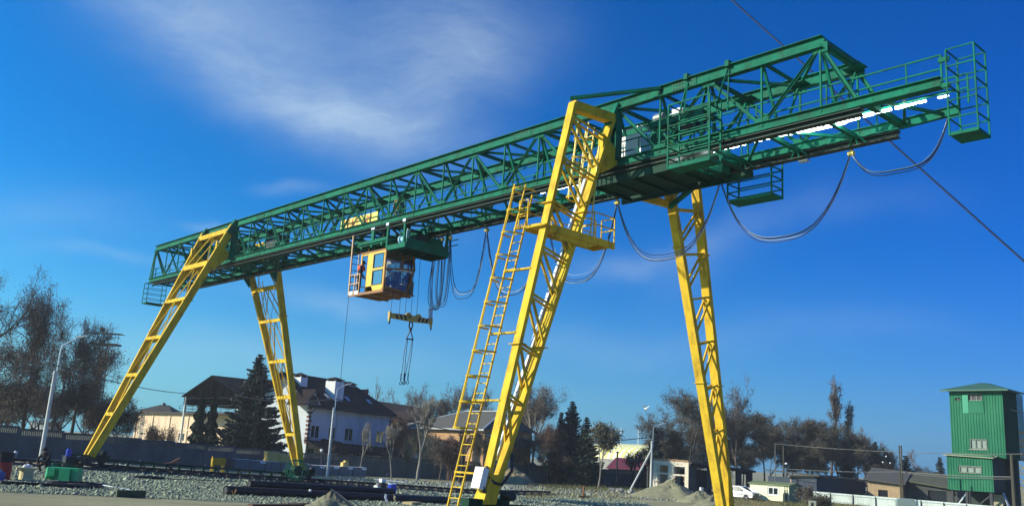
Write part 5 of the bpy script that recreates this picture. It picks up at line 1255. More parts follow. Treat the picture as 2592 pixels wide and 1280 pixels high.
# thuja with two spires
def thuja(label, px, top, wpx, depth, seed, spires):
    b, H = spot2(px, top, depth); w = wpx*depth/FPX; rr = np.random.default_rng(seed); root = thing('thuja', label, 'tree', b)
    MB().tube([(0, 0, -.1), (0, 0, H*.8)], .14, 6, r2=.03).build('trunk', BARK, root); Cs = []
    for dx, hs_, ws in spires:
        n = 8000; t = rr.uniform(0, 1, n)**1.25; r = w*ws/2*np.minimum((1-t)**.62, 1)*(.8+.2*np.sin(t*40+rr.uniform(0, 6)))*(.55+.5*rr.uniform(0, 1, n)**.5); a = rr.uniform(0, 6.28, n)
        r *= 1+.14*np.sin(5*a+9*t); C = np.stack([dx*RT.x*w+r*np.cos(a), dx*RT.y*w+r*np.sin(a), H*hs_*t+.05], 1); Cs.append(C)
    C = np.concatenate(Cs); V, Q = leafquads(C, .12*rr.uniform(.6, 1.4, len(C)), rr); V = V.reshape(-1, 4, 3); V[..., 2] = C[:, None, 2]+(V[..., 2]-C[:, None, 2])*1.5; V = V.reshape(-1, 3)
    link('crown', mesh_np('crown', V, Q, rr.integers(0, 2, len(Q)), (TH, TH2)), root)
thuja('dark green thuja with two pointed spires in front of the pale building', 525, 985, 78, 104, 21, ((-.12, .97, .72), (.28, .98, .62)))
T(conifer, 'tallest dark blue spruce, left of the white house', 660, 893, 215, 104, 22, name='spruce', leafm=(NS, NS2, NS3), density=1.5, sz=.17)
# pruned street trees along the fence
pol = dict(bark=PBARK, levels=4, forks=(3, 4), spread=.75, up=.5, trunk_h=.45, fine=.016)
T(bare_tree, 'small pruned pale tree in front of the white house porch', 922, 1070, 48, 100, 31, name='pruned_tree', **{**pol, 'trunk_h': .22})
T(bare_tree, 'thin slanting pale tree at the right end of the porch', 1002, 1075, 60, 100, 32, name='pruned_tree', **{**pol, 'trunk_h': .4}, r0=.10)
T(bare_tree, 'pollarded tree with thick pale trunk before the brick house', 1072, 1010, 115, 98, 33, name='pruned_tree', **{**pol, 'forks': (4, 5), 'trunk_h': .5}, r0=.19)
T(bare_tree, 'pollarded tree with dark trunk left of the caged ladder', 1172, 1085, 62, 98, 34, name='pruned_tree', **{**pol, 'bark': BARK, 'forks': (4, 4), 'trunk_h': .5}, r0=.20)
T(bare_tree, 'pollarded stump tree right of the yellowing birch', 1622, 1135, 55, 118, 35, name='pruned_tree', **{**pol, 'bark': BARK, 'trunk_h': .5}, r0=.2, leaf=(LB1,), nleaf=700, lsize=.1)
T(bare_tree, 'short pollarded tree beside the maroon roof', 1602, 1148, 45, 119, 36, name='pruned_tree', **{**pol, 'bark': BARK, 'trunk_h': .45}, r0=.18, leaf=(LB1,), nleaf=700, lsize=.1)
# background trees behind the brick house
far = dict(bark=TWIG, levels=5, fine=.022, forks=(2, 3))
T(bare_tree, 'bare grey tree directly right of the white house roof', 948, 968, 95, 165, 41, **far)
T(bare_tree, 'bare pinkish tree over the brown barn roof', 1005, 988, 80, 170, 42, **{**far, 'bark': TWIGR})
T(bare_tree, 'bare tree standing up behind the pollarded tree', 1085, 985, 110, 160, 43, **{**far, 'bark': TWIGR}, leaf=(LB1,), nleaf=4000, lsize=.08)
T(bare_tree, 'bare grey tree behind the ridge of the brick house', 1160, 978, 120, 160, 44, **far, leaf=(LB1,), nleaf=6000, lsize=.08)
T(bare_tree, 'bare grey tree seen through the caged ladder', 1225, 1000, 110, 158, 45, **far, leaf=(LB1,), nleaf=6000, lsize=.08)
T(bare_tree, 'reddish tree seen between the ladder and the brick house', 1270, 1040, 90, 150, 46, **{**far, 'bark': TWIGR}, leaf=(LB2,), nleaf=8000, lsize=.07)
T(bare_tree, 'russet bush left of the brick house under the roof edge', 1022, 1062, 70, 118, 47, bark=TWIGR, leaf=(LB2, LB1), nleaf=8000, lsize=.065, trunk_h=.12, multi=4, name='bush')
T(bare_tree, 'tangle of bare shrubs in front of the brick wall', 1120, 1110, 110, 104, 48, bark=TWIG, leaf=(LB1,), nleaf=900, lsize=.08, trunk_h=.12, multi=6, name='bush', fine=.014)
T(bare_tree, 'dark red bush at the foot of the brick wall', 1148, 1120, 50, 103, 49, bark=TWIGR, leaf=(LB2,), nleaf=2600, lsize=.09, trunk_h=.1, multi=5, name='bush')
# right of the near leg
T(bare_tree, 'russet birch right of the near yellow leg', 1358, 972, 145, 118, 51, bark=PBARK, leaf=(LB2, LB1), nleaf=12000, lsize=.065, trunk_h=.25, spread=.6, up=.7, name='birch')
T(bare_tree, 'smaller russet birch close behind the near leg', 1318, 1020, 110, 120, 52, bark=PBARK, leaf=(LB2, LB1), nleaf=9000, lsize=.065, trunk_h=.25, spread=.6, up=.7, name='birch', multi=2)
T(bare_tree, 'reddish shrubby tree under the birch and left of the spruces', 1395, 1085, 80, 114, 53, bark=TWIGR, leaf=(LB2, LB1), nleaf=9000, lsize=.065, trunk_h=.15, multi=4)
T(conifer, 'pointed dark spruce, taller of the pair right of the birch', 1450, 1012, 130, 118, 54, name='spruce', leafm=(NS, NS3), density=1.3)
T(conifer, 'dark spruce with narrow top left of the taller pointed one', 1422, 1040, 80, 119, 55, name='spruce', leafm=(NS, NS3), density=1.2)
T(conifer, 'greener spruce leaning on the right of the pointed one', 1487, 1052, 105, 114, 56, name='spruce', leafm=(NS, NS2, TH), density=1.3)
T(bare_tree, 'yellowing leafy tree with pale trunk right of the spruces', 1520, 1075, 95, 110, 57, bark=PBARK, leaf=(LY, LG, LB1), nleaf=3800, lsize=.12, trunk_h=.3, spread=.7, up=.6)
T(conifer, 'blue green spruce beside the third street lamp', 1658, 1078, 85, 122, 58, name='spruce', leafm=(NS, NS2), density=1.3)
dk = dict(bark=BARK, leaf=(LB1, LG, LB1), nleaf=13500, lsize=.082, levels=6, trunk_h=.12, forks=(2, 3), fine=.02, up=.1, spread=1.0)
lab = [(1745, 1002, 185, 'broad brown tree left of the far right leg'), (1870, 985, 110, 'bare thin topped tree right of the far right leg'), (1905, 1050, 170, 'dense brown tree above the white car'), (1985, 1062, 150, 'dense brown tree above the site hut'), (2050, 1068, 130, 'dark brown tree left of the tall poplar'), (1800, 1075, 150, 'dark bushy tree behind the roofless ruin'), (2125, 1085, 120, 'dark tree at the foot of the tall poplar'), (2190, 1105, 95, 'rounded dark tree at the right end of the wood'), (1690, 1110, 100, 'dark bushy tree right of the blue green spruce'), (1950, 1110, 150, 'low dark undergrowth tree above the hut roof'), (1840, 1120, 170, 'low dark tree filling the gap above the dark shed'), (2050, 1120, 160, 'low brown tree behind the pink brick shed'), (2140, 1130, 130, 'low brown tree behind the blue grey shed'), (1720, 1065, 150, 'dark leafless crowned tree at the left end of the wood')]
for k, (x, tp, w, l_) in enumerate(lab): T(bare_tree, l_, x, tp, w*1.3, 138+3*(k % 3), 60+k, **{**dk, 'nleaf': 3000 if k == 1 else 13500, 'bark': TWIG if k == 1 else BARK})
WOODS = [o for o in bpy.data.objects if o.name.startswith('bare_tree') and o.parent is None][-13:]
fill = [(1705, 1050, 150, 'grey brown tree above the roofless ruin'), (1775, 1030, 170, 'grey brown tree close left of the far right leg'), (1850, 1045, 160, 'grey brown tree close right of the far right leg'), (1935, 1040, 170, 'grey brown tree between the leg and the poplar'), (2015, 1050, 150, 'grey brown tree left of the twin pale poles'), (2075, 1050, 140, 'grey brown tree at the left foot of the poplar'), (2165, 1080, 130, 'grey brown tree at the right foot of the poplar'), (2230, 1125, 110, 'lower brown tree tapering off the wood'), (1880, 1105, 190, 'low thicket tree above the white car'), (1990, 1115, 190, 'low thicket tree above the pink brick shed'), (2100, 1120, 180, 'low thicket tree above the blue grey shed'), (1740, 1115, 190, 'low thicket tree behind the ruin'), (2190, 1150, 150, 'low thicket tree above the tan brick shed'), (2270, 1165, 110, 'low thicket tree by the utility pole pair'), (2340, 1175, 110, 'low thicket tree behind the pale gabled shed')]
for k, (x, tp, w, l_) in enumerate(fill): again(WOODS[k % len(WOODS)], l_, x, tp, w, 149+2*(k % 4), k*1.3)
for k, (x, tp, w, d_, l_) in enumerate(((1045, 1015, 95, 140, 'bare brown tree between the barn and the brick house'), (1115, 1000, 100, 148, 'grey brown tree right behind the brick house roof'), (1200, 1010, 110, 145, 'grey brown tree behind the caged ladder, further back'), (1205, 1075, 90, 107, 'brown leafy tree hiding the right end of the brick house'), (1265, 1060, 80, 125, 'brown tree between ladder and leg'), (1050, 1090, 80, 107, 'brown leafy tree at the left corner of the brick house'), (1410, 1120, 110, 112, 'low russet growth below the spruces'), (1340, 1090, 120, 113, 'low russet growth below the birch')  )): again(WOODS[(k*3) % len(WOODS)], l_, x, tp, w, d_, k*2.1)
T(bare_tree, 'tall bare poplar rising above the wood', 2098, 968, 58, 165, 81, bark=TWIG, levels=5, spread=.32, up=1.2, fine=.03, forks=(2, 3), name='poplar', leaf=(LB1,), nleaf=2500, lsize=.13)
T(bare_tree, 'slim bare poplar right of the tall one', 2152, 1024, 26, 165, 82, bark=TWIG, levels=4, spread=.3, up=1.2, fine=.03, forks=(2, 3), name='poplar', leaf=(LB1,), nleaf=900, lsize=.13)
T(conifer, 'dark conifer between the two poplars', 2142, 1062, 55, 150, 83, name='conifer', leafm=(NS, NS3))
T(conifer, 'dark conifer behind the low brick sheds', 2215, 1115, 62, 150, 84, name='conifer', leafm=(NS, NS3))
T(conifer, 'small dark conifer left of the twin utility poles', 2243, 1140, 50, 150, 85, name='conifer', leafm=(NS, NS3))
T(conifer, 'round dark conifer behind the twin utility poles', 2292, 1150, 75, 150, 86, name='conifer', leafm=(NS, NS3))
T(bare_tree, 'pale bare tree between the utility poles and the tower', 2330, 1140, 85, 170, 87, **far)
T(conifer, 'dark conifer left of the green tower', 2378, 1154, 50, 160, 88, name='conifer', leafm=(NS, NS3))
T(conifer, 'dark conifer half hidden by the green tower', 2412, 1165, 50, 158, 89, name='conifer', leafm=(NS, NS3))
T(bare_tree, 'pale leafless tree right of the poplars', 2185, 1085, 60, 175, 90, **far)
T(bare_tree, 'scrubby bush in front of the white sheet fence', 2085, 1258, 85, 84, 91, bark=TWIG, leaf=(LG, LB1), nleaf=1800, lsize=.07, trunk_h=.12, multi=6, name='bush', fine=.012)
T(bare_tree, 'dark low bush right of the site hut', 2045, 1236, 45, 86, 92, bark=BARK, leaf=(LB1,), nleaf=1500, lsize=.07, trunk_h=.12, multi=5, name='bush', fine=.012)
# ------------------------------------------------------------------ concrete fence behind the yard
W = [gl(-90, 1152), gl(0, 1157), gl(284, 1171), gl(644, 1187), gl(1000, 1207), gl(1300, 1222), gl(1440, 1226), gl(1700, 1237)]
W0, W1, W2 = Vector((W[1].x, W[1].y-9, 0)), Vector((-49, 24, 0)), Vector((-39.5, 80, 0))
fence = wthing('concrete_fence', 'long grey concrete panel fence with slotted tops along the yard', 'fence', (W1.x, W1.y, -.7))
def panel_mesh(ln, h):
    m = MB(); m.bb((-ln/2, -.06, 0), (ln/2, .06, h-.52)); m.bb((-ln/2, -.07, h-.14), (ln/2, .07, h))
    n_ = int(ln/.17)
    for k in range(n_+1):
        x = -ln/2+ln*k/n_; w = .05
        m.bb((max(x-w, -ln/2), -.05, h-.52), (min(x+w, ln/2), .05, h-.14))
    for x in (-ln/2+.09, ln/2-.09): m.bb((x-.09, -.09, 0), (x+.09, .09, h-.02))
    for k in range(3): m.bb((-ln/2+.3+(ln-.6)*k/3, -.085, .3), (-ln/2+.2+(ln-.6)*(k+1)/3, -.06, h-.75))
    return m
pm = None
for a, b in ((W0, W1), (W1, W2)):
    d = b-a; n_ = int(d.length/4.0); st = d/n_; yaw = math.atan2(d.y, d.x)
    for k in range(n_):
        c = a+st*(k+.5); o = None
        if pm is None: o = panel_mesh(3.96, 2.25).build('panel', CONCD, fence); pm = o.data
        else: o = link('panel', pm, fence)
        o.location = Vector((c.x, c.y, hgt(c.x, c.y)-.05+random.uniform(-.06, .06)))-WROOT[fence.name]; o.rotation_euler = (random.uniform(-.012, .012), 0, yaw+math.pi)
    for k in range(n_+1):
        c = a+st*k; MB().bb((-.11, -.2, 0), (.11, .2, .5)).build('foot_block', CONC, fence, loc=Vector((c.x, c.y, hgt(c.x, c.y)-.05))-WROOT[fence.name])
# ------------------------------------------------------------------ lamp posts and overhead wires
def lamp_post(label, px, pyb, pxt, pyt, depth, arm, tall=.0, strut=False):
    b = at(px, pyb, depth); b.z = hgt(b.x, b.y); tp = at(pxt, pyt, depth); H = tp.z-b.z
    t = thing('street_lamp', label, 'street lamp', b)
    MB().tube([(0, 0, -.1), (0, 0, H*.72)], .16, 8, r2=.11).build('pole', LAMPP, t)
    ax_, az = arm; r = Vector((RT.x, RT.y, 0)).normalized()
    pts = [(0.12*r.x, .12*r.y, H*.62), (.12*r.x, .12*r.y, H*.86), r*.16+Vector((0, 0, H*.92)), r*(.3+ax_*.3)+Vector((0, 0, H*.92+az*.45)), r*(.2+ax_)+Vector((0, 0, H*.92+az))]
    MB().tube(pts, .05, 6).build('arm', GALV, t)
    e = Vector(pts[-1]); MB().bar(e-r*.1, e+r*.55+Vector((0, 0, .15)), .2, .12, w2=.1, h2=.06).build('lantern', WHITE, t)
    for z in (.60, .69): MB().lathe((0, 0, H*z), [(.16, 0), (.16, .06)], 8).build('band', GALV, t)
    if strut: MB().tube([(0, 0, H*.6), (-r*2.4+Vector((0, 0, 0)))], .11, 7).build('strut', LAMPP, t)
    return b, H
l1 = lamp_post('tall pale street lamp at the left before the brown trees', 103, 1160, 142, 842, 60, (1.0, .65))
l2 = lamp_post('pale street lamp in front of the white house', 832, 1165, 858, 962, 92, (.9, .5))
l3 = lamp_post('pale street lamp with a slanting strut beside the ruin', 1648, 1210, 1655, 1064, 104, (.8, .35), strut=True)
def wire(a, b, label, sag=.6, r=.02, m_=RUBB):
    a = Vector(a); b = Vector(b); pts = [a.lerp(b, t)-Vector((0, 0, sag*4*t*(1-t))) for t in np.linspace(0, 1, 26)]
    tag(MB().tube(pts, r, 5).build('overhead_wire', m_), label, 'wire')
def wp(px, py, d): return at(px, py, d)
wire(wp(-60, 925, 60), wp(131, 921, 60), 'dark overhead wire left of the first street lamp', .15, .03)
wire(wp(131, 921, 60), wp(470, 995, 100), 'dark overhead wire from the first street lamp to the pavilion roof', .35, .035)
wire(wp(850, 1008, 92), wp(1640, 1106, 104), 'dark overhead wire from the house lamp to the ruin lamp', 2.0, .045)
wire(wp(600, 1000, 98), wp(850, 1008, 92), 'dark overhead wire from the spruce to the house lamp', .5, .03)
# power line crossing in front of the right end of the girder (runs past the camera, high up)
wire(wp(1800, -40, 16), wp(2620, 690, 25.5), 'dark blue power line crossing behind the right overhang', .05, .028, CABLE) if False else None
wire(wp(1780, -64, 45), wp(2680, 740, 38), 'dark power cable crossing diagonally past the right overhang', .0, .05, CABLE)
# ------------------------------------------------------------------ helper for buildings: local frame with x along the facade
def frame_thing(name, label, cat, pa, pb, group=None):
    """local x runs from pa to pb along the front, y points away behind the front"""
    pa = Vector((pa.x, pa.y, hgt(pa.x, pa.y))); pb = Vector((pb.x, pb.y, pa.z)); d = pb-pa
    t = thing(name, label, cat, pa, math.atan2(d.y, d.x), group); return t, d.length
def wall_open(m, x0, x1, z0, z1, y, th, ops):
    """wall with rectangular openings (x0,x1,z0,z1) cut through it"""
    xs = sorted(set([x0, x1]+[v for o in ops for v in o[:2]])); zs = sorted(set([z0, z1]+[v for o in ops for v in o[2:4]]))
    for i in range(len(xs)-1):
        run = None
        for j in range(len(zs)-1):
            cx, cz = (xs[i]+xs[i+1])/2, (zs[j]+zs[j+1])/2
            hole = any(o[0] < cx < o[1] and o[2] < cz < o[3] for o in ops)
            if not hole and run is None: run = zs[j]
            if (hole or j == len(zs)-2) and run is not None:
                m.bb((xs[i], y, run), (xs[i+1], y+th, zs[j] if hole else zs[j+1])); run = None
    return m
def window(t, x0, x1, z0, z1, y, n=2, frame=WHITE, fw=.07, pane=WGLASS):
    m = MB(); yy = y+.08
    for a, b in (((x0, z0+fw/2), (x1, z0+fw/2)), ((x0, z1-fw/2), (x1, z1-fw/2))): m.bar((a[0], yy, a[1]), (b[0], yy, b[1]), fw, fw)
    for k in range(n+1): x = x0+fw/2+(x1-x0-fw)*k/n; m.bar((x, yy, z0+fw), (x, yy, z1-fw), fw, fw)
    MB().bb((x0-.08, y-.07, z0-.08), (x1+.08, y+.06, z0)).build('sill', CONC, t) if z1-z0 > .9 else None
    f = m.build('window', frame, t); MB().bb((x0, yy+.03, z0), (x1, yy+.045, z1)).build('pane', pane, f); return f
def zloc(px, py, d): return at(px, py, d).z
# ------------------------------------------------------------------ white house with dark red roof
HW = mat('white_render', (.58, .62, .66), .9, 0, .08, 1.2, grime=((.33, .35, .35), .6, .8, (1, 1, .3))); ROOFR = mat('dark_red_roof', (.024, .017, .020), .9, 0, .3, 2, stretch=(1, 4, 1), spec=.1, grime=((.05, .035, .032), .5, 1.2, (1, .5, 1))); BROWN = mat('brown_brick', (.16, .055, .04), .9, 0, .2, 4)
dL, dR = 112., 127.
pa, pb = at(777, 1100, dL), at(985, 1115, dR)
house, Lh = frame_thing('white_house', 'white two storey house with dark red roof and white chimneys', 'house', pa, pb)
zb_ = hgt(0, YC); HE = zloc(777, 1022, dL)-zb_; DEP = 9.0; HR = zloc(800, 950, dL)-zb_+.5
def hx(px): t = (px-777)/(985-777); return Lh*t*dL/(dL*t+dR*(1-t)) if False else Lh*(t*dL)/(t*dL+(1-t)*dR)
def hx2(px, py, y):
    d_ = Vector((pb.x-pa.x, pb.y-pa.y, 0)).normalized(); n_ = Vector((-d_.y, d_.x, 0)); o_ = Vector((pa.x, pa.y, 0))+n_*y
    P_ = onP(n_, o_, px, py); return (P_-Vector((pa.x, pa.y, 0))).dot(d_), P_.z-zb_
wins = []
for px0, px1 in ((786, 808), (831, 848), (872, 893), (914, 932), (952, 970)):
    x0, x1 = hx(px0), hx(px1); wins.append((x0, x1, HE-4.05, HE-2.45))
doors = [(hx(783), hx(800), .2, 2.6), (hx(865), hx(890), .9, 3.3), (hx(905), hx(915), .5, 2.7), (hx(940), hx(972), .5, 2.7)]
m = wall_open(MB(), 0, Lh, 0, HE, 0, .3, wins+doors); m.bb((0, .3, 0), (.3, DEP, HE)); m.bb((Lh-.3, .3, 0), (Lh, DEP, HE)); m.bb((.3, DEP-.3, 0), (Lh-.3, DEP, HE))
m.prism([(0, 0, HE), (0, DEP, HE), (0, DEP/2, HR-.35)], (.3, 0, 0)); m.prism([(Lh-.3, 0, HE), (Lh-.3, DEP, HE), (Lh-.3, DEP/2, HE+2.2)], (.3, 0, 0))
m.build('wall', HW, house)
for k, w in enumerate(wins): window(house, *w, 0.0, 2)
for d_ in doors: MB().bb((d_[0], .16, d_[2]), (d_[1], .2, d_[3])).build('shop_window', WGLASS, house)
rf = MB(); ov = .9; tk = .18
hipx = Lh-4.2
e0 = HE-.25
def slab(a, b, c, d): rf.hexa([Vector(p)-Vector((0, 0, tk)) for p in (a, b, c, d)]+[Vector(p) for p in (a, b, c, d)])
slab((-1.0, -ov, e0), (Lh+ov, -ov, e0), (hipx, DEP/2, HR), (-1.0, DEP/2, HR)); slab((Lh+ov, DEP+ov, e0), (-1.0, DEP+ov, e0), (-1.0, DEP/2, HR), (hipx, DEP/2, HR))
rf.hexa([(Lh+ov, -ov, e0-tk), (Lh+ov, DEP+ov, e0-tk), (hipx, DEP/2+.02, HR-tk), (hipx, DEP/2-.02, HR-tk), (Lh+ov, -ov, e0), (Lh+ov, DEP+ov, e0), (hipx, DEP/2+.02, HR), (hipx, DEP/2-.02, HR)])
roof = rf.build('roof', ROOFR, house)
m = MB(); m.tube([(-1.0, -ov-.06, e0-.1), (Lh+ov, -ov-.06, e0-.1)], .09, 6); m.tube([(.15, -ov-.06, e0-.15), (.15, -.12, e0-.8), (.15, -.12, .2)], .06, 6); m.tube([(Lh-.15, -ov-.06, e0-.15), (Lh-.15, -.12, e0-.8), (Lh-.15, -.12, .2)], .06, 6); m.build('gutter', STEEL, house)
# skylights lie in the roof plane
nrm = Vector((0, -(HR-e0), DEP/2+ov)).normalized()
for px in (800, 828, 880, 935):
    x = hx2(px, 1000, 1.2)[0]; yv = 1.2; z = e0+(HR-e0)*(yv+ov)/(DEP/2+ov)
    c = Vector((x, yv, z)); u = Vector((0, DEP/2+ov, HR-e0)).normalized()
    MB().bar(c-u*.45, c+u*.45, .7, .10, nrm).build('skylight', GALV, roof)
def chimney(px, pyt, pyb, y, wx, wy, cap):
    x, zt = hx2(px, pyt, y); z0 = e0+(HR-e0)*(y+ov)/(DEP/2+ov)-1.0
    c = MB().bb((x-wx/2, y-wy/2, z0), (x+wx/2, y+wy/2, zt-.55)).build('chimney', HW if not cap else mat('white_stucco', (.80, .80, .78), .9, 0, .05, 1.5), house)
    for sx in (-1, 1):
        for sy in (-1, 1): MB().box((x+sx*wx*.42, y+sy*wy*.42, zt-.42), (.14, .14, .28)).build('cap_post', HW, c)
    m = MB(); o = .18; m.add([(x-wx/2-o, y-wy/2-o, zt-.3), (x+wx/2+o, y-wy/2-o, zt-.3), (x+wx/2+o, y+wy/2+o, zt-.3), (x-wx/2-o, y+wy/2+o, zt-.3), (x-.2, y, zt+.05), (x+.2, y, zt+.05)], [(3, 2, 1, 0), (0, 1, 5, 4), (1, 2, 5), (2, 3, 4, 5), (3, 0, 4)]); m.build('chimney_cap', ROOFR, c)
chimney(762, 944, 985, 3.0, 1.3, 1.3, True); chimney(850, 955, 1008, 1.4, 1.9, 1.6, True); chimney(885, 966, 990, 4.4, 1.6, 1.4, False)
# gable dormer at the left end and quoins
m = MB(); zd = HE-.2; m.prism([(-1.4, -.5, zd), (1.4, -.5, zd), (1.4, -.5, zd+.3), (0, -.5, zd+1.9), (-1.4, -.5, zd+.3)], (0, 2.2, 0)); dm = m.build('dormer', HW, house)
m = MB(); 
for s_ in (-1, 1): m.hexa([(0, -.8, zd+1.95), (s_*1.75, -.8, zd), (s_*1.75, 2.2, zd), (0, 2.2, zd+1.95), (0, -.8, zd+2.1), (s_*1.85, -.8, zd+.1), (s_*1.85, 2.2, zd+.1), (0, 2.2, zd+2.1)])
m.build('dormer_roof', ROOFR, dm); MB().prism([(-.9, -.53, zd+.3), (.9, -.53, zd+.3), (.9, -.53, zd+.7), (.3, -.53, zd+1.35), (-.3, -.53, zd+1.35), (-.9, -.53, zd+.7)], (0, .02, 0)).build('dormer_window', WGLASS, dm)
for x0 in (-.03, Lh-.35):
    z = 3.2; k = 0; qm = None
    while z < HE-.5: 
        o = MB().bb((x0-.03, -.05, z), (x0+.42+(.15 if k % 2 else 0), .32, z+.27)).build('quoin', BROWN, house); z += .52; k += 1
# porch roof along the front
zp_ = HE-4.3; m = MB(); px0_, px1_ = hx(770), hx(985)+5.5
m.hexa([(px0_, -3.0, zp_-1.25), (px1_, -3.0, zp_-1.6), (px1_, 0, zp_-.6), (px0_, 0, zp_-.1), (px0_, -3.0, zp_-1.1), (px1_, -3.0, zp_-1.45), (px1_, 0, zp_-.45), (px0_, 0, zp_+.05)])
m.prism([(hx(795), -3.1, zp_-1.15), (hx(838), -3.1, zp_-1.15), (hx(816), -3.1, zp_+.0)], (0, 3, .3)); pr = m.build('porch_roof', ROOFR, house)
m = MB(); m.bb((px0_, -2.95, zp_-1.45), (px1_, -2.8, zp_-1.25)); m.build('porch_beam', mat('dark_timber', (.03, .02, .018), .8), pr)
for px in (783, 818, 856, 912, 960, 990):
    MB().bar((hx(px), -2.85, 0), (hx(px), -2.85, zp_-1.3), .16).build('porch_post', MATS['dark_timber'], pr)
for px, py, dd in ((814, 1139, 96), (1005, 1138, 0)):
    if dd:
        b = at(px, py, dd); t = thing('garden_lamp', 'round white garden lamp on a post before the house', 'garden lamp', (b.x, b.y, hgt(b.x, b.y))); H_ = b.z-hgt(b.x, b.y)
        MB().lathe((0, 0, H_), [(.02, -.18), (.12, -.14), (.18, 0), (.12, .14), (0, .18)], 14).build('globe', WHITE, t, True); MB().tube([(0, 0, 0), (0, 0, H_-.16)], .04, 6).build('post', STEEL, t)
# ------------------------------------------------------------------ long pale building, pavilion on it
PEACH = mat('peach_render', (.62, .44, .29), .9, 0, .12, .8, col2=(.72, .55, .38), grime=((.36, .27, .20), .8, .7, (1, 1, .35)))
pb = at(690, 1110, 116); pa = onY(pb.y, 338, 1100)
pl, Lp = frame_thing('peach_building', 'long low peach building with small windows behind the fence', 'building', pa, pb)
hp_ = zloc(500, 1048, (onY(pb.y, 500, 1048)-CAM).dot(FW))-hgt(0, YC)
ops = [(Lp*.30, Lp*.32, 2.9, 3.3), (Lp*.18, Lp*.21, 3.1, 3.4), (Lp*.24, Lp*.275, 0, 2.5), (Lp*.38, Lp*.44, 2.6, 3.6), (Lp*.06, Lp*.085, 3.1, 3.4)]
m = wall_open(MB(), 0, Lp, 0, hp_, 0, .3, ops); m.bb((0, .3, 0), (.3, 9, hp_)); m.bb((.3, 8.7, 0), (Lp, 9, hp_))
for k in range(7): m.bb((Lp*k/7+.2, -.15, 0), (Lp*k/7+.8, 0, hp_-.3))
m.bb((0, -.1, hp_*.62), (Lp, 0, hp_*.66)); m.build('wall', PEACH, pl)
for o in ops[:2]+ops[3:]: window(pl, *o, .05, 1, STEEL, .05)
MB().bb((ops[2][0], .12, 0), (ops[2][1], .2, 2.5)).build('door', mat('maroon_door', (.09, .035, .03), .7), pl)
m = MB(); m.bb((-.4, -.6, hp_), (Lp, 9.3, hp_+.25)); m.build('roof', mat('dark_roofing', (.04, .035, .032), .9, 0, .2, 1), pl)
MB().bb((Lp*.20, -.06, .9), (Lp*.225, -.03, 1.8)).build('wall_sign', mat('blue_sign', (.05, .12, .35), .6), pl)
for f_ in (.285, .37): MB().bb((Lp*f_, -.2, 2.0), (Lp*f_+.5, -.15, 2.5)).build('notice', WHITE, pl)
NAV = mat('navy_sheet', (.004, .004, .010), .9, 0, .2, 1, stretch=(6, 1, 1), spec=.05)
pb = at(603, 1050, 118); pa = onY(pb.y, 465, 1040)
pv, Lv = frame_thing('pavilion', 'open dark steel canopy with gable roof standing over the peach building', 'canopy', Vector((pa.x, pa.y, 0)), Vector((pb.x, pb.y, 0)))
zg = hgt(pa.x, pa.y); ze = onY(pb.y, 465, 1000).z-zg; zr = onY(pb.y, 534, 950).z-zg; zd_ = onY(pb.y, 465, 1042).z-zg; xr = Lv*.5; DL = 20
m = MB()
m.hexa([(-.5, -.4, ze-.25), (xr, -.4, zr-.15), (xr, DL, zr-.15), (-.5, DL, ze-.25), (-.5, -.4, ze-.1), (xr, -.4, zr), (xr, DL, zr), (-.5, DL, ze-.1)])
m.hexa([(xr, -.4, zr-.15), (Lv+.5, -.4, ze-.25), (Lv+.5, DL, ze-.25), (xr, DL, zr-.15), (xr, -.4, zr), (Lv+.5, -.4, ze-.1), (Lv+.5, DL, ze-.1), (xr, DL, zr)]); m.build('roof', NAV, pv)
for y in np.arange(0, DL, 3.3):
    m = MB(); m.bar((0, y, ze-.45), (Lv, y, ze-.45), .12, .2)
    for k in range(6): m.bar((Lv*k/6, y, ze-.45), (Lv*(k+.5)/6, y, ze-.2+(zr-ze)*min(2*(k+.5)/6, 2-2*(k+.5)/6)), .08); m.bar((Lv*(k+.5)/6, y, ze-.2+(zr-ze)*min(2*(k+.5)/6, 2-2*(k+.5)/6)), (Lv*(k+1)/6, y, ze-.45), .08)
    m.build('roof_truss', NAV, pv)
for x in (0.1, Lv-.1): m = MB(); m.bb((x-.06, -.2, ze-1.35), (x+.06, DL, ze-.25)); m.build('side_sheet', NAV, pv)
m = MB(); m.bb((0.1, DL-.2, ze-1.2), (Lv, DL-.1, zr-.2)); m.build('end_sheet', NAV, pv)
for x in (.2, Lv-.2):
    for y in (0, 9, DL-.5): MB().bar((x, y, 0), (x, y, ze-.2), .24).build('column', LAMPP if y == 0 else STEEL, pv)
m = MB()
for z in (zd_+.1, zd_+.5, zd_+.9): m.bar((-1.6, 0, z), (Lv, 0, z), .06); m.bar((Lv, 0, z), (Lv, DL, z), .06); m.bar((-.2, 0, z), (-.2, DL, z), .06)
for k in range(9): m.bar((-1.6+Lv*k/8*1.05, 0, zd_), (-1.6+Lv*k/8*1.05, 0, zd_+.9), .05)
m.build('railing', STEEL, pv); m = MB(); m.bb((-.5, -.1, zd_-.2), (Lv+.3, DL, zd_)); m.build('floor', STEEL, pv)
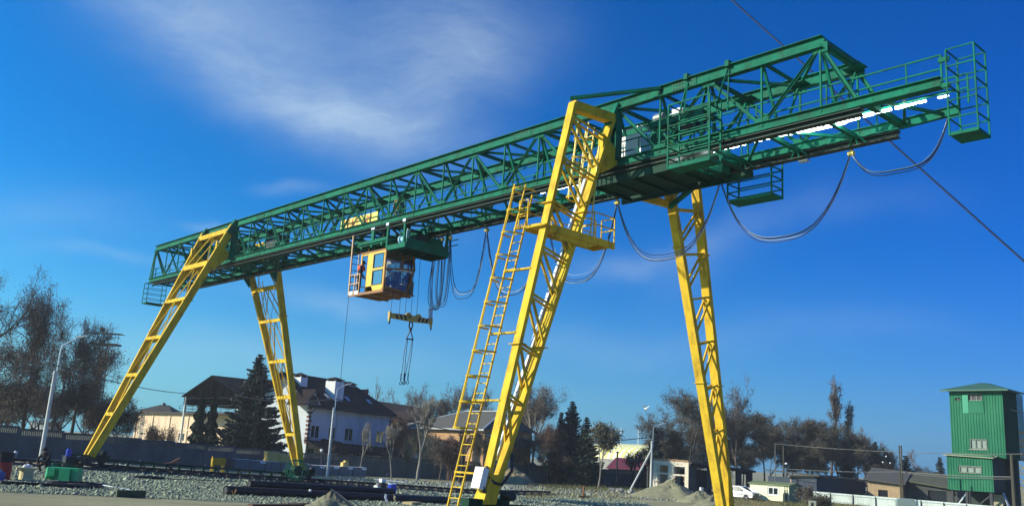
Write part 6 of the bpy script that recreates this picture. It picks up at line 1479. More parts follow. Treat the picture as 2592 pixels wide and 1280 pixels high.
# dark low roof further left and white shed behind the first lamp
pa, pb = at(355, 1040, 175), at(430, 1040, 175); t, Lq = frame_thing('dark_roofed_house', 'far low house with dark hipped roof left of the pavilion', 'house', pa, pb); h_ = zloc(390, 1036, 175)-t.location.z
MB().bb((0, 0, 0), (Lq, 6, h_-.3)).build('wall', PEACH, t); MB().add([(-.5, -.5, h_-.3), (Lq+.5, -.5, h_-.3), (Lq+.5, 6.5, h_-.3), (-.5, 6.5, h_-.3), (Lq*.45, 3, h_+1.1), (Lq*.75, 3, h_+1.1)], [(3, 2, 1, 0), (0, 1, 5, 4), (1, 2, 5), (2, 3, 4, 5), (3, 0, 4)]).build('roof', MATS['dark_roofing'], t); MB().bb((Lq*.55, 2.6, h_), (Lq*.6, 3.4, h_+1.5)).build('chimney', MATS['dark_roofing'], t)
pa, pb = at(72, 1090, 96), at(120, 1090, 96); t, Lq = frame_thing('white_shed', 'small white flat shed behind the fence by the first lamp', 'shed', pa, pb); h_ = zloc(95, 1067, 96)-t.location.z
MB().bb((0, 0, 0), (Lq, 3, h_)).build('wall', WHITE, t); MB().bb((-.1, -.1, h_), (Lq+.1, 3.1, h_+.1)).build('roof', GALV, t); MB().bb((Lq*.4, -.03, .2), (Lq*.7, 0, 2.1)).build('door', GALV, t)
# floodlight mast
b, H = spot2(272, 835, 150); t = thing('floodlight_mast', 'dark lattice floodlight mast with two platforms behind the left trees', 'mast', b); hw = .75
m = MB()
for sx in (-1, 1):
    for sy in (-1, 1): m.bar((hw*sx, hw*sy, 0), (hw*.7*sx, hw*.7*sy, H-2.5), .11)
m.build('legs', STEEL, t); nz = 16
for k in range(nz):
    za, zb2 = (H-2.5)*k/nz, (H-2.5)*(k+1)/nz; w = hw*(1-.3*k/nz)
    m = MB(); 
    for sx, sy, ex, ey in ((-1, -1, 1, -1), (1, -1, 1, 1), (1, 1, -1, 1), (-1, 1, -1, -1)): m.bar((w*sx, w*sy, za), (w*ex, w*ey, zb2), .07); m.bar((w*sx, w*sy, za), (w*ex, w*ey, za), .06)
    m.build('bracing', STEEL, t)
r = Vector((RT.x, RT.y, 0)).normalized()
for z, w, h_ in ((H-2.4, 2.3, .3), (H-.6, 2.6, .08)): MB().bar(-r*w+Vector((0, 0, z)), r*w+Vector((0, 0, z)), 2.0, h_).build('platform', STEEL, t)
MB().lathe((-.8*r.x, -.8*r.y, H), [(0, -.45), (.35, -.3), (.45, 0), (.3, .35), (0, .45)], 10).build('floodlight', STEEL, t)
for k in (-1, 1): MB().bar(r*2.0*k+Vector((0, 0, H-2.3)), r*2.0*k+Vector((0, 0, H-.6)), .06).build('platform_post', STEEL, t)
# ------------------------------------------------------------------ brown barn and brick house behind the pollarded trees
pa, pb = at(880, 1040, 155), at(1110, 1040, 165); t, Lq = frame_thing('brown_barn', 'large brown roofed barn behind the white house', 'barn', pa, pb); h_ = zloc(990, 1062, 160)-t.location.z; hr_ = zloc(950, 1003, 160)-t.location.z
MB().bb((0, 0, 0), (Lq, 12, h_)).build('wall', BROWN, t); m = MB(); m.hexa([(-.5, -.6, h_-.2), (Lq+.5, -.6, h_-.2), (Lq+.5, 6, hr_-1.2), (-.5, 6, hr_-.2), (-.5, -.6, h_), (Lq+.5, -.6, h_), (Lq+.5, 6, hr_-1.0), (-.5, 6, hr_)]); m.hexa([(Lq+.5, 12.6, h_-.2), (-.5, 12.6, h_-.2), (-.5, 6, hr_-.2), (Lq+.5, 6, hr_-1.2), (Lq+.5, 12.6, h_), (-.5, 12.6, h_), (-.5, 6, hr_), (Lq+.5, 6, hr_-1.0)]); m.build('roof', mat('brown_roof', (.085, .040, .028), .85, 0, .2, 1), t)
BRK = mat('orange_brick', (.36, .18, .085), .9, 0, .3, 1.3, .3, 12, col2=(.48, .30, .16)); SLATE = mat('grey_slate', (.060, .060, .055), .85, 0, .25, .8, stretch=(1, 5, 1), col2=(.095, .09, .08))
pb = at(1225, 1125, 110); pa = onY(pb.y, 1022, 1120); bh, Lq = frame_thing('brick_house', 'old orange brick house with grey hipped roof behind the fence', 'house', pa, pb)
h_ = onY(pb.y, 1150, 1083).z-bh.location.z; hr_ = onY(pb.y+4, 1150, 1040).z-bh.location.z
ops = [(Lq*.42, Lq*.47, 1.0, 3.3), (Lq*.50, Lq*.56, 1.0, 3.3), (Lq*.57, Lq*.63, 1.0, 3.3), (Lq*.15, Lq*.21, 1.0, 3.3)]
m = wall_open(MB(), 0, Lq, 0, h_, 0, .3, ops); m.bb((0, .3, 0), (.3, 8, h_)); m.bb((Lq-.3, .3, 0), (Lq, 8, h_)); m.bb((0, -.08, h_*.66), (Lq, 0, h_*.69)); m.build('wall', BRK, bh)
for o in ops: window(bh, *o, .02, 2, WHITE, .09, mat('pale_curtain', (.55, .55, .48), .8, 0, .1, 2))
m = MB(); m.add([(-.6, -.7, h_), (Lq+.6, -.7, h_), (Lq+.6, 8.7, h_), (-.6, 8.7, h_), (Lq*.48, 4, hr_), (Lq*.92, 4, hr_)], [(3, 2, 1, 0), (0, 1, 5, 4), (1, 2, 5), (2, 3, 4, 5), (3, 0, 4)]); m.build('roof', SLATE, bh)
m = MB(); m.bar((-.6, -.7, h_+.05), (Lq*.48, 4, hr_+.05), .16, .1); m.bar((Lq*.48, 4, hr_+.05), (Lq*.92, 4, hr_+.05), .16, .1); m.bar((Lq*.92, 4, hr_+.05), (Lq+.6, -.7, h_+.05), .2, .1); m.bb((-.6, -.75, h_-.22), (Lq+.6, -.65, h_-.02)); m.build('ridge_trim', GALV, bh)
# grey shed behind the ladder
pa, pb = at(1195, 1160, 110), at(1262, 1160, 110); t, Lq = frame_thing('grey_shed', 'plain grey flat shed behind the caged ladder', 'shed', pa, pb); h_ = zloc(1230, 1102, 110)-t.location.z
MB().bb((0, 0, 0), (Lq, 3, h_)).build('wall', mat('grey_sheet', (.13, .14, .13), .7, 0, .15, 1), t); MB().bb((-.1, -.1, h_*.38), (Lq+.1, 0, h_*.41)).build('trim', CONC, t); MB().bb((-.1, -.15, h_), (Lq+.1, 3.1, h_+.12)).build('roof', GALV, t)
# vehicles showing over the fence
for px0, px1, py, d_, l_, nm in ((1305, 1362, 1168, 120, 'white van roof showing over the fence right of the near leg', 'parked_van'), (1140, 1172, 1156, 112, 'pale car roof showing over the fence left of the ladder', 'parked_car'), (1195, 1222, 1163, 114, 'pale blue car roof showing over the fence beside the ladder', 'parked_car')):
    a = at(px0, py, d_); b = at(px1, py, d_); ln = (b-a).length; t, Lq = frame_thing(nm, l_, 'van' if 'van' in nm else 'car', a, b); z = zloc((px0+px1)/2, py, d_)-t.location.z
    VM_ = WHITE if px0 < 1190 or px0 > 1300 else mat('pale_blue_car', (.25, .4, .5), .3)
    m = MB(); m.prism([(-.2, 0, .5), (Lq+.6, 0, .5), (Lq+.6, 0, z-.9), (Lq+.1, 0, z-.5), (Lq-.5, 0, z-.05), (Lq*.5, 0, z), (.1, 0, z-.05), (-.2, 0, z-.6)], (0, 1.8, 0)); b_ = m.build('body', VM_, t)
    MB().prism([(.2, -.01, z-.75), (Lq-.1, -.01, z-.75), (Lq-.5, -.01, z-.2), (.3, -.01, z-.2)], (0, .012, 0)).build('side_window', WGLASS, t)
    for x in (.5, Lq-.3): MB().lathe((x, -.02, .33), [(0, 0), (.33, 0), (.33, .2), (0, .2)], 16, 'Y').build('wheel', RUBB, t)
tp_ = at(1290, 1120, 112); b = Vector((tp_.x, tp_.y, hgt(tp_.x, tp_.y))); tag(MB().tube([(0, 0, 0), (0, 0, tp_.z-b.z)], .14, 8).build('concrete_post', LAMPP, None, loc=b), 'pale concrete post behind the near leg before the fence', 'post')
tp_ = at(1563, 1145, 112); b = Vector((tp_.x, tp_.y, hgt(tp_.x, tp_.y))); t = thing('chimney_pipe', 'dark steel pipe with a cap before the maroon roof', 'pipe', b); MB().tube([(0, 0, 0), (0, 0, tp_.z-b.z)], .1, 8).build('pipe', STEEL, t); MB().lathe((0, 0, tp_.z-b.z), [(.22, 0), (.22, .06), (0, .2)], 10).build('cap', STEEL, t)
# ------------------------------------------------------------------ striped hall with maroon lean-to
CRM = mat('cream_sheet', (.72, .72, .56), .6, 0, .06, 2); LEM = mat('lemon_sheet', (.74, .70, .22), .6, 0, .06, 2); MAR = mat('maroon_sheet', (.16, .028, .045), .6, 0, .15, 2, stretch=(8, 1, 1))
pb = at(1660, 1175, 140); pa = onY(pb.y, 1475, 1165); t, Lq = frame_thing('striped_hall', 'arched hall with cream and yellow striped roof behind the fence', 'hall', pa, pb)
z1_ = onY(pb.y, 1570, 1162).z-t.location.z; z2_ = onY(pb.y+6, 1570, 1122).z-t.location.z; rr_ = z2_-z1_; nseg = 26
for k in range(nseg):
    m = MB(); xa, xb = Lq*k/nseg, Lq*(k+1)/nseg; n_ = 9
    for j in range(n_):
        a0, a1 = math.pi/2*j/n_, math.pi/2*(j+1)/n_; f = lambda a: (6-6*math.cos(a), z1_+rr_*math.sin(a))
        (ya, za), (yb_, zb3) = f(a0), f(a1); m.quad((xa, ya, za), (xb, ya, za), (xb, yb_, zb3), (xa, yb_, zb3))
    m.bb((xa, 6, 0), (xb, 12, z2_)); m.build('roof_panel', CRM if k % 2 else LEM, t)
MB().bb((0, .05, 0), (Lq, 6, z1_)).build('wall', CONC, t)
for px in (1572, 1616):
    tp_ = onY(pb.y+5, px, 1082); bx = tp_.x-pa.x; MB().tube([(bx, 5, z2_-.3), (bx, 5, tp_.z-t.location.z)], .05, 5).build('roof_mast', WHITE, t)
pa, pb = at(1540, 1180, 130), at(1640, 1185, 128); t, Lq = frame_thing('maroon_shed', 'grey shed with maroon sheet roof in front of the striped hall', 'shed', pa, pb); h_ = zloc(1590, 1185, 129)-t.location.z; hr_ = zloc(1590, 1158, 131)-t.location.z
MB().bb((0, 0, 0), (Lq, 5, h_)).build('wall', mat('blue_grey_wall', (.17, .20, .22), .8), t); MB().hexa([(-.2, -.4, h_-.15), (Lq+.2, -.4, h_-.15), (Lq+.2, 5, hr_-.1), (-.2, 5, hr_-.1), (-.2, -.4, h_), (Lq+.2, -.4, h_), (Lq+.2, 5, hr_), (-.2, 5, hr_)]).build('roof', MAR, t); MB().bb((Lq*.4, -.02, h_-1.2), (Lq*.6, 0, h_-.5)).build('window', WGLASS, t)
# white bird in flight above the lamp
b = at(1636, 1033, 90); t = thing('bird', 'white bird flying above the third street lamp', 'bird', b); MB().lathe((0, 0, 0), [(0, -.3), (.10, -.18), (.13, 0), (.07, .2), (0, .3)], 8, 'X').build('body', WHITE, t, True)
for s_ in (-1, 1): MB().prism([(-.15, s_*.05, .05), (.12, s_*.05, .05), (.05, s_*.45, .28), (-.1, s_*.5, .26)], (0, 0, .02)).build('wing', WHITE, t)
# ------------------------------------------------------------------ roofless white brick ruin
WBR = mat('white_brick', (.60, .54, .44), .92, 0, .18, 3.0, .5, 14); RBR = mat('rough_brick', (.34, .22, .13), .95, 0, .35, 6, .8, 14)
DKW = mat('dark_side_wall', (.055, .06, .06), .95, 0, .3, .8)  # dark colour carries the shade on the ruin's side
p0_ = gl(1652, 1241); p1_ = onY(p0_.y, 1742, 1240); dd0 = (p0_-CAM).dot(FW); dd1 = (p1_-CAM).dot(FW)
ruin, Lq = frame_thing('brick_ruin', 'roofless white brick ruin with two tall empty openings', 'ruin', p0_, p1_)
h_ = zloc(1656, 1157, dd0)-ruin.location.z; h2_ = zloc(1741, 1167, dd1)-ruin.location.z
ops = [(Lq*.13, Lq*.43, h_*.14, h_*.52), (Lq*.13, Lq*.43, h_*.57, h_*.79), (Lq*.59, Lq*.90, h_*.12, h_*.50), (Lq*.59, Lq*.90, h_*.55, h_*.77)]
m = wall_open(MB(), 0, Lq, 0, h_-.3, 0, .4, ops); m.bb((0, .4, 0), (.4, 5, h_-.4)); m.build('wall', WBR, ruin)
rr = random.Random(5); m0 = None
for x0, x1 in ((ops[0][0], 1), (ops[0][1], -1), (ops[2][0], 1), (ops[2][1], -1)):
    for k in range(7): MB().bb((x0-.02, .02, h_*.14+k*.24+rr.uniform(0, .08)), (x0+x1*rr.uniform(.05, .22), .38, h_*.14+k*.24+.16)).build('broken_brick', WBR if rr.random() < .6 else RBR, ruin)
for lvl in range(2):
    n_ = 13
    for k in range(n_):
        x = Lq*(k+.5)/n_; MB().box((x, .2, h_-.26+lvl*.13+(h2_-h_)*k/n_*.2+rr.uniform(-.02, .02)), (Lq/n_-.03, .46, .11), rr.uniform(-.06, .06)).build('brick', RBR, ruin)
m = MB(); m.bb((Lq*.13, .1, h_*.12), (Lq*.17, .3, h_*.79)); m.build('jamb', WBR, ruin); MB().bar((Lq*.2, 1.5, .3), (Lq*.34, 2.6, h_*.75), .12).build('fallen_post', LAMPP, ruin); MB().bb((Lq*.37, .05, .1), (Lq*.42, .3, h_*.3)).build('board', WHITE, ruin)
# its long side running back, shade put into the dark wall colour
q0 = p1_.copy(); q1 = onX(p1_.x+1.0, 1905, 1215); ddq = (q1-CAM).dot(FW)
rs, Ls = frame_thing('dark_shed', 'long dark side building joined to the brick ruin', 'shed', q0, Vector((q1.x, q1.y, q0.z)))
hs0 = zloc(1745, 1167, dd1)-rs.location.z; hs1 = zloc(1905, 1190, ddq)-rs.location.z
ops = [(Ls*.12, Ls*.30, .8, 3.2), (Ls*.33, Ls*.45, 0, 2.6), (Ls*.62, Ls*.75, 0, 3.0), (Ls*.82, Ls*.92, .8, 2.6)]
m = wall_open(MB(), .02, Ls, 0, min(hs0, hs1)-.2, 0, .3, ops); m.build('wall', DKW, rs); MB().hexa([(0, -.5, hs0-.25), (Ls, -.5, hs1-.25), (Ls, 7, hs1-.1), (0, 7, hs0-.1), (0, -.5, hs0), (Ls, -.5, hs1), (Ls, 7, hs1+.1), (0, 7, hs0+.1)]).build('roof', MATS['dark_roofing'], rs); MB().bb((.05, 6.5, 0), (Ls, 6.8, min(hs0, hs1)-.3)).build('back_wall', DKW, rs)
# ------------------------------------------------------------------ cream site hut
hp0 = gl(1898, 1264); hp1 = onY(hp0.y, 1998, 1265); d0 = (hp0-CAM).dot(FW)
hut, Lq = frame_thing('site_hut', 'cream and green metal site hut with a two pane window', 'site hut', hp0, hp0+(hp1-hp0))
HC = mat('cream_panel', (.74, .72, .50), .6, 0, .05, 3); HG_ = mat('sage_green_sheet', (.16, .25, .15), .6, 0, .1, 3)
h_ = zloc(1902, 1222, d0)-hut.location.z; wd_ = 2.3
ops = [(Lq*.47, Lq*.73, h_*.40, h_*.86)]
m = wall_open(MB(), 0, Lq, .12, h_, 0, .06, ops); m.build('front_wall', HC, hut); window(hut, *ops[0], -.03, 2, WHITE, .08)
m = MB(); x0, x1, a, b = ops[0]
for p, q in (((x0-.1, a-.1), (x1+.1, a-.1)), ((x0-.1, b+.1), (x1+.1, b+.1)), ((x0-.1, a), (x0-.1, b)), ((x1+.1, a), (x1+.1, b))): m.bar((p[0], -.02, p[1]), (q[0], -.02, q[1]), .12, .05)
m.build('window_trim', CRM, hut)
m = MB(); m.prism([(Lq-.04, 0, .12), (Lq-.04, wd_, .12), (Lq-.04, wd_, h_), (Lq-.04, wd_/2, h_+.22), (Lq-.04, 0, h_)], (.05, 0, 0)); m.prism([(0, .06, .12), (0, wd_, .12), (0, wd_, h_), (0, wd_/2, h_+.2), (0, .06, h_)], (.05, 0, 0)); m.bb((0, wd_-.05, .12), (Lq, wd_, h_)); m.build('side_wall', HG_, hut)
m = MB(); m.hexa([(-.15, -.2, h_-.02), (Lq+.2, -.2, h_-.02), (Lq+.2, wd_/2, h_+.24), (-.15, wd_/2, h_+.24), (-.15, -.2, h_+.06), (Lq+.2, -.2, h_+.06), (Lq+.2, wd_/2, h_+.32), (-.15, wd_/2, h_+.32)]); m.hexa([(Lq+.2, wd_+.2, h_-.02), (-.15, wd_+.2, h_-.02), (-.15, wd_/2, h_+.24), (Lq+.2, wd_/2, h_+.24), (Lq+.2, wd_+.2, h_+.06), (-.15, wd_+.2, h_+.06), (-.15, wd_/2, h_+.32), (Lq+.2, wd_/2, h_+.32)]); m.build('roof', mat('roof_green', (.15, .19, .08), .6, 0, .15, 2), hut)
for x in (.3, Lq-.5): MB().bb((x, .1, -.1), (x+.2, wd_-.1, .12)).build('skid', STEEL, hut)
m = MB(); m.bar((Lq-.5, -.04, .3), (Lq-.5, -.04, h_), .03); m.bar((Lq-.25, -.04, .6), (Lq-.25, -.04, h_), .03); m.bar((Lq-.65, -.05, h_*.72), (Lq-.15, -.05, h_*.72), .03); m.build('conduit', STEEL, hut)
pp = hut.matrix_world if False else None
hd = (hp1-hp0).normalized(); c = hp0+hd*(Lq-.35); c.z = hut.location.z+.1
nrm_ = Vector((hd.y, -hd.x, 0)); t = thing('gas_bottle', 'dark gas bottle standing at the front corner of the site hut', 'gas bottle', c+nrm_*.25)
MB().lathe((0, 0, 0), [(.2, 0), (.22, .05), (.22, .75), (.12, .95), (.07, 1.0), (.07, 1.08), (0, 1.08)], 16).build('shell', mat('bottle_dark_green', (.02, .04, .03), .5), t); MB().lathe((0, 0, 1.08), [(.05, 0), (.05, .08), (0, .08)], 8).build('valve', STEEL, t)
tag(MB().tube([gl(1960, 1276, 0)+Vector((0, 0, .02)), gl(1960, 1276)+Vector((0, 0, .25))], .0, 3).build('x', STEEL), 'x', 'x') if False else None
# ------------------------------------------------------------------ white sheet fence, cabinet, sheds
WSH = mat('white_sheet', (.50, .56, .54), .6, .0, .06, 2, stretch=(8, 8, 1), grime=((.30, .33, .30), .7, 1.2, (1, 1, .4)))
fa, fb = gl(2060, 1256), gl(2600, 1300)
fa = at(2045, 1250, 104); fa.z = hgt(fa.x, fa.y); fb = onY(fa.y, 2560, 1290); FZ = (fb-CAM).dot(FW); fb.z = hgt(fb.x, fb.y)
sf = wthing('sheet_fence', 'white corrugated sheet fence with dark posts at the right', 'fence', tuple(fa)); dF = fb-fa; nF = 9; tF = dF.normalized(); nF_ = Vector((tF.y, -tF.x, 0))
for k in range(nF):
    a = onY(fa.y, 2045+515*k/nF, 1250); a.z = hgt(0, 99); b = onY(fa.y, 2045+515*(k+1)/nF, 1250); b.z = hgt(0, 99); za = zloc(2045+515*k/nF, 1241+42*k/nF, 1/((1-k/nF)/104+k/nF/FZ)); zb4 = zloc(2045+515*(k+1)/nF, 1241+42*(k+1)/nF, 1/((1-(k+1)/nF)/104+(k+1)/nF/FZ))
    m = MB(); n_ = 22
    for j in range(n_):
        u0, u1 = j/n_, (j+1)/n_; o0 = nF_*(.012 if j % 2 else 0); p_ = a.lerp(b, u0); q_ = a.lerp(b, u1); zt0 = za+(zb4-za)*u0; zt1 = za+(zb4-za)*u1
        m.quad((p_.x+o0.x, p_.y+o0.y, p_.z+.05), (q_.x+o0.x, q_.y+o0.y, q_.z+.05), (q_.x+o0.x, q_.y+o0.y, zt1), (p_.x+o0.x, p_.y+o0.y, zt0))
        o1 = nF_*(.012 if (j+1) % 2 else 0); m.quad((q_.x+o0.x, q_.y+o0.y, q_.z+.05), (q_.x+o1.x, q_.y+o1.y, q_.z+.05), (q_.x+o1.x, q_.y+o1.y, zt1), (q_.x+o0.x, q_.y+o0.y, zt1))
    m.build('sheet', WSH, sf); MB().bar((b.x+nF_.x*.08, b.y+nF_.y*.08, b.z), (b.x+nF_.x*.08, b.y+nF_.y*.08, zb4-.05), .09).build('post', STEEL, sf)
    MB().bar((a.x+nF_.x*.06, a.y+nF_.y*.06, za-.15), (b.x+nF_.x*.06, b.y+nF_.y*.06, zb4-.15), .06).build('top_rail', GALV, sf)
pa, pb = at(2272, 1290, 84), at(2318, 1292, 84); t, Lq = frame_thing('metal_cabinet', 'grey green metal cabinet in front of the white sheet fence', 'cabinet', pa, pb); h_ = zloc(2300, 1261, 84)-t.location.z; t.rotation_euler.z -= R(14)
MB().prism([(0, 0, .0), (Lq, 0, .0), (Lq, 0, h_-.22), (Lq*.85, 0, h_), (Lq*.15, 0, h_), (0, 0, h_-.22)], (0, 1.1, 0)).build('body', mat('cabinet_grey', (.24, .31, .29), .5, .1, .1, 2), t); MB().bb((.05, -.02, .1), (Lq-.05, 0, h_-.35)).build('door', MATS['cabinet_grey'], t)
pa, pb = at(2048, 1282, 82), at(2066, 1283, 82); t, Lq = frame_thing('door_panel', 'cream door panel with a dark pane standing in the weeds', 'door', pa, pb); h_ = zloc(2057, 1266, 82)-t.location.z
m = wall_open(MB(), 0, Lq, 0, h_, 0, .08, [(Lq*.3, Lq*.7, h_*.2, h_*.75)]); m.build('panel', HC, t); MB().bb((Lq*.3, .03, h_*.2), (Lq*.7, .05, h_*.75)).build('pane', mat('brown_pane', (.10, .04, .025), .4), t)
# low brick sheds behind the sheet fence
def shed(label, pxa, pxb, da_, db_, pyt, pytb, wallm, roofm, dep=6, ops_=(), pitch=.12, name='brick_shed', gable=False):
    pa, pb = at(pxa, 1220, da_), at(pxb, 1230, db_); t, Lq = frame_thing(name, label, 'shed', pa, pb); ha = zloc(pxa, pyt, da_)-t.location.z; hb = zloc(pxb, pytb, db_)-t.location.z
    m = wall_open(MB(), 0, Lq, 0, min(ha, hb), 0, .3, [(Lq*a, Lq*b, c, d) for a, b, c, d in ops_]); m.prism([(0, 0, min(ha, hb)), (Lq, 0, min(ha, hb)), (Lq, 0, hb), (0, 0, ha)], (0, .3, 0)) if abs(ha-hb) > .05 else None
    m.bb((0, .3, 0), (.3, dep, min(ha, hb))); m.bb((Lq-.3, .3, 0), (Lq, dep, min(ha, hb))); m.build('wall', wallm, t)
    for a, b, c, d in ops_: MB().bb((Lq*a, .15, c), (Lq*b, .2, d)).build('window', WGLASS, t)
    MB().hexa([(-.4, -.5, ha), (Lq+.4, -.5, hb), (Lq+.4, dep+.4, hb+dep*pitch), (-.4, dep+.4, ha+dep*pitch), (-.4, -.5, ha+.15), (Lq+.4, -.5, hb+.15), (Lq+.4, dep+.4, hb+dep*pitch+.15), (-.4, dep+.4, ha+dep*pitch+.15)]).build('roof', roofm, t); return t
PKB = mat('pink_brick', (.42, .28, .20), .92, 0, .2, 1.5, .3, 12); NVB = mat('blue_grey_block', (.045, .06, .09), .9, 0, .2, 1.2); TANB = mat('tan_brick', (.42, .30, .18), .92, 0, .2, 2, .3, 14)
shed('pink brick shed end behind the site hut', 2000, 2066, 108, 106, 1204, 1204, PKB, SLATE, pitch=.0)
shed('dark blue grey block wall shed right of the pink brick', 2067, 2190, 106, 118, 1205, 1217, NVB, SLATE, pitch=.06)
t = shed('tan brick shed with sloping grey roof behind the white fence', 2196, 2284, 112, 110, 1214, 1226, TANB, SLATE, ops_=((.30, .58, .9, 1.7),), pitch=.25)
shed('dark grey shed with mossy roof left of the green tower', 2290, 2422, 112, 108, 1216, 1240, DKW, mat('mossy_roof', (.075, .08, .05), .95, 0, .3, 1), ops_=((.45, .8, .6, 2.0),), pitch=.2)
pa, pb = at(2318, 1212, 128), at(2415, 1216, 128); t, Lq = frame_thing('gable_shed', 'pale gabled shed with a rusty drum behind the grey roofs', 'shed', pa, pb); h_ = zloc(2350, 1217, 128)-t.location.z; hr_ = zloc(2352, 1201, 128)-t.location.z
MB().prism([(0, 0, 0), (Lq, 0, 0), (Lq, 0, h_), (Lq*.38, 0, hr_), (0, 0, h_)], (0, 5, 0)).build('wall', mat('pale_green_render', (.30, .34, .25), .9), t)
m = MB(); m.bar((-.5, -.1, h_), (Lq*.38, -.1, hr_+.1), .5, .12); m.bar((Lq*.38, -.1, hr_+.1), (Lq*.75, -.1, h_), .5, .12); m.build('roof_edge', LAMPP, t); MB().lathe((Lq*.40, -1, h_-1.4), [(0, 0), (.55, 0), (.55, 1.3), (0, 1.3)], 14).build('rusty_drum', RUST, t)
# ------------------------------------------------------------------ green corrugated tower
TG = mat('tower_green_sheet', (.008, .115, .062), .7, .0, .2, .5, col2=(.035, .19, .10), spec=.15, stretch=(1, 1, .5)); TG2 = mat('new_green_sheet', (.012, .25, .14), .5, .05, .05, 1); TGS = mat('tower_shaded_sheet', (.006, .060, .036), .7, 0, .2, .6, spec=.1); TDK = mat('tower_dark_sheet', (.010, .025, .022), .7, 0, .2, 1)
dT = 100.
ta = at(2408, 1100, dT); tb_ = onY(ta.y, 2544, 1105)
tw, Lt = frame_thing('green_tower', 'tall green corrugated tower with two window rows on steel legs', 'tower', ta, tb_)
zt_ = zloc(2408, 985, dT)-tw.location.z; zm_ = zloc(2413, 1148, dT)-tw.location.z; zm2 = zloc(2410, 1238, dT-1)-tw.location.z; zmr = zloc(2548, 1163, dT-2)-tw.location.z
def corr(x0, x1, z0, z1, y, m_=None, ops=(), pitch=.28, dpt=.05, z0r=None):
    m = MB(); n_ = max(2, int((x1-x0)/pitch)); w = (x1-x0)/n_
    for k in range(n_):
        xa = x0+w*k; segs = [(xa, xa+w*.35, -dpt), (xa+w*.5, xa+w*.85, 0)]; zz0 = z0 if z0r is None else z0+(z0r-z0)*max(0, (k/n_-.68)/.32)
        cuts = sorted([(o[2], o[3]) for o in ops if o[0] < xa+w/2 < o[1]]); spans = []; z = zz0
        for a, b in cuts: spans.append((z, a)); z = b
        spans.append((z, z1))
        for a, b in spans:
            if b-a < .02: continue
            m.quad((xa, y-dpt, a), (xa+w*.4, y-dpt, a), (xa+w*.4, y-dpt, b), (xa, y-dpt, b)); m.quad((xa+w*.4, y-dpt, a), (xa+w*.5, y, a), (xa+w*.5, y, b), (xa+w*.4, y-dpt, b))
            m.quad((xa+w*.5, y, a), (xa+w*.9, y, a), (xa+w*.9, y, b), (xa+w*.5, y, b)); m.quad((xa+w*.9, y, a), (xa+w, y-dpt, a), (xa+w, y-dpt, b), (xa+w*.9, y, b))
    return m
def tx(px): return Lt*(px-2408)/(2544-2408)
def tz(py, px=2475): return zloc(px, py, dT-1.2)-tw.location.z
DT = 4.2
wU = (tx(2451), tx(2491), tz(1013), tz(997)); wM = (tx(2455), tx(2499), tz(1137), tz(1111)); wS = (tx(2424), tx(2434), tz(1013), tz(1006))
corr(0, Lt, zm_, zt_, 0, ops=(wU, wM, wS), z0r=zmr).build('front_sheet', TG, tw)
m = MB(); m.bb((Lt-.04, .02, zmr), (Lt, DT, zt_)); m.bb((0, .02, zm_), (.04, DT, zt_)); m.bb((.04, DT-.04, zm_), (Lt-.04, DT, zt_)); m.bb((.04, .3, zm_-.1), (Lt-.04, DT-.04, zm_))
for k in range(20): m.bb((Lt, .1+k*.3, zmr), (Lt+.04, .22+k*.3, zt_))
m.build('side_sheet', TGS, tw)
m = MB(); m.bb((tx(2442), -.09, tz(1046)), (tx(2457), -.06, tz(998))); m.build('new_sheet', TG2, tw); m = MB(); m.bb((tx(2458), -.085, tz(1046)), (tx(2496), -.06, tz(1016))); m.build('patch_sheet', TG, tw)
window(tw, *wU, .0, 3, CONC, .06, BLACK); window(tw, *wM, -.03, 3, mat('grey_frame', (.13, .16, .13), .8), .12, mat('milky_pane', (.20, .25, .22), .4)); window(tw, *wS, 0, 1, STEEL, .05, BLACK)
m = MB(); xm = tx(2478); m.add([(-.75, -.75, zt_), (Lt+.8, -.75, zt_), (Lt+.8, DT+.75, zt_), (-.75, DT+.75, zt_), (Lt*.5, DT*.4, zt_+.95), (Lt*.62, DT*.6, zt_+.95)], [(3, 2, 1, 0), (0, 1, 5, 4), (1, 2, 5), (2, 3, 4, 5), (3, 0, 4)]); m.bb((-.77, -.77, zt_-.16), (Lt+.82, -.72, zt_-.003)); m.bb((Lt+.77, -.7, zt_-.16), (Lt+.82, DT+.75, zt_-.003)); m.build('roof', mat('tower_roof_green', (.04, .12, .085), .6, .1, .15, 1), tw)
# lower box in front
bx0, bx1 = tx(2405), tx(2520); wL = (tx(2436), tx(2493), tz(1199), tz(1180))
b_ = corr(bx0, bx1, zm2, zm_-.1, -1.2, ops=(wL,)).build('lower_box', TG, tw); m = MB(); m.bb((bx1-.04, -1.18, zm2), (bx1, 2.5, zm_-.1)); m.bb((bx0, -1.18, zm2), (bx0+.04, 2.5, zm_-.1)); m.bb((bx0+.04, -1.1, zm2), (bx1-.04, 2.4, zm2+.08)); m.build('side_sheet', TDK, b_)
m = MB(); m.hexa([(bx0-.3, -1.5, zm_-.22), (bx1+.2, -1.5, zm_-.38), (bx1+.2, 0.0, zm_-.1), (bx0-.3, -.0, zm_+.02), (bx0-.3, -1.5, zm_-.16), (bx1+.2, -1.5, zm_-.32), (bx1+.2, 0.0, zm_-.04), (bx0-.3, 0.0, zm_+.08)]); m.build('canopy', mat('dusty_sheet', (.30, .32, .22), .8, 0, .2, 3), b_)
wl = window(tw, *wL, -1.30, 3, MATS['grey_frame'], .13, MATS['milky_pane'])
for x in (bx0+.3, tx(2450), bx1-.4):
    for y in (-.9, DT-.5): MB().bar((x, y, 0), (x, y, zm2+.05), .28).build('leg', STEEL, tw)
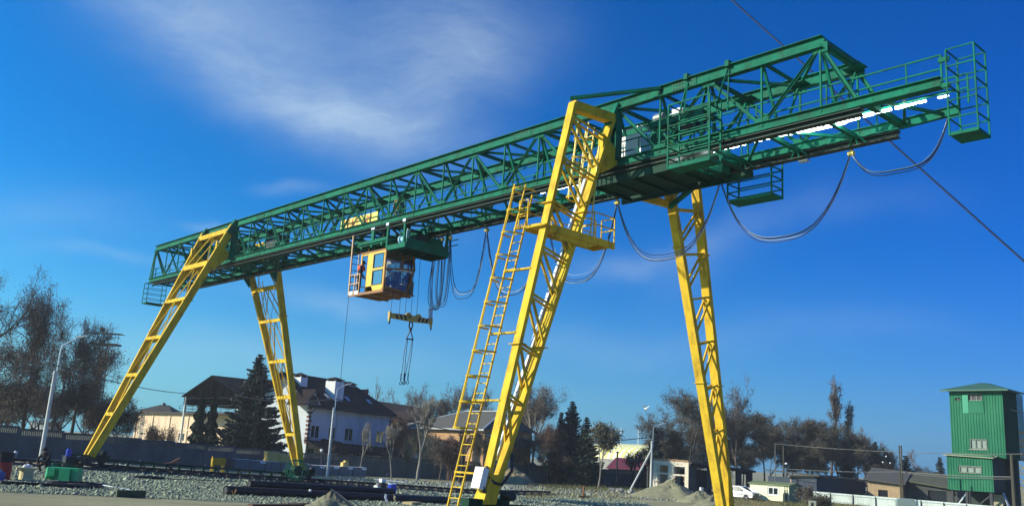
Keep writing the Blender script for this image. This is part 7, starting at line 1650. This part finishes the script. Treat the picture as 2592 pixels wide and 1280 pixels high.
for k, (xa, xb) in enumerate(((bx0+.3, tx(2450)), (tx(2450), bx0+.3), (tx(2450), bx1-.4))): MB().bar((xa, -.9+.17*k, .1), (xb, -.9+.17*k, zm2-.2), .14).build('brace', STEEL if k else GALV, tw)
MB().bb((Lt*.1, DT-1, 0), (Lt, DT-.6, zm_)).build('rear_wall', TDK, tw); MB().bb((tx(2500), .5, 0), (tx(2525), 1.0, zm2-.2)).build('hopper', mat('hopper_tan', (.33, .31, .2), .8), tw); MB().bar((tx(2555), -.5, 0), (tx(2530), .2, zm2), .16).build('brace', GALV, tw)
# yellow lattice tower at the right edge
b, H = spot2(2585, 1092, 106); t = thing('lattice_tower', 'pale yellow lattice tower at the right edge beside the green tower', 'lattice tower', b, R(38)); hw = .95
LYM = mat('pale_yellow_steel', (.50, .42, .20), .6, .1, .2, 2)
for sx in (-1, 1):
    for sy in (-1, 1): MB().bar((hw*sx, hw*sy, 0), (hw*sx, hw*sy, H), .16).build('leg', LYM, t)
for k in range(6):
    za, zb2 = H*k/6, H*(k+1)/6
    for sx, sy, ex, ey in ((-1, -1, 1, -1), (1, -1, 1, 1), (1, 1, -1, 1), (-1, 1, -1, -1)): MB().bar((hw*sx, hw*sy, za), (hw*ex, hw*ey, zb2), .11).build('brace', LYM, t); MB().bar((hw*sx, hw*sy, zb2-.1), (hw*ex, hw*ey, zb2-.1), .16).build('ring_beam', LYM, t)
# utility poles and pipe lines at the right
DULLP = mat('dull_grey_pipe', (.15, .15, .14), .8, 0, .2, 2)
OLD = mat('old_timber_pole', (.07, .062, .045), .95, 0, .3, 2, stretch=(1, 1, .1))
def pole(label, px, top, d_, r=.10, n='utility_pole', m_=OLD):
    b, H = spot2(px, top, d_); return tag(MB().tube([(0, 0, -.2), (0, 0, H)], r, 8, r2=r*.75).build(n, m_, None, loc=b), label, 'pole'), b, H
pole('dark utility pole, left one of the close pair', 2276, 1126, 96); pole('dark utility pole, right one of the close pair', 2281, 1127, 97); pole('thick timber pole in front of the green tower', 2560, 1150, 88, .2)
pole('dark thin pole above the site hut', 1983, 1128, 110, .12); pole('thin pale pole leaning above the site hut', 1962, 1122, 108, .06, 'thin_pole', DULLP)
wire(wp(1960, 1122, 108), wp(2590, 1148, 90), 'upper pipe like line running to the green tower', .35, .03, DULLP); wire(wp(1950, 1182, 108), wp(2280, 1193, 96), 'lower line from the thin pole to the pole pair', .2, .03, DULLP); wire(wp(2280, 1193, 96), wp(2565, 1206, 88), 'thick lower line from the pole pair to the timber pole', .12, .05, DULLP); wire(wp(2280, 1195, 96), wp(2565, 1211, 88), 'thin lower line just under the thick one', .2, .03, DULLP)
wire(wp(2560, 1036, 96), wp(2640, 1050, 92), 'dark wire leaving the green tower to the right', .1, .05)
b = at(1990, 1172, 107); t = thing('yard_lamp', 'small white lamp on a bracket of the dark thin pole', 'lamp', b); MB().lathe((0, 0, 0), [(.05, .12), (.16, 0), (.16, -.08), (0, -.08)], 10).build('shade', WHITE, t); MB().bar((-.3, -.3, .1), (0, 0, .12), .05).build('bracket', STEEL, t)
b, H = spot2(2243, 1155, 118); t = thing('globe_lamp', 'slim post with three small white lamps before the conifers', 'street lamp', b); MB().tube([(0, 0, 0), (0, 0, H)], .05, 6).build('post', STEEL, t)
for dx, dz in ((0, 0), (-.45, -.75), (.5, -.8)): MB().lathe((RT.x*dx, RT.y*dx, H+dz), [(0, -.1), (.12, 0), (.03, .15), (0, .15)], 8).build('lamp', WHITE, t); MB().bar((RT.x*dx, RT.y*dx, H+dz), (0, 0, H+dz-.05), .03).build('arm', STEEL, t)
# rubble heap on the verge and odds at the ruin
rr = random.Random(9)
for k, (px, py, l_) in enumerate(((1560, 1243, 'broken concrete slab, left of the rubble on the verge'), (1578, 1246, 'tilted concrete lump in the middle of the verge rubble'), (1596, 1249, 'broken concrete slab, right of the rubble on the verge'))):
    p = gl(px, py); m = MB()
    for j in range(5): m.box((rr.uniform(-.5, .5), rr.uniform(-.6, .6), .15+.1*rr.random()), (rr.uniform(.3, .9), rr.uniform(.2, .7), rr.uniform(.15, .3)), Matrix.Rotation(rr.uniform(-.6, .6), 3, 'X')@Matrix.Rotation(rr.uniform(0, 3), 3, 'Z'))
    tag(m.build('concrete_rubble', CONC, None, loc=p), l_, 'rubble')
p = gl(1775, 1256); tag(MB().bb((-.1, -.2, 0), (.1, .25, 1.0)).build('white_board', WHITE, None, loc=p), 'white board standing against the dark side wall', 'board')

# ------------------------------------------------------------------ thin autumn haze over the yard
hm = bpy.data.materials.new('haze'); hm.use_nodes = True; hn = hm.node_tree.nodes; hn.remove(hn['Principled BSDF'])
pv_ = hn.new('ShaderNodeVolumePrincipled'); pv_.inputs['Color'].default_value = (.92, .96, 1, 1); pv_.inputs['Density'].default_value = .0004; pv_.inputs['Anisotropy'].default_value = .2
hm.node_tree.links.new(pv_.outputs[0], hn['Material Output'].inputs['Volume'])
tag(MB().bb((-420, -160, -2.2), (160, 420, 21.5)).build('haze', hm), 'thin pale autumn haze over the yard', kind='stuff')
bpy.context.view_layer.update()
